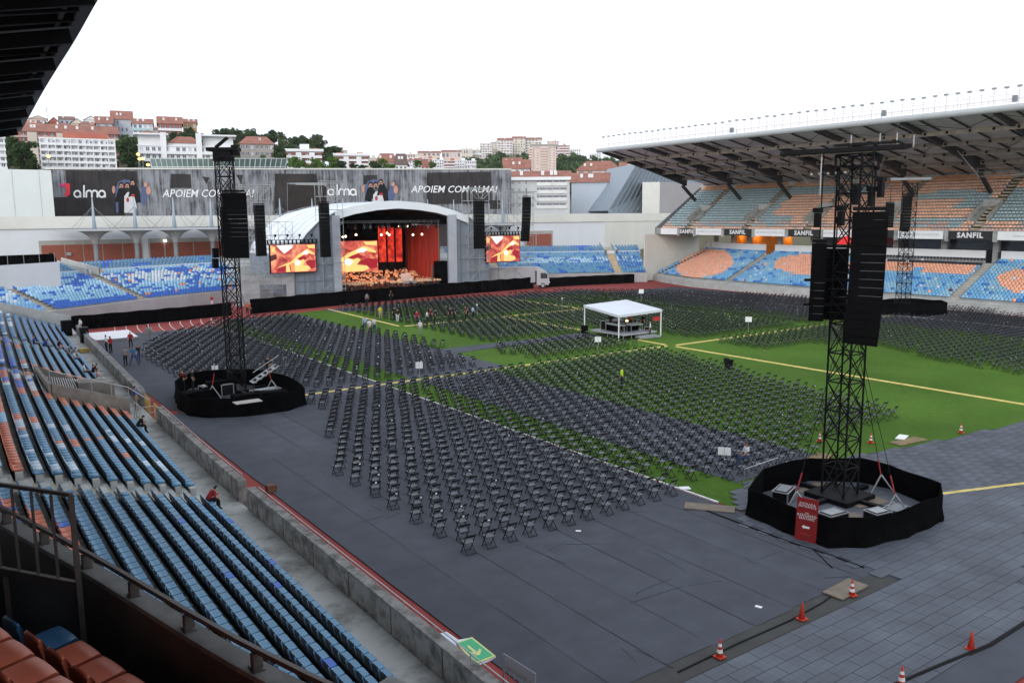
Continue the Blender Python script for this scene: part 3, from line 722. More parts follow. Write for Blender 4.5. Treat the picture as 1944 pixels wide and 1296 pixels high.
for a, c in zip(ts[:-1], ts[1:]): m.bar((*bal.at(a),ZR),(*bal.at(c),ZR),.042,.045)
m.build('handrail', mat('brown handrail',(.10,.085,.08),.45,.2,3,metal=.3), UT)
for k in range(16):
    t = tb(8.45) + (k-8)*1.06
    if not 0 < t < TB_: continue
    x, y = bal.at(t); q = MB(); q.obox((x,y,(ZC+ZR)/2-.01),(.045,.09,ZR-ZC-.02),math.atan2(*bal.normal(t))*-1); q.obox((x,y,ZC+.006),(.10,.15,.012)); q.build('rail_post', MATS['brown handrail'], UT)
# floor slab and steps of the upper tier
m = MB()
for k in range(20):  # unseen rows behind the camera, added to block light from the rear
    a = .07 if k == 0 else .30+.78*k; z = ZF+.40*k; 
    bal.strip(m, a, z-.42, a, z, 0, TB_); bal.strip(m, a, z, .30+.78*(k+1), z, 0, TB_)
m.build('terrace', mat('dark terrace concrete',(.045,.044,.044),.9,.2,1.5), UT)
m = MB(); bal.strip(m, -.05, 7.45, 6, 7.45, 0, TB_); m.build('soffit', M_CONCD, UT)
# seats in front rows
def rz_at(t): nx, ny = bal.normal(t); return math.atan2(ny, nx)-math.pi/2
BIGS = {}
for nm_, c in (('o',(.40,.10,.055)),('b',(.025,.09,.19))):
    q = seat_mb(.41, False); q.c = [c]*len(q.f); me = q.mesh('seat', M_SEAT, smooth=True); BIGS[nm_] = me
rd = Vector((.126,-.44)); sn = Vector((.961,.276)); rzS = R(106)
for row, (bx, by, n0, n1) in enumerate(((.60,8.52,0,14),(.30,7.16,-2,12),(-.38,7.0,-2,10))):
    for j in range(n0, n1):
        x, y = bx+rd.x*j, by+rd.y*j
        if row == 0 and y < 3.2: break
        link_mesh('seat', BIGS['b' if (row==0 and j==0) else 'o'], UT, Vector((x,y,ZF+.02+.40*row))-UT.location, rzS)
# angled stair gate with upright bars inside the parapet
gA, gB = Vector((-.55,11.15)), Vector((.97,8.93)); zb0, zt0 = 9.37, 10.32
for k in range(11):
    t = k/10; x, y = lerp(gA.x,gB.x,t), lerp(gA.y,gB.y,t); q = MB(); q.bar((x,y,zb0+.05),(x,y,zt0-.03),.028,.028); q.build('baluster', MATS['brown handrail'], UT)
q = MB(); q.bar((*gA,zt0),(*gB,zt0),.036,.036); q.build('gate_top_rail', MATS['brown handrail'], UT)
q = MB(); q.bar((*gA,zb0),(*gB,zb0),.05,.085); q.build('gate_bottom_rail', MATS['brown handrail'], UT)
q = MB(); q.bar((*gB,ZF),(*gB,zt0),.05,.05); q.build('gate_post', MATS['brown handrail'], UT)
q = MB(); p_ = lerp(gA,gB,.62); q.bar((*p_,ZF),(*p_,zb0-.05),.05,.05); q.build('gate_post', MATS['brown handrail'], UT)
q = MB(); q.add([(gA.x+.02,gA.y+.03,ZF-.3),(gB.x+.02,gB.y+.03,ZF-.3),(gB.x+.02,gB.y+.03,zb0-.05),(gA.x+.02,gA.y+.03,zb0-.05),(gA.x+.04,gA.y+.07,ZF-.3),(gB.x+.04,gB.y+.07,ZF-.3),(gB.x+.04,gB.y+.07,zb0-.05),(gA.x+.04,gA.y+.07,zb0-.05)],[(0,1,2,3),(7,6,5,4),(3,2,6,7)]); q.build('stair_wall', mat('grey stair wall',(.085,.095,.105),.8,.15,2), UT)
# broken concrete block under the rail at lower right
m = MB(); m.obox((2.75,5.7,8.95),(.62,.5,.28),.35); m.build('concrete_block', M_CONC, UT)

# roof over the near stand, seen from below
RE = [(6.1,-35),(6.15,30),(6.3,37),(6.75,46),(7.0,54),(7.45,66.5),(8.7,95.5),(8.75,97)]
roofl = Line(RE, side=1, step=1.5)
NR = root('stand_roof', (0,50,18), 'dark underside of the roof over the near stand at the sky edge', 'roof')
ZL = 21.75; SL = .17
m = MB()
roofl.strip(m, .0, ZL+.55, 26, ZL+.55-26*SL); roofl.strip(m, .0, ZL+.35, 26, ZL+.35-26*SL); roofl.strip(m, 0, ZL+.35, 0, ZL+.55)
m.build('roof_sheet', mat('dark corrugated sheet',(.085,.075,.07),.8,.3,1.2,.3,stretch=(.6,6,1)), NR)
m = MB(); n_ = 60; ts = np.linspace(0, roofl.L, 66)
for a, c in zip(ts[:-1], ts[1:]):
    m.bar((*roofl.at(a,-.05),ZL+.25),(*roofl.at(c,-.05),ZL+.25),.5,.55); m.bar((*roofl.at(a,.75),ZL+.02),(*roofl.at(c,.75),ZL+.02),.18,.3)
m.build('edge_beam', mat('grey roof edge',(.06,.06,.068),.6,.15,2), NR)
t = 30.0; k = 0
while t < roofl.L-1:
    m = MB(); a = roofl.at(t,.2); c = roofl.at(t,25); big = k % 4 == 0
    m.bar((*a,ZL+.1-(.35 if big else .05)),(*c,ZL+.1-25*SL-(.9 if big else .05)),.28 if big else .16,.9 if big else .32); m.build('roof_beam' if big else 'purlin', M_BLKM, NR)
    if big:
        m = MB(); m.tube((*roofl.at(t-.5,.1),ZL-.05),(*roofl.at(t-.3,25),ZL-25*SL-.6),.05,6); m.build('conduit', M_GREYM, NR)
    t += 2.05; k += 1

# ---------------------------------------------------------------- the end stand behind the stage
end_line = Line([(5.0,113.0),(13.5,117.5),(21,123),(29,128),(37,131.6),(50,135),(64,136.2),(80,135),(93,131.5),(104,126.5),(113,121.5),(117,118.5)], side=1)
ES = root('end_stand', (64,145,0), 'curved low stand behind the stage with bright blue and white seats', 'grandstand')
EL = end_line
ED0, EZ0, EDEP, ERI, EN1 = .5, 1.75, .74, .235, 15
m = MB(); EL.strip(m, 0, -.1, 0, 1.75); EL.strip(m, 0, 1.75, .5, 1.75); EL.strip(m, .5, 1.75, .5, 1.2); m.build('front_wall', mat('grey front wall',(.40,.40,.41),.85,.12,.5), ES)
m = terrace(EL, ED0, EZ0-.2, EDEP, ERI, EN1); m.build('terrace', M_CONC2, ES)
dl = ED0+EDEP*EN1; zl = EZ0-.2+ERI*EN1
m = MB(); EL.strip(m, dl, zl-.4, dl, zl+.62); EL.strip(m, dl, zl+.62, dl+.3, zl+.62); EL.strip(m, dl+.3, zl+.62, dl+.3, zl); m.build('ledge_wall', M_WALLW, ES)
m = terrace(EL, dl+.3, zl+.1, .8, .3, 5); EL.strip(m, dl+4.3, zl+1.3, dl+8.0, zl+1.3); m.build('upper_terrace', M_CONC2, ES)
def tE(x): return float(np.interp(x, EL.x, EL.t))
STAIRS = [tE(13.0), tE(25.5), tE(88.5)+3.0, tE(112.5)]
pl, cl = [], []
for k in range(EN1+4):
    up = k >= EN1
    d = (dl+.3+.8*(k-EN1)+.45) if up else ED0+EDEP*k+.45
    z = (zl+.1+.3*(k-EN1)) if up else EZ0-.2+ERI*k
    t = .4
    while t < EL.L:
        x, y = EL.at(t, d); s_ = EL.normal(t)
        if not (tE(45) < t < tE(84)) and all(abs(t-q) > .85 for q in STAIRS):
            u = hsh(t*3.1, k); n1 = .5*vnoise(t*.35, k*.35)+.5*vnoise(t*.9+11, k*1.1)+(hsh(t*5.7,k*1.9)-.5)*.34; n2 = vnoise(t*1.1+40, k*1.3)
            if t < tE(13): c = LBLUE if k > 2 else (.2,.42,.7); c = BLUE2 if n2 > .72 else SW if (n1 > .55 and 3 < k < 9) else (.1,.26,.42) if k > 9 else c
            elif t < tE(50):
                c = BLUE2 if n1 < .42 or k < 2 else LBLUE
                if 5 < k < 10 and n1 > .5: c = (.36,.58,.76)
                if t > tE(25.5) and 6 < k < 13 and n1 > .46: c = SW
                if u < .05 and t > tE(25): c = ORL
            else:
                c = (.12,.29,.46) if k < 7 else (.14,.32,.5)
                if 6 < k < 11 and n1 > .42: c = (.38,.56,.68)
                if n2 > .72: c = BLUE2
                if n1 < .25 and k > 4: c = (.06,.2,.55)
            if up: c = (.10,.24,.40) if n2 < .75 else BLUE2
            pl.append((x, y, z, math.atan2(s_[1], s_[0])-math.pi/2)); cl.append(jit(c,.1))
        t += .52
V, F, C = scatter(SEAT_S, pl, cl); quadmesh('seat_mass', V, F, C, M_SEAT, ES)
for tq in STAIRS:
    m = MB()
    for k in range(EN1+5):
        for h in range(2):
            d = ED0+EDEP*(k+h*.5); a = EL.at(tq-.7,d); c = EL.at(tq+.7,d); a2 = EL.at(tq-.7,d+EDEP*.5); c2 = EL.at(tq+.7,d+EDEP*.5); z = EZ0-.2+ERI*(k+h*.5)+.03
            m.add([(*a,z-.13),(*c,z-.13),(*c2,z-.13),(*a2,z-.13),(*a,z),(*c,z),(*c2,z),(*a2,z)],[(4,5,6,7),(0,1,5,4),(0,4,7,3),(1,2,6,5)])
    m.build('stair', mat('worn tan steps',(.46,.38,.27),.9,.25,1.5), ES)
    m = MB()
    for sgn in (-.85, .85):
        a = EL.at(tq+sgn, dl-1.5); c = EL.at(tq+sgn, dl+6.2); 
        m.add([(*a,zl-.2),(*c,zl+.8),(*c,zl+2.3),(*a,zl+.9)],[(0,1,2,3)]); a2 = EL.at(tq+sgn*1.25, dl-1.5); c2 = EL.at(tq+sgn*1.25, dl+6.2)
        m.add([(*a2,zl-.2),(*c2,zl+.8),(*c2,zl+2.3),(*a2,zl+.9),(*a,zl+.9),(*c,zl+2.3)],[(0,1,2,3),(2,3,4,5)])
    m.build('stair_wall', M_CONC2, ES)
# ================================================================== FAR STAND (right)
FS = root('main_stand', (118,80,0), 'long two tier stand across the pitch with blue and orange seats', 'grandstand')
FY0, FY1 = 30.0, 121.0
far = Line([(113.6,FY0),(113.4,60),(113.6,90),(114.6,105),(118.5,116),(121.0,121)], side=-1)
FL = far; LZ, LDEP, LRI, LN = 1.35, .66, .302, 16
m = MB(); FL.strip(m, 0, -.1, 0, 1.15); FL.strip(m, 0, 1.15, .45, 1.15); FL.strip(m, .45, 1.15, .45, .9); m.build('front_wall', M_CONC2, FS)
m = terrace(FL, .45, LZ, LDEP, LRI, LN); m.build('lower_terrace', M_CONC2, FS)
def tF(y): return float(np.interp(y, FL.y, FL.t))
LST = [tF(56.8), tF(96.3), tF(118.4)]
pl, cl = [], []
ORL = (.84,.42,.28)
ELL = [(109.3,7.2,9.0,7.8),(83.5,9.5,7.5,5.0),(49.5,7,4.5,5)]   # orange patches: y, row, half sizes
for k in range(LN):
    d = .45+LDEP*k+.42; z = LZ+LRI*k; t = .3
    while t < FL.L-.3:
        x, y = FL.at(t, d); s_ = FL.normal(t)
        if all(abs(t-q) > .8 for q in LST):
            n1 = vnoise(t*.5, k*.5); n2 = vnoise(t*1.1+7, k*1.2); c = (.17,.41,.66) if n1 < .6 else (.26,.47,.63)
            if n2 < .22: c = (.05,.2,.55)
            for (ey, ek, a, e) in ELL:
                if ((y-ey-(k-8)*.35)/a)**2 + ((k-ek)/e)**2 < 1: c = ORL
            if 58 < y < 78 and k >= 9 and n1 > .35 - (k-9)*.05 and k < 13: c = ORL
            if 57.8 < y < 77 and k >= 13: c = BLK if k % 2 else (.25,.25,.25)
            if hsh(t, k*2.7) < .014: c = SW
            elif hsh(t*1.7, k) < .008: c = ORL
            pl.append((x, y, z, math.atan2(s_[1], s_[0])-math.pi/2)); cl.append(jit(c,.1))
        t += .5
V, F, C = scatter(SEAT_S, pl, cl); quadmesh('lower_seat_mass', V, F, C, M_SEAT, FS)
for tq in LST:
    m = MB()
    for k in range(LN):
        for h in range(2):
            d = .45+LDEP*(k+h*.5); a = FL.at(tq-.65,d); c = FL.at(tq+.65,d); a2 = FL.at(tq-.65,d+LDEP*.5); c2 = FL.at(tq+.65,d+LDEP*.5); z = LZ+LRI*(k+h*.5)-LRI*.4
            m.add([(*a,z-.2),(*c,z-.2),(*c2,z-.2),(*a2,z-.2),(*a,z),(*c,z),(*c2,z),(*a2,z)],[(4,5,6,7),(0,1,5,4),(0,4,7,3),(1,2,6,5)])
    m.build('stair', MATS['worn tan steps'], FS)
dtop = .45+LDEP*LN; ztop = LZ+LRI*(LN-1)
# pale wall above the lower tier, with openings at the stairs, concourse behind
segs = []; prev = 0.0
for tq in LST: segs.append((prev, tq-1.1)); prev = tq+1.1
segs.append((prev, FL.L))
m = MB()
for a, c in segs:
    if c-a > .5: wall_strip(m, FL, dtop, .25, ztop-.5, ztop+1.8, a, c)
m.build('upper_ledge_wall', mat('bright ledge wall',(.78,.79,.8),.8,.04,.3), FS)
m = MB(); FL.strip(m, dtop-.2, ztop-.3, dtop+6, ztop-.3); m.build('concourse_floor', M_CONCD, FS)
m = MB(); FL.strip(m, dtop+2.2, ztop-.3, dtop+2.2, 9.5, tF(30), tF(88)); m.build('concourse_glass', M_GLASS, FS)
m = MB(); FL.strip(m, dtop+2.6, ztop-.3, dtop+2.6, 9.5, tF(93.5), tF(114)); m.build('orange_wall', M_ORANGEW, FS)
m = MB(); FL.strip(m, dtop+2.4, ztop-.3, dtop+2.4, 9.5, tF(55.0), tF(58.6)); m.build('orange_wall', M_ORANGEW, FS)
m = MB(); m.tube((120.6,77.6,8.75),(121.0,77.6,8.75),.8,16); o = m.build('red_emblem', mat('lit red sign',(.9,.03,.03),.5,0,1,emit=.9), FS)
m = MB(); m.tube((120.5,78.9,8.5),(121.0,78.9,8.5),.5,14); m.build('red_emblem', MATS['lit red sign'], FS)
for yl in (110.2,106.4,102.3,98.0,94.6):
    m = MB(); x = FL.at(tF(yl), dtop+2.3); m.obox((x[0],x[1],9.2),(.18,.5,.14)); m.build('wall_lamp', mat('warm lamp',(1,.72,.35),.5,0,1,emit=5), FS)
    if yl in (110.2,102.3,94.6):
        ld = bpy.data.lights.new('concourse lamp','POINT'); ld.energy = 80; ld.color = (1,.6,.25); ld.shadow_soft_size = .2
        lo = bpy.data.objects.new('concourse_lamp_light', ld); COL.objects.link(lo); lo.location = (x[0]-.6, x[1], 8.9)
# concourse columns
for y in np.arange(34, 121, 7.6):
    x = FL.at(tF(y), dtop+.9); m = MB(); m.obox((x[0],x[1],(ztop+9.5)/2),(.6,.75,9.9-ztop)); m.build('column', M_CONC, FS)
# fascia: sign boards below the upper tier
XF = 121.6
ups = Line([(XF,FY0),(XF,FY1)], side=-1)
m = MB(); m.box(XF+.3, XF+9, FY0, FY1, 9.3, 9.55); m.build('upper_slab', M_CONC, FS)
m = MB(); m.box(XF+.12, XF+.32, FY0, FY1, 9.3, 10.55); m.build('fascia', mat('grey fascia',(.3,.3,.3),.8,.15,.6), FS)
y = FY1-.6; k = 0
def ybd(px): return ax(px, 440, XF).y
edges = [1250,1288,1318,1330,1367,1379,1427,1436,1488,1500,1553,1562,1622,1636,1690,1698,1790,1802,1885,1894,1985]
boards = [(1254,1286,'w',''),(1290,1318,'d','SANFIL'),(1320,1371,'w','SISTEMAS DE CONDUTAS'),(1374,1427,'d','SANFIL'),(1432,1490,'w','SISTEMAS DE CONDUTAS'),(1496,1556,'d','SANFIL'),(1562,1624,'w','SISTEMAS DE CONDUTAS'),(1630,1700,'d','SANFIL'),(1704,1792,'w','SISTEMAS DE CONDUTAS'),(1800,1885,'d','SANFIL'),(1893,1990,'w','www.sanfil')]
boards = boards + [(2000,2100,'d','SANFIL'),(2110,2230,'w','')]
M_BD = mat('dark sign board',(.028,.03,.03),.5,.15,.8); M_BW = mat('white sign board',(.85,.87,.88),.5,.05,.5); M_TXF = mat('pale grey lettering',(.5,.55,.6),.6,0,1)
for i, (a, c, kind, txt) in enumerate(boards):
    ya, yb = ybd(a), ybd(c); w = MB(); w.box(XF, XF+.1, yb+.08, ya-.08, 9.28, 10.48); bo = w.build('sign_board', M_BD if kind=='d' else M_BW, FS)
    if txt and kind=='d': put_text('lettering', txt, 1.02, (XF-.02,(ya+yb)/2,9.87), (0,-1,0), (0,0,1), M_WHITE, bo, bold=.045, spacing=1.16)
    elif txt: put_text('lettering', txt, .5, (XF-.02,(ya+yb)/2,9.9), (0,-1,0), (0,0,1), M_TXF, bo, spacing=1.0)
    if i and i < len(boards): w = MB(); w.box(XF-.12, XF+.2, ya-.02, ya+.5, 9.0, 10.6); w.build('bracket', M_CONC, FS)
# upper tier
UZ, UDEP, URI, UN = 10.15, .70, .475, 18
m = terrace(ups, .35, UZ, UDEP, URI, UN); m.build('upper_terrace', mat('upper terrace concrete',(.26,.27,.27),.9,.15,1), FS)
AIS = [ay_ for ay_ in (113.0,98.9,85.9,73.0,58.6,44.5)]
VOM = [(113.7,4),(99.6,4),(86.6,4),(73.7,4),(59.2,4)]
TEAL = (.40,.53,.56); ORL = (.90,.54,.38); OR = (.86,.42,.22)
pl, cl = [], []
for k in range(UN):
    d = .35+UDEP*k+.42; z = UZ+URI*k; y = FY0+.4
    while y < FY1-.8:
        sk = (k-9)*.05
        ok = all(abs(y-a+sk) > .75 for a in AIS) and not any(abs(y-vy) < 1.5 and vk-1 <= k < vk+5 for vy, vk in VOM)
        if ok:
            c = TEAL
            if y > 99: c = TEAL if (0 < k < UN-1) else ORL
            elif y > 86:
                if 4 < k < 13 and y < 96.5-(k%3)*.5: c = ORL
                elif k <= 4 and y < 91: c = ORL
                if k >= UN-2 or k == 0: c = ORL
            elif y > 73: c = TEAL if (12 < k < 16 and y > 78) else ORL
            elif y > 58.5:
                c = ORL
                if k == 12 and 63 < y < 69 or k in (10,11) and 60 < y < 71.6 or 6 < k < 10 and y < 64.5-(k-7)*.4: c = TEAL
                if 0 < k < 4 and 61 < y < 69+k: c = TEAL
            else: c = TEAL if (2 < k < 13 and y > 44+(k%4)) else ORL
            if k >= UN-2: c = OR
            if k < 3 and vnoise(y*.7,k) > .55: c = (.6,.45,.4)
            x_, y_ = ups.at(y-FY0, d); pl.append((x_, y, z, -math.pi/2)); cl.append(jit(c,.09))
        y += .5
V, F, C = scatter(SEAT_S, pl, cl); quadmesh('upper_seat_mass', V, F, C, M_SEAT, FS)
for a in AIS:
    m = MB()
    for k in range(UN):
        for h in range(2):
            x = XF+.35+UDEP*(k+h*.5); z = UZ+URI*(k+h*.5)+.02; yc = a-(k-9)*.05
            m.box(x, x+UDEP*.5, yc-.66, yc+.66, z-.25, z)
    m.build('upper_stair', MATS['worn tan steps'], FS)
for vy, vk in VOM:
    x0 = XF+.35+UDEP*(vk-1); x1 = XF+.35+UDEP*(vk+5); za = UZ+URI*(vk-1); zb = UZ+URI*(vk+5)
    for sgn in (-1.45, 1.2):
        m = MB(); m.add([(x0,vy+sgn,za-.3),(x1,vy+sgn,za-.3),(x1,vy+sgn,zb+.4),(x0,vy+sgn,za+1.0),(x0,vy+sgn+.25,za-.3),(x1,vy+sgn+.25,za-.3),(x1,vy+sgn+.25,zb+.4),(x0,vy+sgn+.25,za+1.0)],[(0,1,2,3),(7,6,5,4),(3,2,6,7),(0,3,7,4),(1,5,6,2)]); m.build('vomitory_wall', M_CONC, FS)
    m = MB(); m.box(x1-.3,x1-.05,vy-1.2,vy+1.2,za-.2,zb+.5); m.build('vomitory_back', M_CONC2, FS)
    m = MB(); m.box(x1-.34,x1-.31,vy-.9,vy+.7,za-.1,za+1.9); m.build('doorway', M_CONCD, FS)
# end wall of the upper tier and back wall
XB = XF+.35+UDEP*UN; ZB = UZ+URI*(UN-1)
m = MB(); m.add([(XF+.1,FY1,9.3),(XB,FY1,9.3),(XB,FY1,ZB+.6),(XF+.1,FY1,10.6),(XF+.1,FY1+.3,9.3),(XB,FY1+.3,9.3),(XB,FY1+.3,ZB+.6),(XF+.1,FY1+.3,10.6)],[(0,1,2,3),(7,6,5,4),(3,2,6,7),(0,3,7,4)]); m.build('end_wall', M_GREYM, FS)
m = MB(); m.box(XF-3, XB, FY1+.02, FY1+.28, 0, 9.28); m.build('lower_end_wall', M_CREAM, FS)
m = MB(); m.box(XB, XB+.3, FY0, FY1, 9, ZB+.9); m.build('rear_wall', M_CREAM, FS)
m = MB()
for y in np.arange(FY0+1, FY1-1, 3.1): m.box(XB+.05, XB+.2, y, y+2.5, ZB+.9, ZB+1.9)
m.build('rear_window', M_GLASS, FS)
# roof
RX0, RZ0, RX1, RZ1 = 104.6, 25.0, 139.0, 18.4
RYA, RYB = 26.0, 119.6
zr = lambda x: lerp(RZ0, RZ1, (x-RX0)/(RX1-RX0))
RF = MB(); RF.add([(RX0,RYA,RZ0),(RX0,RYB,RZ0),(RX1,RYB,RZ1),(RX1,RYA,RZ1),(RX0,RYA,RZ0+.25),(RX0,RYB,RZ0+.25),(RX1,RYB,RZ1+.25),(RX1,RYA,RZ1+.25)],[(0,1,2,3),(7,6,5,4),(0,3,7,4),(1,5,6,2)])
rf = RF.build('roof', mat('roof lining',(.80,.78,.78),.8,.12,.5), FS)
m = MB(); m.tube((RX0,RYA,RZ0+.05),(RX0,RYB,RZ0+.05),.42,14); m.build('edge_tube', mat('pale grey edge tube',(.40,.42,.43),.45,.06,1), rf, smooth=False)
GY = [118.6,107.0,95.6,84.0,72.5,60.6,49.0,37.5,28]
M_DK = mat('dark roof steel',(.045,.042,.042),.6,.2,1); M_BR = mat('brown roof beam',(.30,.25,.21),.7,.3,1.2)
for y in GY:
    m = MB(); xs = [RX0+.5, 118, 127.5]; hb = [.4, 1.0, 1.7]
    P = []
    for x, h in zip(xs, hb): P += [(x,y-.28,zr(x)-.02),(x,y+.28,zr(x)-.02),(x,y+.28,zr(x)-h),(x,y-.28,zr(x)-h)]
    m.add(P, [(4*i+j,4*i+(j+1)%4,4*i+4+(j+1)%4,4*i+4+j) for i in range(2) for j in range(4)]+[(3,2,1,0),(8,9,10,11)])
    m.build('girder', M_DK, rf)
    m = MB(); m.bar((126.5,y,zr(126.5)-1.9),(131.5,y,15.2),.45,.5); m.bar((131.5,y-.3,15.2),(134,y-.3,18.2),.2,.2); m.bar((131.5,y+.3,15.2),(134,y+.3,18.2),.2,.2); m.build('strut', M_DK, rf)
for x, w in ((109.8,1),(115.2,1),(120.6,1),(126,1)):
    m = MB(); z = zr(x)-.35; m.bar((x,RYA+.5,z-.3),(x,RYB-.3,z-.3),.14,.6); 
    for y in np.arange(RYA+2, RYB-1, 2.9): m.tube((x-.09,y,z-.3),(x-.11,y,z-.3),.2,10,mi=1)
    m.build('long_beam', [M_BR, M_BLKM], rf)
for y in np.arange(RYA+1.5, RYB-.5, 3.85):
    m = MB(); m.bar((RX0+.4,y,zr(RX0+.4)-.16),(RX1-1,y,zr(RX1-1)-.16),.12,.22); m.build('purlin', M_DK, rf)
m = MB()
for y0, y1 in zip(GY[1:], GY[:-1]):
    for xa, xb in ((105.5,109.8),(115.2,120.6)):
        m.bar((xa,y0,zr(xa)-.3),(xb,(y0+y1)/2,zr(xb)-.4),.07,.07); m.bar((xb,(y0+y1)/2,zr(xb)-.4),(xa,y1,zr(xa)-.3),.07,.07)
m.build('bracing', M_DK, rf)
# catwalks slung below
for (ya, yb) in ((72,84),(49.5,57)):
    m = MB(); x = 119; z = 17.9
    m.box(x-.5,x+.5,ya,yb,z,z+.08)
    for y in np.arange(ya, yb+.1, 1.5):
        m.tube((x-.5,y,z),(x-.5,y,z+1.1),.03,5)
    m.tube((x-.5,ya,z+1.1),(x-.5,yb,z+1.1),.035,5); m.tube((x-.5,ya,z+.6),(x-.5,yb,z+.6),.03,5)
    m.bar((x,ya,z),(x-2,ya-2.2,z+3.6),.1,.1); m.bar((x,yb,z),(x-2,yb+2.2,z+3.6),.1,.1)
    m.build('catwalk', M_GREYM, rf)
    if ya > 70:
        for k in range(5):
            q = MB(); q.lathe([(.05,.0),(.22,.05),(.25,.25),(.1,.4)],10,(x-.6,yb-1-k*1.5,z+1.3)); q.build('spotlight', mat('pale lamp face',(.7,.68,.62),.4,0,1), rf)
# railing and floodlights along the top of the roof edge
m = MB(); zt = RZ0+.75; xt = RX0+.9
for y in np.arange(RYA, RYB, .8): m.tube((xt-.3,y,RZ0),(xt-.3,y,zt+.42),.022,4)
for dz in (.1,.42): m.tube((xt-.3,RYA,zt+dz),(xt-.3,RYB,zt+dz),.025,4)
m.tube((xt+1.2,RYA,zt+1.1),(xt+1.2,RYB,zt+1.1),.03,4); m.tube((xt+1.2,RYA,zt+.5),(xt+1.2,RYB,zt+.5),.03,4)
for y in np.arange(RYA, RYB, .85): m.tube((xt+1.2,y,RZ0-.4),(xt+1.2,y,zt+1.1),.02,4)
m.build('railing', mat('pinkish galvanised rail',(.6,.48,.46),.5,.1,1), rf)
q = MB(); q.tube((0,0,-.4),(0,0,1.65),.035,5); q.obox((0,0,1.2),(.05,.5,.05)); q2 = MB(); q2.obox((-.05,0,1.78),(.30,.48,.22),0,rx=0); q2.obox((-.22,0,1.76),(.05,.42,.2))
fl_post, fl_head = q.mesh('lamp_post', MATS['pinkish galvanised rail']), q2.mesh('lamp_head', mat('lamp head grey',(.30,.30,.31),.5,.1,1))
y = RYB-.4; k = 0
while y > 33:
    dz = .12*hsh(k,3)
    link_mesh('floodlight_post', fl_post, rf, Vector((xt+.2,y,zt+dz))-_wloc(rf)); link_mesh('floodlight', fl_head, rf, Vector((xt+.2,y,zt+dz))-_wloc(rf), rng.uniform(-.3,.3))
    y -= 1.42; k += 1
for y in (88.5, 63.2, 47.0): 
    m = MB(); m.box(xt-.5,xt-.1,y-.25,y+.25,zt,zt+.75); m.build('control_box', M_GREYM, rf)

# ================================================================== BACK WALL, CANOPY, BANNER BUILDING
BW = root('back_wall', (64,160,0), 'white wall behind the end stand with red brick bays', 'wall')
YB_ = 157.0
m = MB()
def zpx(px, py, Y=YB_): return ay(px, py, Y).z
m.box(-25, 165, YB_, YB_+.6, 0, 13.4); m.build('wall_body', M_WALLW, BW)
m = MB(); m.box(-25, 165.2, YB_-.3, YB_+1.0, 11.6, 13.6); m.build('parapet', M_CREAM, BW)
m = MB(); m.box(140, 165.1, YB_-.12, YB_, 4, 11.6); m.build('side_panel', M_CREAM, BW)
bays = [(80,123),(125,158),(160,195),(197,233),(235,269),(286,312),(315,335),(337,367),(369,400),(402,436),(438,470),(1000,1016),(1018,1046)]
zb0, zb1 = 4.2, 8.9
x0 = ay(78,490,YB_).x; x1 = ay(271,490,YB_).x
for pa, pb in ((76,271),(283,476),(996,1049)):
    xa, xb = ay(pa,490,YB_).x, ay(pb,490,YB_).x; m = MB(); m.box(xa,xb,YB_-.16,YB_,zb0,zb1+.75); m.build('bay_frame', mat('grey bay frame',(.36,.35,.33),.8,.1,1), BW)
M_BRK = bpy.data.materials.new('red brickwork'); M_BRK.use_nodes = True
_n = M_BRK.node_tree; _b = _n.nodes['Principled BSDF']; _b.inputs['Roughness'].default_value = .9
_tc = _n.nodes.new('ShaderNodeTexCoord'); _mp = _n.nodes.new('ShaderNodeMapping'); _mp.inputs['Rotation'].default_value = (R(90),0,0); _bk = _n.nodes.new('ShaderNodeTexBrick'); _bk.inputs['Scale'].default_value = 1; _bk.inputs['Brick Width'].default_value = .45; _bk.inputs['Row Height'].default_value = .2; _bk.inputs['Mortar Size'].default_value = .02
_bk.inputs['Color1'].default_value = (.33,.085,.05,1); _bk.inputs['Color2'].default_value = (.26,.06,.038,1); _bk.inputs['Mortar'].default_value = (.24,.12,.09,1)
_n.links.new(_tc.outputs['Object'], _mp.inputs['Vector']); _n.links.new(_mp.outputs[0], _bk.inputs['Vector']); _n.links.new(_bk.outputs['Color'], _b.inputs['Base Color'])
for pa, pb in bays:
    xa, xb = ay(pa,490,YB_).x, ay(pb,490,YB_).x; m = MB(); m.box(xa,xb,YB_-.22,YB_-.13,zb0,zb1); m.build('brick_bay', M_BRK, BW)
for px, py in ((130,486),(320,456),(905,463)):
    p = ay(px,py-4,YB_); q = MB(); q.box(p.x-.35,p.x+.35,YB_-.5,YB_-.1,p.z-.25,p.z+.25); q.build('floodlight', M_STEEL, BW)
p = ay(312,457,YB_); q = MB(); q.lathe([(.05,-.2),(.3,0),(.05,.2)],10,(p.x,YB_-.55,p.z)); q.build('lit_lamp', mat('white lamp glow',(1,.97,.85),.5,0,1,emit=6), BW)
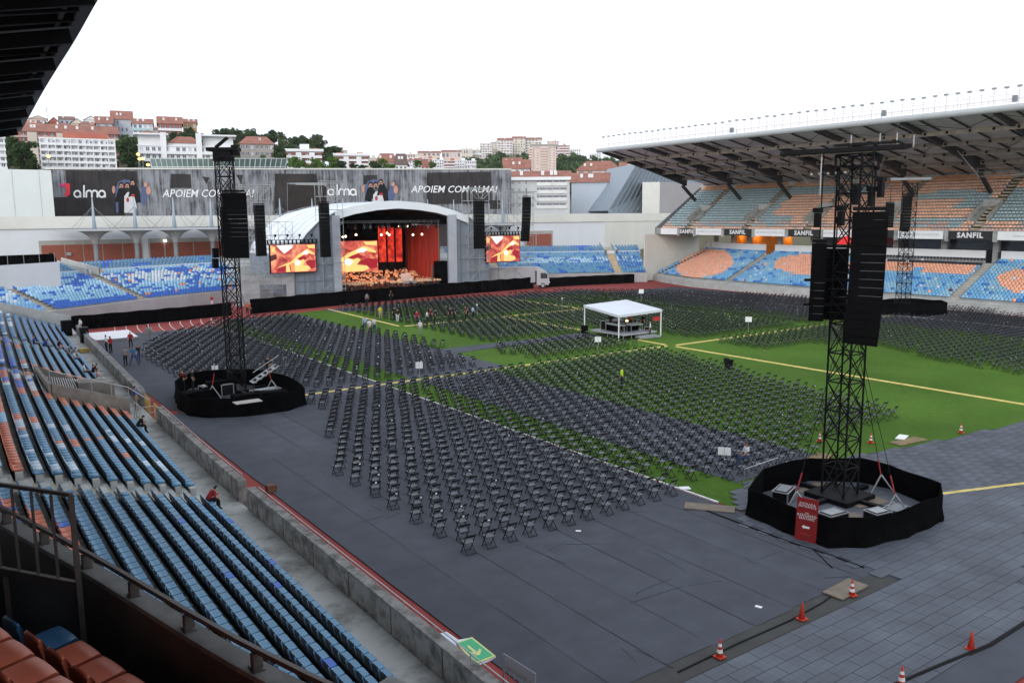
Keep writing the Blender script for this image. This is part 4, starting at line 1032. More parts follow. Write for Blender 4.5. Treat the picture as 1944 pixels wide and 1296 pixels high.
# umbrella canopy on mushroom columns
CN = root('canopy', (64,152,0), 'scalloped white canopy on grey mushroom columns with slender masts', 'canopy')
YC = 152.0; SP = 6.3; XC0 = ay(183,480,YC).x
def mush(x, first):
    m = MB(); m.lathe([(.42,-1.2),(.40,3.9)],10,(x,YC,5.2)); m.build('column', M_GREYM, CN, smooth=True)
    n = 16; ring = 7; P = []
    h = SP/2
    for i in range(ring):
        u = i/(ring-1); z = 9.05 + 2.15*(1-(1-u)**2.1)**.95
        for j in range(n):
            a = 2*math.pi*(j+.5)/n; cx, cy = math.cos(a), math.sin(a); sq = 1/max(abs(cx),abs(cy)); rr = lerp(.42, h*lerp(1,sq,.95), u**1.35)
            P.append((x+cx*rr, YC+cy*rr*1.05, z))
    F = [(i*n+j, i*n+(j+1)%n, (i+1)*n+(j+1)%n, (i+1)*n+j) for i in range(ring-1) for j in range(n)]
    m = MB(); m.add(P, F); m.build('mushroom_head', mat('grey canopy underside',(.36,.36,.36),.8,.08,.5), CN, smooth=True)
    m = MB(); m.tube((x,YC,11.3),(x,YC,16.7),.36,10,.06); m.build('mast', mat('pale blue grey mast',(.34,.40,.46),.5,.05,1), CN, smooth=True)
    m = MB()
    for dx, dy in ((-3,-3),(3,-3),(-3,3),(3,3)): m.tube((x,YC,15.2),(x+dx,YC+dy,11.5),.035,4)
    m.build('stay_cable', M_GREYM, CN)
for k in range(14): mush(XC0+SP*k, k==0)
m = MB(); m.box(XC0-SP*.95, XC0+SP*13.5, YC-3.4, YC+3.4, 11.2, 11.46); m.build('canopy_top', mat('canopy edge',(.42,.44,.46),.7,.05,1), CN)
# pale metal block at far left
MBK = root('metal_clad_block', (5,170,0), 'plain pale metal clad block at the left end of the banner', 'building')
m = MB(); m.box(-30, 20.2, 172, 200, 0, ay(90,323,172).z); m.build('wall', mat('pale green white cladding',(.66,.70,.68),.6,.05,.1), MBK)
m = MB()
for x in np.arange(-28, 20, 4.2): m.box(x,x+.08,171.97,172,13,22)
m.build('cladding_joint', M_CONC2, MBK)
# banner building
BL, BR_ = Vector((20.8,186,0)), Vector((117.6,166,0)); bd = (BR_-BL).normalized(); bn = Vector((bd.y,-bd.x,0))
BBm = root('banner_building', (70,176,0), 'long low building wrapped in a black and white printed banner', 'building')
ZT0, ZT1, ZB_ = 22.9, 24.3, 13.4
def bpt(t, z, off=0): p = BL + (BR_-BL)*t + bn*off; return Vector((p.x,p.y,z))
Lb = (BR_-BL).length
m = MB(); A, B_ = bpt(0,0), bpt(1,0); back = -bn*16
m.add([(*A.xy,0),(*B_.xy,0),(*(B_+back).xy,0),(*(A+back).xy,0),(*A.xy,ZT0),(*B_.xy,ZT1),(*(B_+back).xy,ZT1),(*(A+back).xy,ZT0)],[(4,5,6,7),(0,1,5,4),(1,2,6,5),(2,3,7,6),(3,0,4,7)]); m.build('wall', M_CREAM, BBm)
# survey onto the banner plane
def on_b(px, py, off=.1):
    d = ray(px,py); o = BL + bn*off; t = (o-EYE).dot(bn)/d.dot(bn); return EYE + d*t
def bmat(name, lo, hi, sx):
    m = bpy.data.materials.new(name); m.use_nodes = True; n = m.node_tree; p = n.nodes['Principled BSDF']; p.inputs['Roughness'].default_value = .85
    ge = n.nodes.new('ShaderNodeTexCoord'); mp = n.nodes.new('ShaderNodeMapping'); mp.inputs['Scale'].default_value = (sx,sx,.12)
    ns = n.nodes.new('ShaderNodeTexNoise'); ns.inputs['Scale'].default_value = 1; ns.inputs['Detail'].default_value = 8; ns.inputs['Roughness'].default_value = .75
    n.links.new(ge.outputs['Object'], mp.inputs['Vector']); n.links.new(mp.outputs[0], ns.inputs['Vector'])
    wv = n.nodes.new('ShaderNodeTexNoise'); wv.inputs['Scale'].default_value = .35; wv.inputs['Detail'].default_value = 3; n.links.new(ge.outputs['Object'], wv.inputs['Vector'])
    ad_ = n.nodes.new('ShaderNodeMath'); ad_.operation = 'MULTIPLY_ADD'; ad_.inputs[1].default_value = .5; n.links.new(wv.outputs['Fac'], ad_.inputs[0]); n.links.new(ns.outputs['Fac'], ad_.inputs[2])
    rp = n.nodes.new('ShaderNodeValToRGB'); rp.color_ramp.elements[0].position = .60; rp.color_ramp.elements[1].position = .82
    rp.color_ramp.elements[0].color = (*lo,1); rp.color_ramp.elements[1].color = (*hi,1)
    n.links.new(ad_.outputs[0], rp.inputs[0]); n.links.new(rp.outputs[0], p.inputs['Base Color']); return m
M_WOODP = bmat('printed pale planks',(.035,.035,.04),(.25,.26,.285),2.2); M_DARKP = bmat('printed dark planks',(.012,.011,.012),(.035,.03,.03),1.6)
m = MB(); m.add([bpt(0,ZB_,.1),bpt(1,ZB_,.1),bpt(1,ZT1-.1,.1),bpt(0,ZT0-.1,.1)],[(0,1,2,3)]); ban = m.build('banner', M_WOODP, BBm)
m = MB(); m.bar(bpt(0,ZT0,.15),bpt(1,ZT1,.15),.25,.3); m.build('top_trim', M_CREAM, BBm)
def pq(name, pts_, material, off=.14):
    q = MB(); q.add([on_b(x,y,off) for x,y in pts_], [tuple(range(len(pts_)))]); return q.build(name, material, ban)
for rect in ([(124,323),(260,325),(262,345),(235,414),(95,414),(93,375),(128,374)],[(324,330),(362,331),(364,357),(323,357)],[(522,330),(600,330),(604,347),(545,347),(545,405),(520,405)],[(810,328),(932,326),(934,386),(810,388)],[(660,385),(700,385),(700,400),(660,400)],[(930,380),(950,380),(950,397),(930,397)],[(384,335),(398,337),(392,350)],[(448,332),(462,332),(458,350)],[(690,333),(716,332),(716,350),(690,350)]):
    pq('printed_dark_panel', [(x,y) for x,y in rect][::-1], M_DARKP)
# printed door-like panel with pale lintel
pq('printed_dark_panel', [(546,400),(546,350),(620,350),(620,400)][::1], mat('printed brown black',(.03,.025,.024),.9,.2,1), .16); pq('printed_lintel', [(561,351),(620,352),(620,347),(561,347)], mat('printed grey',(.3,.31,.32),.9,.1,1), .18)
# lettering
M_LET = mat('white banner lettering',(.78,.78,.8),.6,0,1)
def stroke(m, pts_, w, off=.24):
    P = [Vector(p) for p in pts_]; n = len(P); Lp, Rp = [], []
    for i in range(n):
        d = (P[min(i+1,n-1)]-P[max(i-1,0)]).normalized(); q = Vector((-d.y,d.x))*w/2; Lp.append(P[i]+q); Rp.append(P[i]-q)
    vs = [on_b(*p,off) for p in Lp] + [on_b(*p,off) for p in Rp]
    m.add(vs, [(i,i+1,n+i+1,n+i) for i in range(n-1)])
def arc(cx, cy, rx, ry, a0, a1, n=14): return [(cx+rx*math.cos(R(a0+(a1-a0)*k/n)), cy-ry*math.sin(R(a0+(a1-a0)*k/n))) for k in range(n+1)]
def alma(x0, yb, s, name):
    m = MB(); w = 3.4*s
    def a_(cx): stroke(m, arc(cx, yb-7*s, 6*s, 6.2*s, 0, 360, 20), w); stroke(m, [(cx+6.2*s, yb-7*s),(cx+6.2*s, yb)], w)
    a_(x0+7*s); stroke(m, [(x0+20*s, yb-24*s),(x0+20*s, yb)], w)
    for c in (x0+30*s, x0+41*s):
        stroke(m, arc(c, yb-8*s, 5.4*s, 5.6*s, 0, 180, 10), w); 
    for c in (x0+24.6*s, x0+35.5*s, x0+46.4*s): stroke(m, [(c, yb-8*s),(c, yb)], w)
    a_(x0+55*s); return m.build(name, M_LET, ban)
alma(140, 375, .97, 'lettering_alma'); alma(622, 371, .88, 'lettering_alma')
# red pink emblem
m = MB(); m.add([on_b(x,y,.24) for x,y in ((113,349),(131,348),(133,350),(133,369),(126,374),(122,370),(126,362),(124,356),(118,355),(112,352))],[tuple(range(9,-1,-1))]); m.build('printed_emblem', mat('red emblem',(.75,.05,.07),.7,0,1), ban)
m = MB(); m.add([on_b(x,y,.26) for x,y in ((113,349),(124,348.4),(124,355),(118,354.5),(112,352))],[(4,3,2,1,0)]); m.build('printed_emblem', mat('magenta emblem',(.62,.06,.22),.7,0,1), ban)
for (xa, xb, yb) in ((307,482,368),(779,944,360)):
    a = on_b(xa,yb,.22); c = on_b(xb,yb,.22); L = (c-a).length; me = text_mesh('APOIEM COM ALMA!', 2.0, shear=.25, bold=.012, extrude=.01); wd = max(v.co.x for v in me.vertices)-min(v.co.x for v in me.vertices)
    X = (c-a).normalized(); N = bn; U = N.cross(X); o = (a+c)/2 - _wloc(ban); sx = L/wd
    me.transform(Matrix.Diagonal((sx, 1.12, 1, 1))); me.transform(Matrix(((X.x,U.x,N.x,o.x),(X.y,U.y,N.y,o.y),(X.z,U.z,N.z,o.z),(0,0,0,1)))); me.materials.clear(); me.materials.append(M_LET); link_mesh('lettering_slogan', me, ban)
# printed group of cheering fans
SK = mat('printed skin',(.5,.27,.2),.9,.1,1); PB = mat('printed black clothes',(.012,.012,.014),.9,.1,1); PWH = mat('printed white shirt',(.6,.6,.62),.9,.1,1); PJ = mat('printed blue cloth',(.09,.12,.22),.9,.1,1); PHR = mat('printed dark hair',(.02,.015,.013),.9,.1,1)
def fans(ox, oy, s):
    T = lambda L: [(ox+x*s, oy+y*s) for x, y in L]
    def el(cx, cy, rx, ry, mt, off): pq('printed_figure', T([(cx+rx*math.cos(R(a)), cy+ry*math.sin(R(a))) for a in range(0,360,30)]), mt, off)
    pq('printed_figure', T([(8,50),(8,24),(14,10),(26,5),(40,7),(44,14),(30,12),(20,20),(16,50)]), PJ, .17)
    pq('printed_figure', T([(6,74),(8,45),(14,24),(24,22),(30,30),(28,74)]), PB, .19); pq('printed_figure', T([(26,74),(26,40),(32,32),(42,30),(48,40),(52,64),(44,74)]), PWH, .20)
    pq('printed_figure', T([(34,42),(40,14),(50,14),(58,30),(60,52),(50,54),(46,38)]), PB, .21); pq('printed_figure', T([(56,48),(64,18),(76,20),(74,44),(66,60)]), PJ, .18)
    pq('printed_figure', T([(8,52),(14,52),(14,74),(9,74)]), PJ, .22)
    for cx, cy in ((20,20),(32,20),(43,14)): el(cx,cy-3,5.4,6.5,PHR,.23); el(cx,cy,4,5.8,SK,.25); el(cx,cy+4,3.2,2.4,PHR,.255); el(cx,cy-1,3,.9,PHR,.255)
    el(4,26,3.2,8,SK,.25); el(76,28,5,9,SK,.25); el(70,16,4,5,SK,.25)
    el(33,47,3,5,mat('printed red scarf',(.4,.05,.05),.9,.1,1),.27); el(44,38,4,3,mat('printed red scarf',(.4,.05,.05),.9,.1,1),.27)
fans(212, 336, .92); fans(686, 336, .86)
# glass drum building behind the banner
GB = root('glass_building', (60,215,0), 'curved glass fronted hall flaring outwards above the banner', 'building')
D0 = 232; top = [ad(x,y,D0 - 14*math.sin(math.pi*(x-285)/260)) for x, y in [(285+10*k, 301+ .0*k) for k in range(27)]]; bot = [ad(x,y,D0 - 13*math.sin(math.pi*(x-285)/260)) for x, y in [(292+9.5*k, 330) for k in range(27)]]
m = MB()
for i in range(26): m.add([bot[i],bot[i+1],top[i+1],top[i]],[(0,1,2,3)])
M_GG = mat('greenish glazing',(.10,.145,.14),.15,.3,.25,spec=.7)
m.build('glazing', M_GG, GB)
m = MB()
for i in range(27): m.bar(bot[i],top[i],.16,.2)
for L in (0, .45, 1):
    for i in range(26): m.bar(lerp(bot[i],top[i],L),lerp(bot[i+1],top[i+1],L),.2,.2)
m.build('mullion', mat('pale mullion',(.5,.54,.52),.5,.05,1), GB)
m = MB(); m.add([*top, top[-1]+Vector((6,22,-1)), top[0]+Vector((8,22,-1))],[tuple(range(29))]); m.build('roof', M_CONC2, GB)
m = MB(); m.prism([(p.x,p.y) for p in bot[::5]]+[(bot[-1].x+10,bot[-1].y+20),(bot[0].x+10,bot[0].y+20)], 0, bot[0].z); m.build('base', M_CONC2, GB)
# ================================================================== STAGE
YS = 122.0; YD = 143.0
ST = root('concert_stage', (63.5,132,0), 'concert stage with white vaulted roof, grey wings and red lit interior', 'stage')
prof = [(45.9,7.2),(46.6,8.9),(48.0,10.7),(50.0,12.5),(52.6,13.85),(56.0,14.75),(60,15.35),(63.6,15.6),(67.5,15.35),(71,14.85),(74.4,14.0),(77.2,13.05),(79.4,11.3),(81.0,9.0),(81.6,7.4)]
M_TARP = mat('vault tarpaulin',(.74,.78,.82),.5,.04,.3); M_WING = mat('grey wing scrim',(.22,.255,.30),.85,0,.3)
m = MB(); ys_ = [YS-.4]+list(np.linspace(YS+2, YD, 8)); n = len(prof)
P = [(x, y, z + (.12*math.sin(k*1.3))) for k, y in enumerate(ys_) for x, z in prof]
m.add(P, [(k*n+i, k*n+i+1, (k+1)*n+i+1, (k+1)*n+i) for k in range(len(ys_)-1) for i in range(n-1)])
rfS = m.build('vault_roof', M_TARP, ST, smooth=False)
m = MB()       # deep front rim
front = [p for p in prof[4:12]]; nf = len(front)
P = [(x,YS-.45,z+.05) for x,z in front] + [(x,YS-.45,z-1.15) for x,z in front] + [(x,YS+.2,z-1.15) for x,z in front]
m.add(P, [(i,i+1,nf+i+1,nf+i) for i in range(nf-1)]+[(nf+i,nf+i+1,2*nf+i+1,2*nf+i) for i in range(nf-1)]); m.build('front_rim', M_TARP, rfS)
m = MB()
for k in range(0, len(ys_), 1):
    for (x0,z0),(x1,z1) in zip(prof[:-1],prof[1:]): m.bar((x0,ys_[k],z0+.1),(x1,ys_[k],z1+.1),.06,.05)
m.build('roof_seam', mat('grey seam',(.45,.48,.52),.6,.05,1), rfS)
# wings: cloth panels left and right of the opening, tops following the vault
def wing(xs, nm):
    m = MB(); top = lambda x: float(np.interp(x,[p[0] for p in prof],[p[1] for p in prof]))-.05
    P = []; k = 0
    for x in xs:
        y = YS + .12*math.sin(k*1.7); P += [(x,y,1.0),(x,y+.03*math.sin(k),lerp(1,top(x),.5)),(x,y,top(x))]; k += 1
    m.add(P, [(3*i+j,3*i+3+j,3*i+4+j,3*i+1+j) for i in range(len(xs)-1) for j in range(2)]); return m.build(nm, M_WING, ST)
wing(list(np.linspace(46.0,53.2,12)),'left_wing'); wing(list(np.linspace(73.0,81.4,12)),'right_wing')
m = MB()
for x in (47.4,49.0,50.6,75.6,77.4,79.2): m.tube((x,YS-.16,1),(x,YS-.16,float(np.interp(x,[p[0] for p in prof],[p[1] for p in prof]))-.2),.035,5)
for z in (3.4,5.8,8.2):
    for xa, xb in ((46.2,52.2),(74.6,81.2)):
        if z > 8 and xa < 50: xa = 47.2
        m.tube((xa,YS-.16,z),(xb,YS-.16,z),.03,5)
m.build('wing_scaffold', mat('dull scaffold',(.16,.165,.18),.5,.1,1), ST)
# white pillars beside the opening
for xa, xb in ((52.1,53.35),(73.0,74.6)):
    m = MB(); m.box(xa,xb,YS-.55,YS-.2,1.1,13.4); m.build('pillar_cloth', mat('pale pillar cloth',(.40,.43,.48),.8,.08,.7), ST)
# side cloth (visible on the left flank)
m = MB(); m.add([(45.9,YS,1),(45.9,YD,1),(45.9,YD,7.2),(45.9,YS,7.2)],[(0,1,2,3)]); m.build('flank_cloth', M_WING, ST)
# floor, skirt, back wall, ceiling drape
m = MB(); m.box(46,81.5,YS-1.5,YD,1.25,1.45); m.build('stage_floor', mat('dark stage floor',(.05,.03,.025),.5,.2,1), ST)
m = MB(); P = []
for k in range(70): x = 46+35.5*k/69; P += [(x,YS-1.55+.1*math.sin(k*2.1),0),(x,YS-1.55+.06*math.sin(k*2.1),1.3)]
m.add(P, [(2*i,2*i+2,2*i+3,2*i+1) for i in range(69)]); m.build('skirt', M_BLACK, ST)
m = MB(); bp_ = [(52.2,1.4)]+[(x,z-.35) for x,z in prof[4:12]]+[(77.2,1.4)]; m.add([(x,YD-.7,z) for x,z in bp_],[tuple(range(len(bp_)))]); m.build('black_backdrop', M_BLACK, ST)
m = MB(); m.box(52.5,52.9,YS+.6,YD-1,1.4,12.0); m.build('side_drape', M_BLACK, ST)
m = MB(); P = []
for k in range(2): pass
m = MB(); m.add([(x,y,z-1.3) for y in (YS+.6,YD-1) for x,z in prof[4:12]],[(i,i+1,8+i+1,8+i) for i in range(7)]); m.build('black_ceiling', M_BLACK, ST)
# red curtain on the right inner side, in tall panels
M_CUR = mat('red pleated curtain',(.30,.03,.02),.8,.35,.7,.6,stretch=(1,6,.25))
for k in range(5):
    y0 = YS+2.0+3.4*k; m = MB(); P = []
    for i in range(13):
        y = y0+3.1*i/12; x = 72.7 + .55*k + .12*math.sin(i*2.4+k); zb = 4.6 if k == 0 else 1.5; P += [(x,y,zb),(x+.1*math.sin(i*1.1),y,7),(x,y,11.6)]
    m.add(P, [(3*i+j,3*i+3+j,3*i+4+j,3*i+1+j) for i in range(12) for j in range(2)]); m.build('curtain_panel', M_CUR, ST)
    m = MB(); m.tube((72.4+.55*k,y0-.15,1.4),(72.4+.55*k,y0-.15,12.6),.1,6); m.tube((72.4+.55*k,y0-.15,1.4),(72.4+.55*k,y0-.15,5.0),.16,6); m.build('curtain_post', mat('bronze post',(.2,.12,.09),.5,.1,1), ST)
m = MB(); m.box(71.2,73.2,YS+.4,YS+1.6,1.45,5.6); m.build('black_cabinet', M_BLACK, ST)
# ------------- video screens: base picture plus the shapes of a lit musician's hands
def screen_mat(nm, e):
    m = bpy.data.materials.new(nm); m.use_nodes = True; n = m.node_tree; b_ = n.nodes['Principled BSDF']; b_.inputs['Base Color'].default_value = (.01,.01,.01,1); b_.inputs['Roughness'].default_value = .6
    tc = n.nodes.new('ShaderNodeTexCoord'); ns = n.nodes.new('ShaderNodeTexNoise'); ns.inputs['Scale'].default_value = .45; ns.inputs['Detail'].default_value = 5; ns.inputs['Distortion'].default_value = 1.2
    n.links.new(tc.outputs['Object'], ns.inputs['Vector']); rp = n.nodes.new('ShaderNodeValToRGB'); cr = rp.color_ramp
    cr.elements[0].position = .33; cr.elements[0].color = (.22,.015,.02,1); cr.elements[1].position = .68; cr.elements[1].color = (.95,.42,.22,1)
    el = cr.elements.new(.5); el.color = (.62,.10,.075,1)
    n.links.new(ns.outputs['Fac'], rp.inputs[0]); n.links.new(rp.outputs[0], b_.inputs['Emission Color']); b_.inputs['Emission Strength'].default_value = e; return m
M_SCR = screen_mat('video picture', 1.15)
M_SW = mat('video white',(1,.93,.86),.5,0,1,emit=1.3); M_SY = mat('video yellow',(1,.62,.2),.5,0,1,emit=1.25); M_SR = mat('video crimson',(.42,.01,.03),.5,0,1,emit=1); M_SO = mat('video orange',(1,.38,.14),.5,0,1,emit=1.1); M_SD = mat('video dark',(.10,.02,.02),.5,0,1,emit=1)
def screen(x0, x1, z0, z1, y, parent, clip=0.0):
    m = MB(); m.box(x0-.12,x1+.12,y+.03,y+.35,z0-.12,z1+.12); m.build('screen_frame', M_BLKM, parent)
    m = MB(); m.add([(x0,y,z0),(x1,y,z0),(x1,y,z1),(x0,y,z1)],[(0,1,2,3)]); s_ = m.build('screen_picture', M_SCR, parent); w, h = x1-x0, z1-z0
    def sh(pts_, mt, k): 
        q = MB(); q.add([(x0+max(clip,u)*w, y-.004*k, z0+v*h) for u, v in pts_],[tuple(range(len(pts_)))]); q.build('picture_shape', mt, s_)
    sh([(.13,.98),(.30,.68),(.48,.88),(.50,.99)],M_SW,1); sh([(.80,.97),(.84,.86),(.99,.84),(.99,.98)],M_SY,1); sh([(.0,.62),(.0,.42),(.14,.5),(.12,.68)],M_SD,1); sh([(.02,.95),(.02,.75),(.10,.74),(.11,.92)],M_SY,1)
    sh([(.12,.02),(.14,.18),(.34,.26),(.30,.02)],M_SR,1); sh([(.52,.5),(.58,.58),(.72,.62),(.80,.5),(.72,.36),(.62,.4)],M_SR,1); sh([(.76,.34),(.84,.44),(.99,.4),(.99,.12),(.88,.1)],M_SR,1)
    sh([(.10,.16),(.32,.32),(.44,.38),(.60,.62),(.82,.84),(.98,.66),(.97,.6),(.82,.68),(.62,.52),(.47,.30),(.33,.26)],M_SY,2)
    sh([(.32,.02),(.33,.30),(.39,.30),(.42,.02)],M_SY,3); sh([(.44,.04),(.42,.32),(.48,.34),(.52,.04)],M_SO,3); sh([(.52,.02),(.50,.34),(.58,.46),(.66,.42),(.72,.46),(.76,.40),(.70,.24),(.84,.20),(.88,.10),(.78,.02)],M_SY,3)
    sh([(.53,.28),(.53,.40),(.60,.44),(.66,.34),(.60,.22)],M_SW,4); sh([(.68,.66),(.78,.78),(.86,.72),(.80,.62)],M_SW,4)
    return s_
LS = root('side_screen', (45.6,121,0), 'glowing video screen on scaffolding at the left of the stage', 'screen', 'video screens beside the stage')
screen(42.0,49.0,4.95,9.1,YS-.9,LS)
RS = root('side_screen', (84,121,0), 'glowing video screen on scaffolding at the right of the stage', 'screen', 'video screens beside the stage')
screen(80.6,87.8,5.1,9.65,YS-.6,RS)
for rs_, x0, x1, z in ((LS,42.0,49.0,9.35),(RS,80.6,87.8,9.9)):
    m = MB()
    for dz in (0,.45): m.tube((x0-.4,YS-.7,z+dz),(x1+.4,YS-.7,z+dz),.05,5)
    for k in range(13): x = lerp(x0-.3,x1+.3,k/12); m.bar((x,YS-.75,z-.25),(x,YS-.75,z+.5),.12,.2)
    m.build('screen_truss', M_BLKM, rs_)
    for k in range(4):
        q = MB(); x = lerp(x0,x1,.1+.27*k); q.tube((x,YS-.75,z+.45),(x+.1,YS-.95,z+1.0),.05,5); q.lathe([(.06,-.1),(.2,.05),(.16,.3)],8,(x+.1,YS-1.0,z+1.0)); q.build('moving_light', M_BLKM, rs_)
CS = root('rear_screen', (58,139,0), 'large rear video screen inside the stage above the orchestra', 'screen')
screen(53.6,ay(717,480,YD-5).x,ay(690,516,YD-5).z,ay(690,457,YD-5).z,YD-5.0,CS)
M_REDB = mat('red video strip',(.85,.03,.025),.5,0,1,emit=1)
def strip_mat():
    m = bpy.data.materials.new('red led strip'); m.use_nodes = True; n = m.node_tree; b_ = n.nodes['Principled BSDF']; b_.inputs['Base Color'].default_value = (.01,.01,.01,1)
    tc = n.nodes.new('ShaderNodeTexCoord'); ns = n.nodes.new('ShaderNodeTexNoise'); ns.inputs['Scale'].default_value = 1.1; ns.inputs['Detail'].default_value = 6; n.links.new(tc.outputs['Object'], ns.inputs['Vector'])
    rp = n.nodes.new('ShaderNodeValToRGB'); rp.color_ramp.elements[0].position = .35; rp.color_ramp.elements[0].color = (.25,.0,.004,1); rp.color_ramp.elements[1].position = .7; rp.color_ramp.elements[1].color = (1,.07,.03,1)
    n.links.new(ns.outputs['Fac'], rp.inputs[0]); n.links.new(rp.outputs[0], b_.inputs['Emission Color']); b_.inputs['Emission Strength'].default_value = 1.1; return m
M_LED = strip_mat()
for k, (xa, xb) in enumerate([(ay(a_,480,YD-4.6).x, ay(b_,480,YD-4.6).x) for a_, b_ in ((720,733),(736,747),(750,761))]):
    o = root('led_column', ((xa+xb)/2,YD-3,1.4), ['brightest red led column beside the rear video screen','middle red led column at the back of the stage','dimmest red led column nearest the red curtain'][k], 'led column', 'red led columns on the stage'); m = MB(); m.box(xa,xb,YD-4.6-.3*k,YD-4.4-.3*k,4.9,11.4-.2*k); m.build('led_face', M_LED, o); m = MB(); m.box(xa-.1,xb+.1,YD-4.39-.3*k,YD-4.2-.3*k,1.4,11.6); m.build('casing', M_BLKM, o)
# stage lamps under the roof (lit), and the coloured light they give
for k, (px, py) in enumerate(((651,450),(656,449),(676,446),(724,446),(735,443),(739,446),(758,430),(775,430),(784,446),(801,445))):
    p = ay(px,py,YS+9); o = root('stage_lamp', (p.x,p.y,p.z), f'small lit stage lamp, {ordinal(k+1)} from left under the stage roof', 'lamp', 'lit lamps under the stage roof'); q = MB(); q.lathe([(.05,-.16),(.17,-.06),(.17,.1),(.05,.2)],10,(p.x,p.y,p.z)); q.build('bulb', mat('lamp glow',(1,.72,.45),.5,0,1,emit=7 if k in (0,3,5) else 3), o)
    q = MB(); q.tube((p.x,p.y,p.z+.2),(p.x,p.y,p.z+1.6),.05,5); q.build('hanger', M_BLKM, o)
def spot(loc, tgt, e, col, size=70, blend=.8, rad=.3):
    ld = bpy.data.lights.new('stage spotlight','SPOT'); ld.energy = e; ld.color = col; ld.spot_size = R(size); ld.spot_blend = blend; ld.shadow_soft_size = rad
    lo = bpy.data.objects.new('stage_spotlight', ld); COL.objects.link(lo); lo.location = loc; lo.rotation_euler = (Vector(loc)-Vector(tgt)).to_track_quat('Z','Y').to_euler()
spot((56,YS+1.5,11.5),(63,YS+8,1.5),6500,(1,.33,.11),100); spot((69,YS+1.5,12),(63,YS+8,1.5),5200,(1,.31,.10),95)
spot((60,YS+5,11),(73,YS+6,6),420,(1,.16,.08),85); spot((66,YS+3,4),(73,YS+4,7),70,(1,.16,.08),100)
spot((66,YS+1,12.5),(66,YS+3.5,1.5),1500,(1,.9,.75),16)
# roof trusses and dark fixtures hanging inside
m = MB(); rg = random.Random(3)
for y in (YS+1.6,YS+6,YS+11):
    for dz in (0,.5):
        m.tube((54,y,12.2+dz*.5),(72.5,y,12.2+dz*.5),.06,5)
    for k in range(22): x = 54+k*.84; m.tube((x,y,12.2),(x+.42,y,12.45),.03,4)
m.build('lighting_truss', mat('dull truss',(.10,.10,.11),.5,.1,1), ST)
for k in range(26):
    q = MB(); x = rg.uniform(54,72.5); y = rg.choice((YS+1.6,YS+6)); q.tube((x,y,12.1),(x,y,11.8),.05,5); q.lathe([(.12,-.5),(.2,-.35),(.2,-.1),(.1,.05)],8,(x,y,11.7)); q.build('moving_light', M_BLKM if k%3 else MATS['dull truss'], ST)
# orchestra: a dense seated mass
fig = MB()
fig.add([(-.18,-.1,.45),(.18,-.1,.45),(.2,.12,.45),(-.2,.12,.45),(-.22,-.08,1.0),(.22,-.08,1.0),(.2,.1,1.0),(-.2,.1,1.0)],[(0,1,5,4),(1,2,6,5),(2,3,7,6),(3,0,4,7),(4,5,6,7)])
fig.add([(-.09,-.08,1.04),(.09,-.08,1.04),(.09,.09,1.04),(-.09,.09,1.04),(-.08,-.07,1.27),(.08,-.07,1.27),(.08,.08,1.27),(-.08,.08,1.27)],[(0,1,5,4),(1,2,6,5),(2,3,7,6),(3,0,4,7),(4,5,6,7)],0,(.45,.25,.17))
fig.add([(-.2,-.5,.4),(.2,-.5,.4),(.2,.0,.4),(-.2,.0,.4),(-.2,-.5,.55),(.2,-.5,.55),(.2,.0,.55),(-.2,.0,.55)],[(0,1,5,4),(1,2,6,5),(3,0,4,7),(4,5,6,7)],0,(.02,.02,.022))
fig.add([(-.18,-.5,0),(-.05,-.5,0),(-.05,-.38,0),(-.18,-.38,0),(-.18,-.5,.4),(-.05,-.5,.4),(-.05,-.38,.4),(-.18,-.38,.4)],[(0,1,5,4),(1,2,6,5),(2,3,7,6),(3,0,4,7)],0,(.02,.02,.022))
fig.add([(.05,-.55,.7),(.30,-.3,.75),(.34,-.26,1.0),(.12,-.5,1.05)],[(0,1,2,3)],0,(.42,.13,.04)); fig.add([(-.25,-.75,.95),(.2,-.8,.95),(.2,-.72,1.2),(-.25,-.67,1.2)],[(0,1,2,3)],0,(.5,.36,.22))
pl, cl = [], []
for k in range(210):
    x = rg.uniform(53.4,71.6); row = rg.randrange(9); y = YS+.5+row*1.35+rg.uniform(-.3,.3)
    if 64.5 < x < 67.5 and y < YS+4: continue
    pl.append((x,y,1.45+max(0,row-3)*.22,rg.uniform(-.7,.7))); cl.append(rg.choice([(.02,.02,.022),(.02,.02,.022),(.03,.02,.02),(.30,.05,.03),(.4,.25,.14),(.03,.03,.03)]))
V, F, C = scatter(fig, pl, cl); o = quadmesh('orchestra', V, F, C, M_VC); tag(o, 'seated orchestra in dark clothes massed across the stage floor', 'orchestra')
# grand piano lid glinting white at centre front
m = MB(); m.prism([(64.7,YS+.6),(67.2,YS+.4),(67.4,YS+1.6),(66.4,YS+2.2),(65.2,YS+1.9)],2.1,2.5); 
for x, y in ((65,YS+.9),(67,YS+.8),(66.2,YS+1.9)): m.tube((x,y,1.45),(x,y,2.1),.07,6)
m.add([(64.9,YS+1.8,2.5),(67.2,YS+1.7,2.5),(66.9,YS+2.2,3.7),(65.2,YS+2.3,3.7)],[(0,1,2,3)])
tag(m.build('grand_piano', mat('white piano lacquer',(.32,.30,.28),.3,.05,1)), 'white grand piano with open lid at the centre front of stage', 'piano')

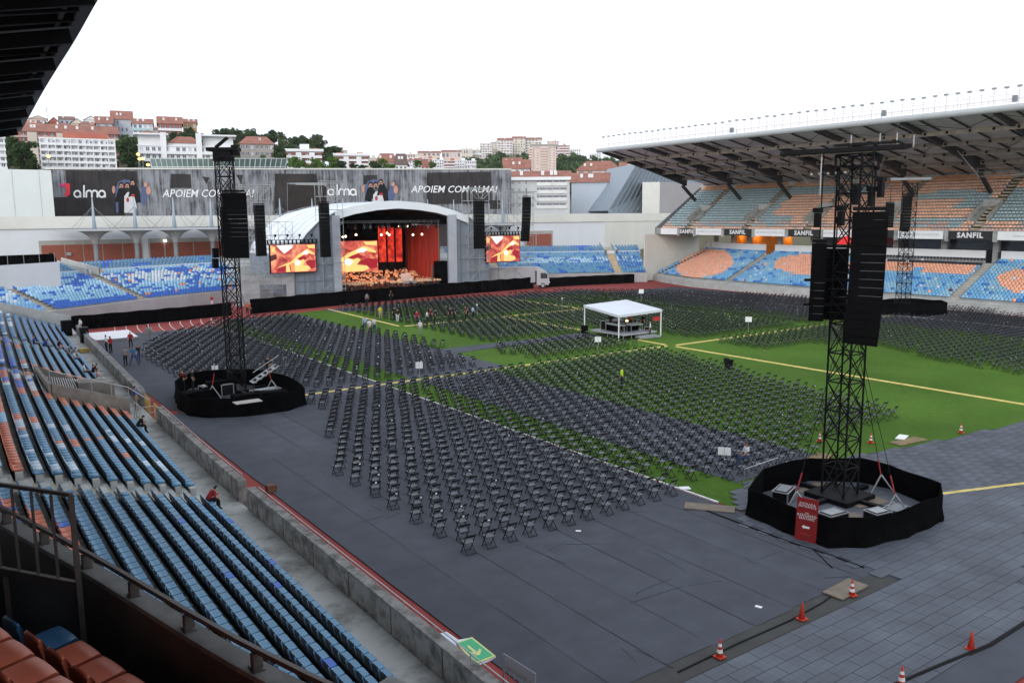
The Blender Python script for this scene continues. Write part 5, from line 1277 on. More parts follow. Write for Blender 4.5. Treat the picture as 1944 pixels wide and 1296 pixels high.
# ------------- scaffold towers flying the main speakers
def scaffold(x0, x1, y0, y1, z1, parent, mt, bay=2.0, r=.045, zb=0.0):
    m = MB(); nz = max(1,int((z1-zb)/bay)); nx = max(1,int((x1-x0)/1.9)); 
    for i in range(nx+1):
        for y in (y0,y1): x = lerp(x0,x1,i/nx); m.tube((x,y,zb),(x,y,z1),r,5)
    for k in range(1,nz+1):
        z = zb+(z1-zb)*k/nz
        for y in (y0,y1): m.tube((x0,y,z),(x1,y,z),r*.9,4)
        for i in range(nx+1): x = lerp(x0,x1,i/nx); m.tube((x,y0,z),(x,y1,z),r*.9,4)
        for i in range(nx):
            xa, xb = lerp(x0,x1,i/nx), lerp(x0,x1,(i+1)/nx)
            if (i+k) % 2: xa, xb = xb, xa
            m.tube((xa,y0,z-(z1-zb)/nz),(xb,y0,z),r*.8,4)
    return m.build('scaffold_frame', mt, parent)
M_SCAF = mat('scaffold tube',(.36,.38,.38),.5,.15,2,metal=.3)
def array_thing(px0, px1, py0, py1, Y, lab, n=14, curve=.0):
    a, c = ay(px0,py0,Y), ay(px1,py1,Y); a2 = ay(px0,py1,Y); xm = (a.x+c.x)/2; w = abs(ay((px0+px1)/2+ (px1-px0)/2,py0,Y).x-a.x); z1, z0 = a.z, c.z
    e = root('line_array', (xm,Y,z0), lab, 'line array', 'line array speakers beside the stage')
    for k in range(n):
        za = lerp(z1,z0,k/n); zb = lerp(z1,z0,(k+1)/n); dx = curve*(k/n)**2; yb = .5*(k/n)**2*0
        q = MB(); q.add([(xm-w/2+dx,Y-.35,zb+.012),(xm+w/2+dx,Y-.35,zb+.012),(xm+w/2+dx,Y+.4,zb+.012),(xm-w/2+dx,Y+.4,zb+.012),(xm-w/2+dx,Y-.35,za),(xm+w/2+dx,Y-.35,za),(xm+w/2+dx,Y+.4,za),(xm-w/2+dx,Y+.4,za)],[(3,2,1,0),(4,5,6,7),(0,1,5,4),(1,2,6,5),(2,3,7,6),(3,0,4,7)]); q.build('speaker_cabinet', M_SPK, e)
    q = MB(); q.bar((xm-w/2,Y,z1+.15),(xm+w/2,Y,z1+.15),.5,.12); q.tube((xm,Y,z1+.15),(xm,Y,z1+1.6),.04,5); q.build('flying_frame', M_BLKM, e)
    return e
M_SPK = mat('black speaker grille',(.005,.005,.0055),.7,.3,5,spec=.08)
for (xa, xb, z1, lab, yy) in ((38.2,42.2,17.6,'outer left scaffold tower beside the stage',YS-1.2),(50.0,53.6,18.3,'inner left scaffold tower in front of the white vault',YS-1.8),(76.6,80.8,17.7,'inner right scaffold tower in front of the stage wing',YS-1.8),(84.6,91.0,17.2,'outer right scaffold tower beyond the right screen',YS-1.0)):
    e = root('scaffold_tower', ((xa+xb)/2,yy,0), lab, 'scaffold tower', 'scaffold towers flying the stage speakers')
    scaffold(xa,xb,yy+.6,yy+2.6,z1,e,M_SCAF,1.9); scaffold(xa-.2,xb+.2,yy-.6,yy+.6,z1+.2,e,M_SCAF,1.3,.05,z1-1.9)
array_thing(485,503,389,486,YS-4.2,'line array hanging at the far left, outside the left screen',14); array_thing(608,625,385,488,YS-4.2,'line array hanging in front of the white vault left of the opening',15)
array_thing(901,918,381,472,YS-4.2,'line array hanging just right of the stage opening',14,.0); array_thing(994,1006,374,458,YS-4.2,'line array hanging at the far right, beyond the right screen',13,-.5)
# scaffold clutter at stage left
e = root('scaffold_stair', (42,124,0), 'pale scaffold stairs wrapped in cloth left of the stage', 'scaffolding'); scaffold(36.5,46.0,YS+.5,YS+4,5.0,e,M_SCAF,1.2,.05); scaffold(38,47,YS+3,YS+6,12.5,e,M_SCAF,2.0,.04)
m = MB(); m.add([(37.5,YS+.35,3.4),(48,YS+.3,2.9),(47.6,YS+.3,4.6),(43,YS+.2,4.3),(37.5,YS+.3,4.9)],[(0,1,2,3,4)]); m.add([(36.8,YS+.4,.2),(40.5,YS+.35,.2),(40.5,YS+.35,3.6),(36.8,YS+.4,3.8)],[(0,1,2,3)]); m.add([(44.6,YS+.3,.2),(49.5,YS+.25,.2),(49.5,YS+.25,4.4),(44.6,YS+.3,3.6)],[(0,1,2,3)]); m.build('cloth_cover', mat('grey dust sheet',(.42,.43,.44),.9,.2,.8), e)
# pulleys, delay boxes on the wings
# ------------- black barriers in front of the stage
def cloth_fence(pts_, h, lab, nm='black_barrier', mt=None, wave=.07, closed=False, tilt=0.0):
    L = Line(pts_, side=1, step=.45); m = MB(); P = []
    k = 0
    for t in L.t:
        x, y = L.at(t, wave*math.sin(k*1.9)); x2, y2 = L.at(t, wave*.3*math.sin(k*1.3)); P += [(x,y,0),(x2,y2,h*(1+.02*math.sin(k*.8)))]; k += 1
    n = len(L.t); m.add(P, [(2*i,2*i+2,2*i+3,2*i+1) for i in range(n-1)])
    P2 = [(p[0],p[1]+.06,p[2]) for p in P]; m.add(P2, [(2*i+1,2*i+3,2*i+2,2*i) for i in range(n-1)]); m.add([q for i in range(n) for q in (P[2*i+1],P2[2*i+1])],[(2*i,2*i+2,2*i+3,2*i+1) for i in range(n-1)])
    o = m.build(nm, mt or M_BLACK); return tag(o, lab, 'barrier')
cloth_fence([(13.6,109.5),(20,110.4),(33.5,113.2)],1.75,'black cloth barrier across the red track at the left')
cloth_fence([(36.0,113.0),(50,116),(64,118.6),(80,120.0),(90.6,121)],2.05,'long black barrier along the foot of the stage')
cloth_fence([(93.6,121.2),(103,120.2),(113.2,118.2)],1.75,'black barrier right of the truck in front of blue seats')

# ------------- truck
TK = root('truck', (91.5,121.5,0), 'white box truck parked at the right end of the stage barrier', 'truck', rz=R(-28))
M_TRK = mat('white truck body',(.40,.40,.42),.45,.06,.6); 
m = MB(); m.box(-8.6,-.3,-1.25,1.25,1.1,3.9); m.build('cargo_box', mat('grey white cargo box',(.34,.34,.36),.6,.08,.5), TK, local=True)
m = MB(); m.box(-8.5,2.2,-.5,.5,.75,1.1); m.build('chassis', M_BLKM, TK, local=True)
m = MB(); m.add([(0,-1.2,.6),(2.3,-1.2,.6),(2.3,1.2,.6),(0,1.2,.6),(0,-1.2,3.2),(1.75,-1.15,3.2),(1.75,1.15,3.2),(0,1.2,3.2),(2.3,-1.2,1.75),(2.3,1.2,1.75)],[(3,2,1,0),(0,1,8,5,4),(2,3,7,6,9),(4,5,6,7),(1,2,9,8),(3,0,4,7),(8,9,6,5)]); cab = m.build('cab', M_TRK, TK, local=True)
m = MB(); m.add([(2.32,-1.05,1.85),(2.32,1.05,1.85),(1.82,1.05,2.95),(1.82,-1.05,2.95)],[(0,1,2,3)]); m.build('windscreen', M_GLASS, cab, local=True)
m = MB(); m.add([(.7,-1.215,1.8),(2.0,-1.215,1.8),(1.65,-1.2,2.8),(.7,-1.215,2.8)],[(0,1,2,3)]); m.build('side_window', M_GLASS, cab, local=True)
m = MB(); m.box(2.2,2.4,-1.22,1.22,.35,.95); m.build('bumper', M_BLKM, cab, local=True)
m = MB(); m.box(2.3,2.33,-.75,.75,1.0,1.6); m.build('grille', M_BLKM, cab, local=True)
for y in (-1.35,1.35): m = MB(); m.box(1.7,1.85,y-.1,y+.1,2.0,2.6); m.build('mirror', M_BLKM, cab, local=True)
for y in (-.9,.9): m = MB(); m.box(2.3,2.42,y-.2,y+.2,.98,1.2); m.build('headlight', M_SW if False else M_WHITE, cab, local=True)
m = MB(); m.add([(-.3,-1.0,3.2),(1.5,-1.0,3.2),(1.5,1.0,3.2),(-.3,1.0,3.2),(-.3,-1.0,3.9),(.6,-.95,3.85),(.6,.95,3.85),(-.3,1.0,3.9)],[(0,1,5,4),(1,2,6,5),(2,3,7,6),(4,5,6,7),(3,0,4,7)]); m.build('wind_deflector', M_TRK, cab, local=True)
for x in (1.1,-5.2,-6.6):
    for s_ in (-1,1):
        m = MB(); m.tube((x,s_*.85,.5),(x,s_*1.2,.5),.5,16); w = m.build('wheel', mat('tyre rubber',(.015,.015,.015),.9,.1,3), TK, local=True); m = MB(); m.tube((x,s_*1.19,.5),(x,s_*1.215,.5),.27,12); m.build('rim', M_STEEL, w, local=True)

# ================================================================== PA TOWERS
def lattice(m, cx, cy, s, z0, z1, bay, r=.045):
    C_ = [(cx-s/2,cy-s/2),(cx+s/2,cy-s/2),(cx+s/2,cy+s/2),(cx-s/2,cy+s/2)]
    for x, y in C_: m.tube((x,y,z0),(x,y,z1),r,6)
    n = max(1,int((z1-z0)/bay))
    for k in range(n):
        za, zb = lerp(z0,z1,k/n), lerp(z0,z1,(k+1)/n)
        for i in range(4):
            p, q = C_[i], C_[(i+1)%4]; m.tube((*p,zb),(*q,zb),r*.7,5); m.tube((*p,za),(*q,zb),r*.6,4); m.tube((*q,za),(*p,zb),r*.6,4)
def pa_tower(x, y, h, s, lab, head):
    e = root('speaker_tower', (x,y,0), lab, 'tower', 'lattice speaker towers')
    m = MB(); lattice(m,x,y,s,.25,h*.52,1.15,.05); m.build('lower_mast', M_BLKM, e); m = MB(); lattice(m,x,y,s,h*.52,h-.6,1.15,.05); m.build('upper_mast', M_BLKM, e)
    m = MB(); m.obox((x,y,.15),(s+1.1,s+1.1,.22)); 
    for dx, dy in ((1,0),(-1,0),(0,1),(0,-1)): m.bar((x,y,.12),(x+dx*2.2,y+dy*2.2,.12),.25,.2)
    m.build('base_frame', M_BLKM, e)
    head(e)
    return e
# near right tower
TX, TY, TH = 33.6, 21.3, 15.65
def head_r(e):
    d = Vector((math.cos(YAW+.12),-math.sin(YAW+.12),0)); c = Vector((TX,TY,TH))
    m = MB()
    for o_, z in ((-.35,0),(.35,0),(0,.0)):
        n_ = Vector((-d.y,d.x,0))*o_; m.bar(c-d*3.2+n_+Vector((0,0,z)), c+d*2.1+n_+Vector((0,0,z+.22)), .12,.18)
    m.bar(c-d*1.0+Vector((0,0,.3)),c+d*1.6+Vector((0,0,.42)),.3,.1)
    m.build('head_beam', M_BLKM, e)
    m = MB(); lattice(m,TX,TY,1.25,TH-.75,TH-.1,.6,.06); m.build('head_block', M_BLKM, e)
    m = MB(); 
    for k, (dx, dz) in enumerate(((-1.5,-2.0),(2.3,.5),(.9,.6),(1.6,.62),(-.3,.55))): p = c+d*dx; m.tube((p.x,p.y,TH+.2),(p.x,p.y,TH+.2+dz),.03,5)
    m.build('chain', M_STEEL, e)
    # moving lights clamped halfway
    for k, (px, py) in enumerate(((1552,418),(1597,415),(1625,375),(1654,378),(1672,360))):
        p = ad(px,py,38.4); q = MB(); q.obox((p.x,p.y,p.z),(.22,.22,.62)); q.obox((p.x,p.y,p.z+.42),(.32,.3,.2)); q.bar((p.x,p.y,p.z+.5),(TX,TY,p.z+.7),.05,.05); q.build('moving_light', M_BLKM, e)
    m = MB(); 
    for z in (9.0,10.1): m.bar(c-d*2.0+Vector((0,0,z-TH)),c+d*1.0+Vector((0,0,z-TH)),.1,.12)
    m.build('outrigger', M_BLKM, e)
pa_tower(TX, TY, TH, 1.12, 'black lattice speaker tower standing in the near fenced ring on grey panels', head_r)
def curved_array(px, py0, py1, wpx, D, n, lab, depth=1.0, sweep=.0, yaw=None, grp='line array speakers on the towers', tilt=.35):
    """a column of cabinets, the lower ones swung back"""
    top_, bot_ = ad(px,py0,D), ad(px,py1,D); H = top_.z-bot_.z; w = wpx/FOC*D/math.cos(math.atan((px-972)/FOC))*.98; yaw = YAW+math.atan((px-972)/FOC) if yaw is None else yaw
    f_ = Vector((math.sin(yaw),math.cos(yaw),0)); r_ = Vector((math.cos(yaw),-math.sin(yaw),0)); e = root('line_array', (top_.x,top_.y,bot_.z), lab, 'line array', grp)
    c = Vector(top_); a = 0.0; hh = H/n/1.0
    for k in range(n):
        a = tilt*(k/n)**2.2; dn = Vector((0,0,-1))*math.cos(a) - r_*sweep*math.sin(a); nx_ = (r_*math.cos(a) - Vector((0,0,1))*sweep*math.sin(a)); q = MB(); P = []
        for zz in (.0, hh-.012):
            for u, v in ((-w/2,-depth*.5),(w/2,-depth*.5),(w/2*.92,depth*.5),(-w/2*.92,depth*.5)): P.append(c + dn*zz + nx_*u + f_*v)
        q.add(P,[(0,1,2,3),(7,6,5,4),(1,0,4,5),(2,1,5,6),(3,2,6,7),(0,3,7,4)]); cab_ = q.build('speaker_cabinet', M_SPK, e)
        if 4 < k < 11: q = MB(); q.bar(c+dn*.0-nx_*w*.2-f_*depth*.505, c+dn*.0+nx_*w*.45-f_*depth*.505,.01,.012); q.build('rigging_strip', M_GREYM, cab_)
        c = c + dn*hh
    q = MB(); q.bar(Vector(top_)-r_*w*.5+Vector((0,0,.12)),Vector(top_)+r_*w*.45+Vector((0,0,.12)),depth*.7,.14); q.tube(Vector(top_)+Vector((0,0,.1)),Vector((top_.x,top_.y,TH if D < 50 else top_.z+2.2)),.03,5); q.build('flying_frame', M_BLKM, e)
    return e
curved_array(1653,402,653,53,36.5,16,'large curved line array on the near tower facing away',1.0,1.0,tilt=.09)
curved_array(1556,462,608,24,39.6,10,'narrow line array at the left of the near tower',.9,.3,tilt=.05)
curved_array(1587,472,606,40,40.4,9,'wide flat line array just left of the near lattice mast',.7,.3,tilt=.03)
# left tower
UX, UY, UH = 18.6, 62.6, 18.0
def head_l(e):
    c = Vector((UX,UY,UH)); d = _r0
    m = MB(); m.bar(c-d*1.1,c+d*1.15,1.0,.24); m.bar(c-d*.65-Vector((0,0,.5)),c+d*.65-Vector((0,0,.5)),.9,.7); m.bar(c-d*.55+Vector((0,0,.15)),c+d*.35+Vector((0,0,.85)),.35,.16); m.build('head_beam', M_BLKM, e)
    m = MB(); m.bar(c-d*.5-Vector((0,0,1.2)),c+d*.5-Vector((0,0,1.2)),.6,.06); m.build('white_strip', M_WHITE, e)
    for (px, py) in ((409,480),(409,500),(445,285)): p = ad(px,py,64.8); q = MB(); q.obox((p.x,p.y,p.z),(.4,.4,.7)); q.build('moving_light', M_BLKM, e)
pa_tower(UX, UY, UH, 1.05, 'black lattice speaker tower in the fenced ring on the left carpet', head_l)
curved_array(444,366,490,40,63.0,15,'line array on the left tower, in front of the banner slogan',1.2,.3,tilt=.06); curved_array(424,398,488,12,65.5,11,'slim line array hanging behind the left tower mast',.8,.2,tilt=.05)
# far right tower
WX, WY, WH = 104.2, 58.4, 17.4
def head_f(e):
    m = MB(); m.bar((WX-1.6,WY+1.8,WH),(WX+1.6,WY-1.8,WH),.4,.3); m.build('head_beam', M_GREYM, e)
e = pa_tower(WX, WY, WH, 1.3, 'slender lattice tower by the far stand with two small speaker columns', head_f)
curved_array(1723,372,440,14,118,12,'curved slim line array on the far tower',1.2,.6,tilt=.25,grp='line array speakers on the towers'); curved_array(1690,386,432,13,120,9,'short line array left of the far tower mast',1.2,.2,tilt=.05)
# guy wires
def wires(x, y, h, targets, lab):
    e = root('guy_wires', (x,y,0), lab, 'guy wires'); 
    for tx, ty in targets:
        m = MB(); m.tube((x,y,h),(tx,ty,1.0),.018,4); w = m.build('wire', M_BLKM, e)
        m = MB(); m.tube((lerp(x,tx,.9),lerp(y,ty,.9),lerp(h,1,.9)),(lerp(x,tx,.99),lerp(y,ty,.99),lerp(h,1,.99)),.03,5); m.build('red_turnbuckle', mat('red strap',(.35,.03,.03),.6,.1,2), e)
        m = MB(); m.tube((tx,ty,1.05),(tx+.5,ty-.5,.1),.035,5); m.tube((tx,ty,1.05),(tx-.5,ty+.2,.1),.035,5); m.build('anchor_leg', M_STEEL, e)
wires(TX,TY,9.2,((30.2,21.2),(35.3,20.3),(33.2,18.4)),'thin guy wires with red straps staying the near tower')
wires(UX,UY,10,((16.2,60.5),(20.4,60.0)),'thin guy wires staying the left tower')

# ------------- fenced rings with cases and boards
def ring(pts_, h, lab):
    n = len(pts_); P = []
    dense = []
    for i in range(n):
        a, c = Vector(pts_[i]), Vector(pts_[(i+1)%n]); k = max(2,int((c-a).length/.35))
        for j in range(k): dense.append(a+(c-a)*(j/k))
    cx = sum(p.x for p in dense)/len(dense); cy = sum(p.y for p in dense)/len(dense); m = MB(); N = len(dense)
    for i, p in enumerate(dense):
        d = (p-Vector((cx,cy))).normalized(); w1 = .05*math.sin(i*1.3)+.10; w2 = .012*math.sin(i*1.1)
        P += [(p.x+d.x*w1,p.y+d.y*w1,.0),(p.x+d.x*w2,p.y+d.y*w2,h*.5),(p.x,p.y,h+.04*math.sin(i*.6))]
    m.add(P, [(3*i+j,3*((i+1)%N)+j,3*((i+1)%N)+j+1,3*i+j+1) for i in range(N) for j in range(2)])
    Q = [(p.x-(p.x-cx)*.012,p.y-(p.y-cy)*.012,h+.04*math.sin(i*.6)) for i, p in enumerate(dense)]; Q2 = [(x,y,.0) for x,y,z in Q]
    m.add(Q+Q2, [(N+i,N+(i+1)%N,(i+1)%N,i)[::1] for i in range(N)])
    m.add([q for i in range(N) for q in (P[3*i+2],Q[i])], [(2*i,2*((i+1)%N),2*((i+1)%N)+1,2*i+1) for i in range(N)])
    return tag(m.build('fence_ring', M_BLACK, smooth=False), lab, 'barrier')
rr_ = [gp(*q) for q in ((1418,978),(1490,1010),(1572,1040),(1640,1040),(1720,1020),(1787,990),(1783,968))]
ring([(p.x,p.y) for p in rr_]+[(36.6,20.6),(36.4,22.0),(34.6,23.6),(31.4,23.9)], 1.22, 'black cloth ring fence round the near tower on the grey panels')
ll_ = [gp(*q) for q in ((340,775),(362,790),(400,793),(470,790),(545,780),(580,768))]
ring([(p.x,p.y) for p in ll_]+[(21.6,58.5),(21.2,62.5),(19.5,65.5),(16.0,66.0),(14.2,63.0)], 1.25, 'black cloth ring fence round the left tower on the carpet')
ff_ = [(101.5,60.5),(101.8,57.5),(104,55),(108,54.5),(110,56.5),(109,61),(104,62)]
ring(ff_, 1.6, 'black cloth ring fence round the far tower')
def case(x, y, z, sx, sy, sz, rz, lab, top=True):
    e = root('flight_case', (x,y,z), lab, 'flight case', 'flight cases beside the towers', rz); m = MB(); m.box(-sx/2,sx/2,-sy/2,sy/2,.08,sz); m.build('case_body', M_BLKM, e, local=True)
    m = MB()
    for a in (-1,1):
        for b_ in (-1,1): m.box(a*sx/2-.025,a*sx/2+.025,b_*sy/2-.025,b_*sy/2+.025,.08,sz+.004)
    for zz in (.1,sz-.02):
        for a in (-1,1): m.box(-sx/2+.025,sx/2-.025,a*sy/2-.02,a*sy/2+.021,zz-.02,zz+.022); m.box(a*sx/2-.02,a*sx/2+.021,-sy/2+.025,sy/2-.025,zz-.02,zz+.022)
    m.build('metal_edging', M_STEEL, e, local=True)
    if top: m = MB(); m.box(-sx*.38,sx*.38,-sy*.36,sy*.36,sz+.005,sz+.03); m.build('lid_plate', M_GREYM if sx > 1.15 else M_STEEL, e, local=True)
    m = MB()
    for a in (-1,1):
        for b_ in (-1,1): m.tube((a*sx*.38,b_*sy*.35-.02,.045),(a*sx*.38,b_*sy*.35+.02,.045),.045,8)
    m.build('caster', M_BLKM, e, local=True)
for args in ((*gp(1487,952,.0).xy,0,1.2,.7,.62,.35,'flight case with bright lid at the left inside the near ring'),(*gp(1580,995).xy,0,1.1,.7,.55,-.1,'open silver case at the foot of the near mast'),(*gp(1700,985).xy,0,1.3,.8,.5,.1,'flight case with papers at the right inside the near ring'),(*gp(1665,990).xy,0,.9,.7,.5,-.15,'low black case in the middle right of the near ring'),(*gp(1497,912).xy,0,1.4,.7,.75,.3,'black trunk standing outside the near ring by the railing'),
             (*gp(395,755).xy,0,1.0,.7,.95,.2,'black flight case at the left inside the left ring'),(*gp(430,752).xy,0,.9,.6,.95,.1,'flight case with white lid beside the left mast'),(*gp(505,760).xy,0,2.0,.9,.85,.1,'long low case at the right inside the left ring')): case(*args)
for (px, py, L, w, rz, z, lab) in ((1560,930,2.0,1.6,.15,.04,'grey brown plywood sheet at the back of the near ring'),(1640,950,1.9,1.3,-.2,.05,'reddish plywood sheet right of the near mast'),(1620,985,1.5,.9,.1,.06,'plywood sheet in front of the near mast'),(470,762,1.7,.9,.0,1.36,'pale sheet lying on black sheeted cases in the left ring')):
    p = gp(px,py,z); b = MB(); b.obox((p.x,p.y,z),(L,w,.03),rz); tag(b.build('plywood_sheet', M_PLY if px>1000 else mat('pale board',(.4,.36,.34),.8,.1,2)), lab, 'board')
for (px, py, sx, sy, sz, rz, lab) in ((375,772,2.2,1.3,1.15,.2,'black sheeted equipment at the left front of the left ring'),(515,772,2.6,1.4,1.1,-.1,'black sheeted equipment at the right front of the left ring'),(420,752,2.4,1.0,1.2,.1,'black sheeted equipment left of the pale board'),(470,783,2.3,1.3,1.3,.0,'black sheeted equipment carrying the pale board')):
    p = gp(px,py); m = MB(); n_ = 14
    P = [(p.x+sx/2*(1-.12*h)*math.copysign(abs(math.cos(a))**.5,math.cos(a))*math.cos(rz)-sy/2*(1-.12*h)*math.copysign(abs(math.sin(a))**.5,math.sin(a))*math.sin(rz), p.y+sx/2*(1-.12*h)*math.copysign(abs(math.cos(a))**.5,math.cos(a))*math.sin(rz)+sy/2*(1-.12*h)*math.copysign(abs(math.sin(a))**.5,math.sin(a))*math.cos(rz), sz*h*(1+.06*math.sin(a*3))) for h in (0,.6,1) for a in [2*math.pi*j/n_ for j in range(n_)]]
    m.add(P,[(i*n_+j,i*n_+(j+1)%n_,(i+1)*n_+(j+1)%n_,(i+1)*n_+j) for i in range(2) for j in range(n_)]+[tuple(range(2*n_,3*n_))]); tag(m.build('sheeted_equipment', M_BLACK), lab, 'equipment')
# metal steps at the left ring
e = root('metal_steps', (*gp(505,745).xy,0), 'pale metal ramp frame on the right of the left ring', 'steps'); p = gp(505,745); m = MB()
for k in range(5): m.bar((p.x-.9+.4*k,p.y-.3,.9+.22*k),(p.x-.9+.4*k,p.y+.5,.9+.22*k),.3,.04)
m.build('tread', M_STEEL, e); m = MB(); m.bar((p.x-1,p.y-.3,.9),(p.x+1,p.y-.3,2.0),.06,.1); m.bar((p.x-1,p.y+.5,.9),(p.x+1,p.y+.5,2.0),.06,.1); m.tube((p.x-1,p.y-.3,1.7),(p.x+1,p.y-.3,2.8),.03,5); m.build('stringer', M_STEEL, e)
# black box with stacked cases by the near ring, crowd railing
e = root('crowd_railing', (*gp(1445,915).xy,0), 'low grey crowd railing behind the near ring', 'railing'); a, c = gp(1412,928), gp(1475,905); m = MB()
for z in (.12,1.0): m.tube((a.x,a.y,z),(c.x,c.y,z),.025,5)
for k in range(9): t = k/8; m.tube((lerp(a.x,c.x,t),lerp(a.y,c.y,t),.12),(lerp(a.x,c.x,t),lerp(a.y,c.y,t),1.0),.015,4)
m.build('bars', M_STEEL, e)
# red direction board on the near ring
a, c = gp(1511,1021), gp(1551,1031); top_z = 1.75
RB = root('direction_board', ((a.x+c.x)/2,(a.y+c.y)/2,0), 'dark red direction board with white arrow leaning on the near ring', 'sign'); X = (Vector((c.x,c.y,0))-Vector((a.x,a.y,0))).normalized(); N = Vector((X.y,-X.x,0)); w = (Vector(c)-Vector(a)).length
o_ = (Vector((a.x,a.y,0))+Vector((c.x,c.y,0)))/2 + N*.12; m = MB(); U = (Vector((0,0,1))-N*.06).normalized()
def bp(u, v, k=0): return o_ + X*u*w + U*(v*top_z+.03) + N*(.03+.004*k)
m.add([bp(-.5,0),bp(.5,0),bp(.5,1),bp(-.5,1)]+[bp(u,v)-N*.04 for u,v in ((-.5,0),(.5,0),(.5,1),(-.5,1))],[(0,1,2,3),(7,6,5,4),(1,0,4,5),(2,1,5,6),(3,2,6,7),(0,3,7,4)]); m.build('board', M_RED, RB)
m = MB(); m.add([bp(*q,2) for q in ((-.2,.33),(-.08,.28),(-.08,.305),(.17,.305),(.17,.355),(-.08,.355),(-.08,.38))],[tuple(range(7))]); m.build('arrow', M_WHITE, RB)
for txt, v, s_ in (('ENTRADA',.87,.13),('ENTRANCE',.81,.13),('THE',.66,.075),('ASSIGNED',.60,.155),('SEATING',.53,.145),('BANCADA A',.16,.07)): put_text('lettering', txt, s_, bp(0,v,2), X, U, M_WHITE if v>.3 else mat('faded red print',(.4,.12,.11),.6,0,1), RB, extrude=.001, spacing=1.15)
# ================================================================== MIXING TENT
TT = root('mixing_tent', (62,66.5,0), 'white flat roofed tent on poles over the sound desk mid pitch', 'tent')
C4 = [Vector((59.3,63.9,3.35)), Vector((64.9,63.2,3.75)), Vector((65.0,69.6,3.95)), Vector((59.3,69.6,3.6))]
C4 = [ad(1175,598,math.hypot(59.3,63.9)), ad(1255,587,math.hypot(64.9,63.2)), ad(1189,569,math.hypot(65.0,69.9)), ad(1110,579,math.hypot(58.9,69.9))]
m = MB(); cen = sum(C4,Vector())/4+Vector((0,0,.22)); lo = [p-Vector((0,0,.28)) for p in C4]; ctr_ = sum(C4,Vector())/4
OV = [p+(p-ctr_)*.03 for p in C4]; LO = [p-Vector((0,0,.26)) for p in OV]
m.add(OV+LO+[cen],[(0,1,8),(1,2,8),(2,3,8),(3,0,8),(1,0,4,5),(2,1,5,6),(3,2,6,7),(0,3,7,4)]); m.build('tent_roof', mat('white tent roof',(.60,.63,.68),.5,.04,.3), TT)
for p in C4: m = MB(); m.tube((p.x,p.y,0),(p.x,p.y,p.z),.07,8); m.build('pole', M_WHITE, TT)
m = MB(); m.box(59.6,64.6,63.8,69.2,.42,.56); m.build('platform', mat('grey platform edge',(.36,.37,.4),.7,.1,1), TT)
m = MB()
for x in np.arange(59.8,64.6,1.15):
    for y in (64.0,66.5,69.0): m.tube((x,y,0),(x,y,.42),.05,5)
m.build('platform_leg', M_STEEL, TT)
def desk(x, y, L, w, h, rz, lab, z=.56):
    e = root('mixing_desk', (x,y,z), lab, 'mixing desk', rz=rz); m = MB(); m.add([(-L/2,-w/2,h-.12),(L/2,-w/2,h-.12),(L/2,w/2,h),(-L/2,w/2,h),(-L/2,-w/2,h-.2),(L/2,-w/2,h-.2),(L/2,w/2,h-.2),(-L/2,w/2,h-.2)],[(0,1,2,3),(5,4,0,1)[::-1],(1,5,6,2),(2,6,7,3),(3,7,4,0)]); m.build('control_surface', mat('grey desk top',(.32,.33,.34),.5,.5,9), e, local=True)
    m = MB()
    for a in (-1,1):
        for b_ in (-1,1): m.tube((a*L*.46,b_*w*.4,0),(a*L*.46,b_*w*.4,h-.15),.03,5)
    m.build('leg', M_STEEL, e, local=True)
    m = MB(); m.box(-L/2+.05,L/2-.05,w*.3,w*.34,.1,h-.2); m.build('modesty_cloth', M_BLACK, e, local=True)
desk(60.6,66.2,2.6,.9,.95,R(85),'grey sound desk at the left side under the tent'); desk(62.2,64.8,1.8,.8,.95,R(0),'black draped table at the front under the tent'); desk(62.6,68.2,2.4,.8,1.0,R(0),'lighting desk at the back under the tent')
rg = random.Random(12)
for k in range(12):
    x, y = rg.uniform(60.2,64.3), rg.uniform(64.3,68.9); s_ = rg.uniform(.3,.6); case(x,y,.56,s_,s_*.8,rg.uniform(.4,1.1),rg.uniform(0,3),['black amp rack near the front pole of the tent','small black case under the sound desk','black rack behind the white shirt man','tall rack at the centre of the tent','low case by the right tent pole','black case by the left tent pole','rack with silver edges at the tent back','stacked case beside the lighting desk','small trunk on the tent platform edge','black box below the tent monitor','rack behind the orange shirt person','case at the back right tent pole'][k], top=k%2==0)
e = root('desk_monitor', (61.6,65.4,1.5), 'small glowing monitor on the desk under the tent', 'monitor'); m = MB(); m.obox((61.6,65.4,1.75),(.06,.5,.35),.9); m.build('casing', M_BLKM, e); m = MB(); m.obox((61.56,65.36,1.75),(.02,.3,.2),.9); m.build('screen_face', mat('monitor glow',(1,.75,.4),.5,0,1,emit=2.5), e); m = MB(); m.tube((61.6,65.4,1.45),(61.6,65.4,1.6),.03,6); m.build('stand', M_BLKM, e)
m = MB(); m.obox((64.6,63.9,1.9),(.9,.05,.45),-.3); tag(m.build('red_banner_board', mat('red board',(.5,.04,.04),.6,.1,2)), 'small red board at the right corner of the tent', 'sign')
m = MB(); m.box(-.25,.25,-.3,.3,.0,1.05); m.box(-.22,.22,-.32,-.3,.1,.95); o = m.build('speaker_box', M_SPK); o.location = (59.0,69.4,0); tag(o, 'black speaker box on the grass left of the tent', 'speaker')
m = MB(); m.obox((62.4,63.2,.18),(2.4,.7,.28),-.1); m.obox((63.6,62.9,.12),(1.0,.5,.16),.2); tag(m.build('cable_pile', mat('grey sheeting',(.3,.31,.33),.8,.3,2)), 'grey crates and cable heap at the front foot of the tent', 'cable pile')
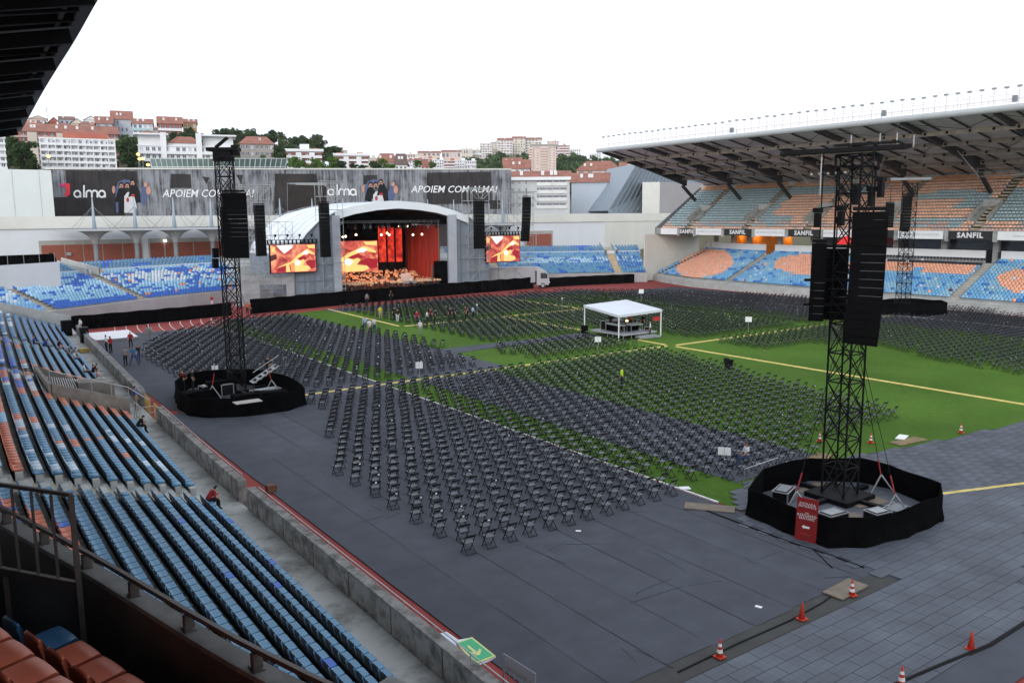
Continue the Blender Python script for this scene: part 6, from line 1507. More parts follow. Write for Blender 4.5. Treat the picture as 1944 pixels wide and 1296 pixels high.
# ================================================================== HILLS AND TOWN
HP = {-500:[(200,6),(260,12),(330,28),(430,50),(520,64),(700,66),(1500,70)], 400:[(200,6),(260,12),(330,26),(430,48),(520,62),(700,66),(1500,70)],
      560:[(200,6),(280,13),(360,26),(450,42),(600,46),(1500,50)], 720:[(200,6),(300,14),(420,27),(600,36),(900,50),(1500,60)],
      950:[(200,6),(350,14),(600,33),(800,62),(900,80),(1100,84),(1500,80)], 1080:[(200,6),(350,14),(600,33),(800,60),(900,76),(1100,78),(1500,75)],
      1230:[(200,6),(350,14),(600,32),(800,54),(900,62),(1100,62),(1500,60)], 2600:[(200,6),(350,10),(600,20),(900,40),(1500,45)]}
_hk = sorted(HP)
def hgt(px, D):
    z = [float(np.interp(D,[a for a,_ in HP[k]],[b_ for _,b_ in HP[k]])) for k in _hk]; return float(np.interp(px,_hk,z))
def az_of(px): return YAW + math.atan((px-PW/2)/FOC)
def pol(px, D): a = az_of(px); return Vector((math.sin(a)*D, math.cos(a)*D, 0))
pxs = list(range(-500,2601,50)); Ds = [205,230,260,300,340,380,430,480,540,620,700,780,850,920,1000,1150,1450]
m = MB(); P = []
for D in Ds:
    for px in pxs: p = pol(px,D); P.append((p.x,p.y,(hgt(px,D) + 2.0*(vnoise(px*.02,D*.02)-.5)) if D > 210 else -.1))
n = len(pxs); m.add(P,[(i*n+j,i*n+j+1,(i+1)*n+j+1,(i+1)*n+j) for i in range(len(Ds)-1) for j in range(n-1)])
struct(m.build('hillside', mat('scrubby hillside',(.06,.085,.035),.95,.4,.03,col2=(.11,.10,.06),thresh=(.4,.65)), smooth=True))

M_CW = mat('white render',(.70,.71,.73),.8,.06,.15); M_CB = mat('beige render',(.52,.46,.40),.8,.08,.15); M_CR = mat('brick red render',(.36,.12,.085),.85,.15,.3); M_CG = mat('grey blue render',(.40,.44,.50),.8,.08,.15); M_CP = mat('pink cream render',(.62,.50,.45),.8,.06,.15); M_CO = mat('ochre render',(.46,.27,.10),.8,.1,.2); M_CC = mat('cream band',(.62,.56,.48),.8,.06,.2)
M_CGR = mat('grey brown render',(.33,.30,.28),.8,.1,.2)
M_WIN = mat('distant window',(.10,.11,.14),.25,.3,.5,spec=.5); M_WIN2 = mat('lowered blind',(.45,.46,.5),.6,.1,.5)
_wm = {}
def win_mesh(w, h, k):
    key = (round(w,1), round(h,1), k)
    if key not in _wm:
        q = MB(); q.box(-w/2,w/2,-.06,.03,-h/2,h/2,0); q.box(-w/2-.06,w/2+.06,-.1,.0,-h/2-.1,-h/2,1); q.box(-.04,.04,-.09,-.06,-h/2,h/2,1); _wm[key] = q.mesh('window', [M_WIN if k==0 else M_WIN2, M_CW])
    return _wm[key]
def bldg(px0, px1, pyt, pyb, D, depth, floors, cols, wall, lab, roof='flat', roofm=None, band=None, skip=(), yaw=0, rh=2.5, winw=.55, winh=.5, cat='building', grp='buildings on the hillside', blind=.25, side=True, name='apartment_block', bandz=.32, bandd=.7, joined=False, seed=1, chim=2):
    rg = random.Random(seed*31+int(px0)); a = az_of((px0+px1)/2); c = pol((px0+px1)/2,D)
    pl_ = ad(px0,pyt,D); pr_ = ad(px1,pyt,D); W_ = (Vector((pr_.x,pr_.y))-Vector((pl_.x,pl_.y))).length; zt = ad((px0+px1)/2,pyt,D).z; zb = ad((px0+px1)/2,pyb,D).z
    e = root(name, (c.x,c.y,zb), lab, cat, grp, -a+yaw); H = zt-zb; zlow = -8
    m = MB(); m.box(-W_/2,W_/2,0,depth,zlow,H); wl = m.build('wall', wall, e, local=True)
    fh = H/floors
    if roof == 'flat':
        m = MB(); m.box(-W_/2-.3,W_/2+.3,-.3,depth+.3,H,H+.35); rf_ = m.build('roof', roofm or M_CW, e, local=True)
        for k in range(chim): q = MB(); x = rg.uniform(-.38,.38)*W_; q.box(x-1.2,x+1.2,depth*.3,depth*.3+2,H+.35,H+2.0); q.build('roof_box', wall, rf_, local=True)
    elif roof == 'front':
        m = MB(); o_ = .5; P = [(-W_/2-o_,-o_,H),(W_/2+o_,-o_,H),(W_/2+o_,depth+o_,H),(-W_/2-o_,depth+o_,H),(0,-o_,H+rh),(0,depth+o_,H+rh)]
        m.add(P,[(1,2,5,4),(3,0,4,5),(3,2,1,0)]); rf_ = m.build('roof', roofm or M_TILEROOF, e, local=True); m = MB(); m.add([(-W_/2,0,H),(W_/2,0,H),(0,0,H+rh*.92)],[(0,1,2)]); m.build('gable_wall', wall, e, local=True)
    else:
        m = MB(); o_ = .6; ins = min(W_*.25, depth*.5) if roof=='hip' else 0
        P = [(-W_/2-o_,-o_,H),(W_/2+o_,-o_,H),(W_/2+o_,depth+o_,H),(-W_/2-o_,depth+o_,H),(-W_/2-o_+ins,depth/2,H+rh),(W_/2+o_-ins,depth/2,H+rh)]
        m.add(P,[(0,1,5,4),(2,3,4,5),(1,2,5),(3,0,4),(3,2,1,0)]); rf_ = m.build('roof', roofm or M_TILEROOF, e, local=True)
        for k in range(chim): q = MB(); x = rg.uniform(-.36,.36)*W_; q.box(x-.4,x+.4,depth*.22,depth*.22+.8,H+rh*.3,H+rh*.45+1.2); q.build('chimney', M_CW, rf_, local=True)
    if band:
        for f in range(floors):
            m = MB(); z = f*fh; m.box(-W_/2-.1,W_/2+.1,-bandd,-.02,z-.1,z+fh*bandz); m.build('balcony', band, e, local=True)
    if cols:
        ww, wh = W_/cols*winw, fh*winh; J = MB()
        for f in range(floors):
            for k in range(cols):
                if (k,f) in skip or rg.random() < .05: continue
                x = -W_/2+W_*(k+.5)/cols; z = f*fh+fh*(.36+.5*winh) if band else f*fh+fh*.55; b_ = 1 if rg.random() < blind else 0
                if joined: J.box(x-ww/2,x+ww/2,-.08,.02,z-wh/2,z+wh/2,b_)
                else: link_mesh('window', win_mesh(ww,wh,b_), e, (x,-.02,z))
        if joined and J.v: J.build('window_mass', [M_WIN,M_WIN2], e, local=True, kind='stuff')
        if side:     # a few windows on the flank that shows
            J = MB(); nc = max(1,int(depth/4))
            for s_ in (-1,1):
                for f in range(floors):
                    for k in range(nc): y = depth*(k+.5)/nc; z = f*fh+fh*.55; J.box(s_*W_/2-.05,s_*W_/2+.05,y-.6,y+.6,z-wh/2,z+wh/2)
            J.build('flank_window_mass', M_WIN, e, local=True, kind='stuff')
    return e, W_, H, fh
# --- left group
bldg(-70,37,262,332,262,14,6,8,M_CW,'white block cut by the left edge of the picture',band=M_CW,bandd=.5,winw=.5)
e, W_, H, fh = bldg(52,250,253,338,345,16,8,15,M_CR,'long red brick block with cream balconies behind the white block','gable',M_TILEROOF,mat('dusky pink band',(.50,.36,.30),.8,.06,.2),rh=3.6,winw=.6,blind=.3,chim=6,bandz=.22)
for xa in (-.32,-.05): m = MB(); m.box(W_*xa-1.5,W_*xa+1.5,-1.0,-.05,-8,H*.985); m.build('stair_tower', M_CB, e, local=True)
e, W_, H, fh = bldg(101,241,266,333,280,14,6,14,M_CW,'white six storey block with long balconies above the banner',band=M_CW,bandd=1.1,bandz=.36,winw=.42,winh=.42,chim=3,blind=.35)
for k in range(11): m = MB(); x = -W_/2+W_*k/10; m.box(x-.14,x+.14,-1.12,-.03,0,H); m.build('balcony_divider', M_CW, e, local=True)
m = MB(); m.box(-W_*.2,W_*.42,4,10,H+.35,H+2.4); m.build('penthouse', M_CR, e, local=True)
bldg(22,54,224,318,420,12,7,3,M_CB,'beige block rising behind the dark tree at the left',band=M_CC,roof='hip',rh=2,winw=.5)
bldg(207,238,236,318,432,14,6,4,M_CG,'grey blue block facing the slope beside the brick block','gable',band=M_CG,rh=4); bldg(236,275,228,318,440,18,7,5,M_CG,'tall grey block with terracotta gable on the ridge','gable',rh=5,winw=.4,joined=True)
bldg(274,312,236,300,418,14,5,4,mat('pale blue white render',(.62,.68,.74),.8,.05,.2),'pale blue white block with glass balconies on the ridge','gable',band=mat('glass balcony',(.35,.5,.52),.3,.1,1),rh=3); bldg(321,366,236,300,420,14,5,5,M_CR,'brick block with white rounded balconies on the ridge','gable',band=M_CW,rh=4,skip=((1,0),)); bldg(367,393,234,300,436,12,5,3,M_CO,'ochre block at the right end of the ridge row','gable',rh=2.5)
bldg(312,322,246,300,445,10,4,1,M_CB,'narrow beige house squeezed between two ridge blocks','gable',rh=2,joined=True)
hl = [(30,50,233,470,M_CC,'pale house with low red roof at the far left of the ridge'),(52,76,229,500,M_CP,'small house with flat red roof beside the ridge trees'),(66,92,238,460,M_CC,'cream gabled house left of the antenna house'),(85,118,227,520,M_CP,'large cream house with antenna on the ridge top'),(96,118,240,450,M_CW,'white gabled house below the antenna house'),(120,140,234,480,M_CR,'brick house with steep roof on the ridge'),(128,158,240,455,M_CG,'pale grey villa with long terrace on the ridge'),(140,168,228,530,M_CG,'grey domed roof house on the skyline'),(160,186,236,480,M_CC,'yellowish lit house near the middle of the ridge'),(178,206,237,462,M_CP,'pink house with broad gable near the grey block'),(186,212,229,500,M_CW,'white top floor house with red roof on the skyline'),(196,214,244,440,M_CR,'orange brick house tucked below the grey block'),(0,24,236,480,M_CP,'house half hidden under the stand roof')]
for i, (a, c, y, D, w_, lab) in enumerate(hl): bldg(a,c,y,290,D,10,4,3,w_,lab,['front','hip','gable','front','hip'][i%5],[M_TILEROOF,mat('brown roof tiles',(.20,.11,.085),.9,.25,.5),mat('pale roof tiles',(.36,.19,.14),.9,.25,.5)][i%3],rh=1.7+.5*(i%3),joined=True,name='house',cat='house',grp='houses on the left ridge',chim=1,seed=i)
m = MB(); p = ad(90,226,520); m.tube(p,p+Vector((0,0,6)),.12,5); m.tube(p+Vector((-1,0,4.5)),p+Vector((1,0,4.5)),.06,4); m.tube(p+Vector((-.7,0,5.4)),p+Vector((.7,0,5.4)),.06,4); tag(m.build('roof_antenna', M_GREYM), 'thin aerial standing above the skyline house', 'antenna')
# white terraced apartments
e, W_, H, fh = bldg(282,462,279,336,305,13,4,16,M_CW,'long white terraced apartments behind the glass hall',band=M_CW,bandd=1.2,bandz=.34,winw=.55,winh=.5,chim=0)
for (xa, xb, hh, st) in ((-.5,-.22,3.6,1),(.18,.5,3.6,1),(-.2,.16,1.2,0)):
    m = MB(); m.box(W_*xa,W_*xb,1.5,11,H,H+hh); m.build('upper_floor', M_CW, e, local=True)
    if st: m = MB(); m.box(W_*xa-1.2,W_*xb+1.0,-1.2,11.5,H+hh,H+hh+.5); m.build('roof_slab', M_CW, e, local=True)
    else: m = MB(); m.add([(W_*xa,1,H+hh),(W_*xb,1,H+hh),(W_*xb,11,H+hh),(W_*xa,11,H+hh),(W_*xa+3,6,H+hh+2.6),(W_*xb-3,6,H+hh+2.6)],[(0,1,5,4),(1,2,5),(2,3,4,5),(3,0,4)]); m.build('tile_roof', M_TILEROOF, e, local=True)
for xa in (-.24,.13): m = MB(); m.box(W_*xa-.9,W_*xa+.9,-1.4,2,-6,H+4.4); m.build('chimney_tower', M_CW, e, local=True)
m = MB(); m.add([(W_*-.5,1,H+4.1),(W_*-.3,1,H+4.1),(W_*-.3,9,H+4.1),(W_*-.5,9,H+4.1),(W_*-.4,5,H+5.6)],[(0,1,4),(1,2,4),(2,3,4),(3,0,4)]); m.build('tile_cap', M_TILEROOF, e, local=True)
bldg(470,534,274,312,335,13,3,7,M_CGR,'grey brown villa with broad terracotta roof among trees','hip',rh=3.4,winw=.5,grp='buildings on the hillside')
for (a, c, y, D, lab) in ((556,622,290,330,'red and white apartments behind green trees, nearer the glass hall'),(645,708,298,345,'red and white apartments behind green trees, nearer the low houses')):
    e, W_, H, fh = bldg(a,c,y,330,D,12,4,6,M_CR,lab,band=M_CW,bandd=1.3,bandz=.42,winw=.5,winh=.42,chim=2)
    m = MB(); m.box(-W_*.55,W_*.56,-1.6,12.6,H+.35,H+1.3); m.build('eaves', M_CW, e, local=True); m = MB(); m.box(-W_*.12,W_*.15,3,8,H+1.3,H+3.4); m.build('lift_house', M_CW, e, local=True)
    for k in (-.16,.22): m = MB(); m.box(W_*k-1,W_*k+1,-1.5,0,-6,H); m.build('white_pier', M_CW, e, local=True)
bldg(642,672,286,312,440,10,2,3,M_CB,'modern beige house with overhanging roof above the apartments',name='house',cat='house',joined=True)
bldg(722,762,309,326,330,12,1,4,M_CB,'low wide house with shallow brown roof behind the banner','hip',rh=4,name='house',cat='house',joined=True); bldg(756,780,313,330,300,9,1,3,M_CW,'small white house with arches and dark roof','hip',mat('dark brown tiles',(.12,.085,.075),.9,.2,.5),rh=4.2,name='house',cat='house',joined=True)
# --- far slope
fl = [(752,774,297,620,M_CW),(776,800,293,680,M_CP),(800,842,290,760,M_CP),(784,806,305,560,M_CW),(806,826,302,600,M_CR),(826,848,304,590,M_CW),(844,880,288,770,M_CP),(848,868,306,560,M_CR),(868,890,305,580,M_CW),(888,908,306,570,M_CW),(880,902,283,800,M_CC),(900,918,285,820,M_CB),(700,724,300,560,M_CB)]
for i, (a, c, y, D, w_) in enumerate(fl):
    lab = ['white flat block furthest left on the far slope','cream block second along the far slope','long low cream terrace on the far slope','white block with red patches low on the far slope','red fronted block low on the far slope','white balconied block beside the red one','second long low terrace higher on the far slope','brick block low before the dark wood','white block before the dark wood','white block next to the tower banner end','pale high block at the foot of the hilltop row','grey beige block next to the hilltop row','half hidden beige house above the low brown roof'][i]
    bldg(a,c,y,330,D,12,3+i%3,5,w_,lab,'gable' if i in (2,6,3) else 'flat',band=M_CW if i%2 else None,joined=True,grp='blocks on the far slope',seed=i,chim=1,rh=2)
ft = [(915,938,273,900,M_CP,6),(935,948,270,930,M_CC,7),(948,976,266,920,M_CP,7),(975,1000,263,950,M_CC,8),(998,1030,265,960,M_CC,7),(1040,1062,268,900,M_CP,7),(1052,1082,276,880,M_CR,5),(1082,1102,284,850,M_CW,3),(1118,1140,292,820,M_CW,3)]
for i, (a, c, y, D, w_, fl_) in enumerate(ft): bldg(a,c,y,300,D,16,fl_,5,w_,f'hilltop block, {ordinal(i+1)} from left on the far summit','gable' if i in (2,3,4) else 'flat',band=M_CW if i%2==0 else None,joined=True,grp='blocks on the far summit',seed=40+i,chim=1,rh=3)
# pink tower block
e, W_, H, fh = bldg(1010,1057,279,333,400,15,11,6,M_CP,'pink cream tower block with planted roof terrace',winw=.3,winh=.42,joined=False,chim=0,skip=tuple((k,f) for f in range(11) for k in (2,)),blind=.2)
m = MB(); m.box(-W_/2-.6,W_/2+.6,-.6,15.6,H+.36,H+1.3); m.build('roof_terrace', M_CGR, e, local=True)
for f in range(11): m = MB(); m.box(-W_/2-1.2,-W_/2+1.0,-.8,3,f*fh,f*fh+.9); m.build('corner_balcony', M_CP, e, local=True); m = MB(); m.box(W_*.02-1.6,W_*.02+1.6,-.8,-.03,f*fh+.2,f*fh+1.1); m.build('balcony', M_CP, e, local=True)
for i, (a, c, y, D, w_, lab) in enumerate(((958,992,313,430,M_CR,'red house group under the wood left of the tower block'),(960,1008,321,330,M_CW,'white gable house with red roof left of the tower foot'),(1094,1178,324,330,M_CP,'long cream house with terracotta roof right of the tower'),(1176,1200,328,300,M_CO,'brick gable house beside the slanting metal roof'))): bldg(a,c,y,336,D,11,2,5,w_,lab,'gable' if i!=2 else 'hip',rh=4,joined=True,name='house',cat='house',grp='houses below the far wood',seed=70+i)
# right hand apartment with its grey blue wing
e, W_, H, fh = bldg(968,1083,340,398,215,14,4,9,mat('pale grey render',(.50,.52,.53),.8,.06,.2),'pale grey apartment house with deep balconies behind the end wall','gable',rh=2.4,winw=.26,winh=.42,chim=4,blind=.1)
m = MB(); m.box(-W_/2-.3,W_/2+.3,-.9,-.65,H-.3,H+.5); m.build('parapet_step', M_CW, e, local=True)
for f in range(4):
    for k in (.08,.33): m = MB(); m.box(W_*k-1.9,W_*k+1.9,-.06,.1,f*fh+.35,f*fh+fh*.86); lg = m.build('loggia', M_WIN, e, local=True); m = MB(); m.box(W_*k-2,W_*k+2,-.25,-.07,f*fh+.2,f*fh+1.1); m.build('loggia_rail', M_STEEL, lg, local=True)
bldg(1084,1200,346,398,242,12,3,0,mat('pale blue grey render',(.44,.49,.56),.8,.05,.15),'windowless pale blue grey wing beside the apartment house','gable',rh=3,chim=3)
# slanting metal roof and boxes at the far stand end
e = root('slanted_hall', (150,150,0), 'big hall with slanting ribbed grey metal side', 'building'); a, c, d_, f_ = ad(1155,400,222), ad(1209,310,228), ad(1345,310,266), ad(1345,402,252)
M_RIB = mat('ribbed grey metal',(.25,.30,.35),.5,.08,1)
m = MB(); m.add([a,f_,d_,c],[(0,1,2,3)]); back = Vector((12,25,0)); m.add([a,c,c+back,a+back],[(0,1,2,3)]); m.add([a-Vector((0,0,14)),f_-Vector((0,0,14)),f_,a],[(0,1,2,3)]); m.build('metal_side', M_RIB, e)
m = MB()
for k in range(1,22): t = k/22; m.bar(lerp(a,f_,t)-ray(1200,350)*.6,lerp(c,d_,t)-ray(1200,350)*.6,.22,.25)
m.build('standing_seam', mat('seam grey',(.19,.23,.27),.5,.05,1), e)
e = root('metal_box_block', (150,140,0), 'square beige and grey metal box beside the far stand', 'building'); a = ad(1219,394,226); c = ad(1252,394,226); d_ = ad(1335,394,241); zt = ad(1219,346,226).z
m = MB(); m.add([(a.x,a.y,0),(c.x,c.y,0),(c.x,c.y,zt),(a.x,a.y,zt)],[(0,1,2,3)]); m.add([(a.x,a.y,zt),(c.x,c.y,zt),(d_.x,d_.y,zt),(a.x+20,a.y+20,zt)],[(0,1,2,3)]); m.build('beige_face', M_CREAM, e)
m = MB(); m.add([(c.x,c.y,0),(d_.x,d_.y,0),(d_.x,d_.y,zt),(c.x,c.y,zt)],[(0,1,2,3)]); m.build('grey_face', mat('mauve grey cladding',(.33,.32,.33),.6,.05,.3), e)

# ------------- trees
def leafmat(nm, c1, c2):
    m = bpy.data.materials.new(nm); m.use_nodes = True; n = m.node_tree; p = n.nodes['Principled BSDF']; p.inputs['Roughness'].default_value = .8; p.inputs['Specular IOR Level'].default_value = .15
    at = n.nodes.new('ShaderNodeAttribute'); at.attribute_name = 'col'; oi = n.nodes.new('ShaderNodeObjectInfo'); mr = n.nodes.new('ShaderNodeMapRange'); mr.inputs[3].default_value = .75; mr.inputs[4].default_value = 1.25; n.links.new(oi.outputs['Random'], mr.inputs[0])
    vm = n.nodes.new('ShaderNodeVectorMath'); vm.operation = 'SCALE'; n.links.new(at.outputs['Color'], vm.inputs[0]); n.links.new(mr.outputs[0], vm.inputs['Scale']); n.links.new(vm.outputs[0], p.inputs['Base Color']); return m
M_LEAF = leafmat('leaves',0,0); M_BARK = mat('bark',(.09,.07,.055),.9,.3,2)
def crown_arrays(kind, seed, nb, nl, leaf):
    g = np.random.default_rng(seed); V = []; F = []; C = []
    cols = {'dark':((.030,.055,.020),(.05,.085,.03)),'green':((.06,.12,.022),(.10,.18,.035)),'euc':((.05,.075,.035),(.085,.11,.05))}[kind]
    for b_ in range(nb):
        if kind == 'euc': z = g.uniform(.35,1.0); r_ = .20*(1.15-abs(z-.6)); c = np.array([g.normal(0,.11),g.normal(0,.11),z]); s_ = g.uniform(.07,.13)
        elif kind == 'green': a = g.uniform(0,6.28); z = g.uniform(.25,.92); rr = .34*math.sqrt(max(.05,1-((z-.55)/.5)**2))*g.uniform(.3,1); c = np.array([math.cos(a)*rr,math.sin(a)*rr,z]); s_ = g.uniform(.10,.17)
        else: a = g.uniform(0,6.28); z = g.uniform(.2,.93); rr = .42*math.sqrt(max(.05,1-((z-.5)/.52)**2))*g.uniform(.2,1); c = np.array([math.cos(a)*rr,math.sin(a)*rr,z]); s_ = g.uniform(.10,.18)
        tone = g.uniform(0,1)
        P = g.normal(0,1,(nl,3)); P /= np.linalg.norm(P,axis=1)[:,None]; P *= (s_*g.uniform(.55,1.05,nl))[:,None]; P[:,2] *= .8; P += c
        A = g.normal(0,1,(nl,3)); A /= np.linalg.norm(A,axis=1)[:,None]; B = np.cross(A,g.normal(0,1,(nl,3))); B /= np.linalg.norm(B,axis=1)[:,None]; L = leaf*g.uniform(.6,1.3,nl)[:,None]
        base = len(V)*0 + sum(len(v) for v in V)
        V.append(np.concatenate([P-A*L-B*L*.6,P+A*L-B*L*.6,P+A*L+B*L*.6,P-A*L+B*L*.6])); F.append(np.stack([np.arange(nl)+base+k*nl for k in range(4)],1))
        t = np.clip(tone+g.normal(0,.2,nl),0,1)[:,None]; C.append(np.array(cols[0])*(1-t)+np.array(cols[1])*t)
    return np.concatenate(V), np.concatenate(F), np.concatenate(C)
_cm = {}
def crown_mesh(kind, v):
    if (kind,v) not in _cm:
        V, F, C = crown_arrays(kind, 100+v*7+len(kind), {'dark':26,'green':24,'euc':20}[kind], 70, {'dark':.034,'green':.032,'euc':.028}[kind])
        o = quadmesh('crown', V, F, C, M_LEAF); _cm[(kind,v)] = o.data; bpy.data.objects.remove(o)
    return _cm[(kind,v)]
_tm = {}
def trunk_mesh(kind):
    if kind not in _tm:
        q = MB(); q.tube((0,0,-.25),(0,0,.45),.028,7,.018); q.tube((0,0,.45),(.02,.01,.8),.018,6,.006)
        for a in range(5): an = a*1.3; q.tube((0,0,.3+.09*a),(.2*math.cos(an),.2*math.sin(an),.5+.09*a),.011,5,.004)
        _tm[kind] = q.mesh('trunk', M_BARK)
    return _tm[kind]
def tree(px, pyt, pyb, D, kind, v, lab, wide=1.0, grp='trees on the hillside'):
    a = ad(px,pyt,D); c = ad(px,pyb,D); H = (a.z-c.z)*1.0; e = root('tree', (c.x,c.y,c.z), lab, 'tree', grp, rng.uniform(0,6))
    for nm, me in (('crown',crown_mesh(kind,v)),('trunk',trunk_mesh(kind))): o = link_mesh(nm, me, e); o.scale = (H*wide,H*wide,H)
    return e
sk = [(411,268,300,430),(420,244,292,430),(429,247,292,432),(443,245,292,436),(452,247,292,440),(462,256,296,430),(470,254,296,432),(481,246,292,430),(489,256,296,428),(503,257,300,420),(518,246,296,420),(536,254,298,415),(548,262,302,410),(560,260,302,412),(572,260,302,412),(584,262,304,408),(594,259,304,405),(604,258,306,400),(610,264,308,398)]
for i, (x, t, b_, D) in enumerate(sk): tree(x,t,b_,D,'euc' if i%3!=1 else 'dark',i%4,f'slim skyline tree, {ordinal(i+1)} from left on the wooded ridge',wide=.85 if i%2 else 1.05,grp='skyline trees on the wooded ridge')
tl = [(42,262,330,300,'dark',1.1,'dark tree between the left edge block and the red brick block'),(52,268,332,296,'dark',.8,'second dark tree at the foot of the brick block'),(246,262,318,330,'dark',1.0,'dark broad tree right of the brick block'),(258,258,318,340,'dark',1.1,'dark tree above the street lamps'),(270,266,322,330,'dark',1.0,'dark tree beside the white terraced apartments'),(258,296,326,300,'dark',1.2,'low dark shrub under the street lamps'),(275,305,330,280,'dark',1.4,'low shrub at the left end of the glass hall'),
      (338,250,272,390,'dark',1.8,'umbrella pine in front of the brick ridge block'),(375,252,274,392,'dark',1.7,'umbrella pine in front of the ochre block'),(363,242,268,400,'dark',1.0,'small tree between brick and ochre blocks'),(398,256,276,410,'dark',1.6,'bushy tree right of the ochre block'),
      (528,280,302,320,'dark',1.5,'dark bush at the right corner of the villa'),(500,294,304,318,'green',1.6,'green bush in front of the villa'),(548,288,330,360,'dark',1.1,'dark tree between villa and red apartments'),(562,298,332,290,'green',1.1,'bright green round tree left of the red apartments'),(576,303,332,288,'green',1.0,'second bright green tree at the red apartments'),(601,299,332,295,'green',1.1,'light green feathery tree in front of the red apartments'),(612,306,332,292,'green',1.1,'low green tree before the red apartments'),(634,297,332,300,'green',1.1,'green tree between the two red apartment houses'),(646,305,332,298,'dark',1.1,'dark green tree left of the second apartments'),(672,310,332,300,'dark',1.1,'dark shrubby tree in front of the second apartments'),(690,313,332,302,'dark',1.2,'low dark tree right of centre of the second apartments'),(712,305,332,310,'dark',1.2,'dark tree at the right end of the second apartments'),(728,301,332,330,'green',1.1,'olive tree behind the low brown roof'),(742,312,332,280,'green',1.3,'round clipped green tree in front of the low house'),(625,278,312,400,'dark',1.5,'dark wooded clump above the red apartments'),(640,278,312,405,'dark',1.5,'dark wooded clump left of the beige house'),(590,275,312,398,'dark',1.4,'dark clump behind the first red apartments'),(520,275,310,400,'dark',1.6,'dark clump behind the villa roof'),(792,304,322,480,'green',1.3,'green tree among the far white blocks'),(822,306,324,470,'green',1.3,'second green tree among the far white blocks'),(555,276,312,405,'dark',1.5,'dark clump above the glass hall end'),(440,268,300,400,'dark',1.5,'dark clump behind the white terraces right part'),(475,268,300,405,'dark',1.5,'dark clump left behind the villa')]
for i, (x, t, b_, D, k, w_, lab) in enumerate(tl): tree(x,t,b_,D,k,i%5,lab,w_)
# the far wood on the right hill: nobody could count it
Vs, Fs, Cs = [], [], []; off = 0; g = random.Random(17)
base = [crown_arrays('dark',300+k,10,34,.06) for k in range(4)]
for k in range(260):
    px = g.choice([g.uniform(886,1008),g.uniform(1056,1212),g.uniform(1056,1212),g.uniform(930,1008)]); D = g.uniform(470,800)
    yl = 286 if px < 1010 else pw([1056,1100,1150,1212],[284,288,294,305],px)
    V, F, C = base[k%4]; H = g.uniform(9,17); p = pol(px,D); z = hgt(px,D)-1.0
    zl = ad(px,yl,D).z
    if z+H > zl+2 or z+H*.8 < 13: 
        if z+H > zl+2: continue
    Vs.append(V*np.array([H,H,H])+np.array([p.x,p.y,z])); Fs.append(F+off); Cs.append(C*g.uniform(.8,1.25)); off += len(V)
o = quadmesh('woodland', np.concatenate(Vs), np.concatenate(Fs), np.concatenate(Cs), M_LEAF); tag(o, 'dark green woodland covering the right hillside below the summit blocks', 'woodland')
# undergrowth on the left slope
Vs, Fs, Cs = [], [], []; off = 0
for k in range(240):
    px = g.uniform(0,720); D = g.uniform(300,460); V, F, C = base[k%4]; H = g.uniform(4,8); p = pol(px,D); z = hgt(px,D)-.8
    Vs.append(V*H+np.array([p.x,p.y,z])); Fs.append(F+off); Cs.append(C*g.uniform(.8,1.2)); off += len(V)
o = quadmesh('undergrowth', np.concatenate(Vs), np.concatenate(Fs), np.concatenate(Cs), M_LEAF); tag(o, 'dark shrubs filling the gaps between houses on the left slope', 'undergrowth')
# street lamps, lit
for i, (px, py) in enumerate(((262,293),(265,302),(271,301),(281,313),(92,297))):
    p = ad(px,py,275); e = root('street_lamp', (p.x,p.y,hgt(px,275)), ['highest lit street lamp left of the glass hall','lit street lamp, left one of the close pair','lit street lamp, right one of the close pair','lowest lit street lamp beside the glass hall','lit street lamp in front of the brick block'][i], 'street lamp', 'lit street lamps'); m = MB(); m.tube((p.x,p.y,hgt(px,275)-2),(p.x,p.y,p.z),.09,5); m.build('post', M_GREYM, e)
    q = MB(); q.lathe([(.1,-.4),(.5,-.15),(.5,.15),(.1,.4)],10,(p.x,p.y,p.z)); q.build('lamp_globe', mat('sodium glow',(1,.66,.16),.5,0,1,emit=4), e)
HAZE = .00006
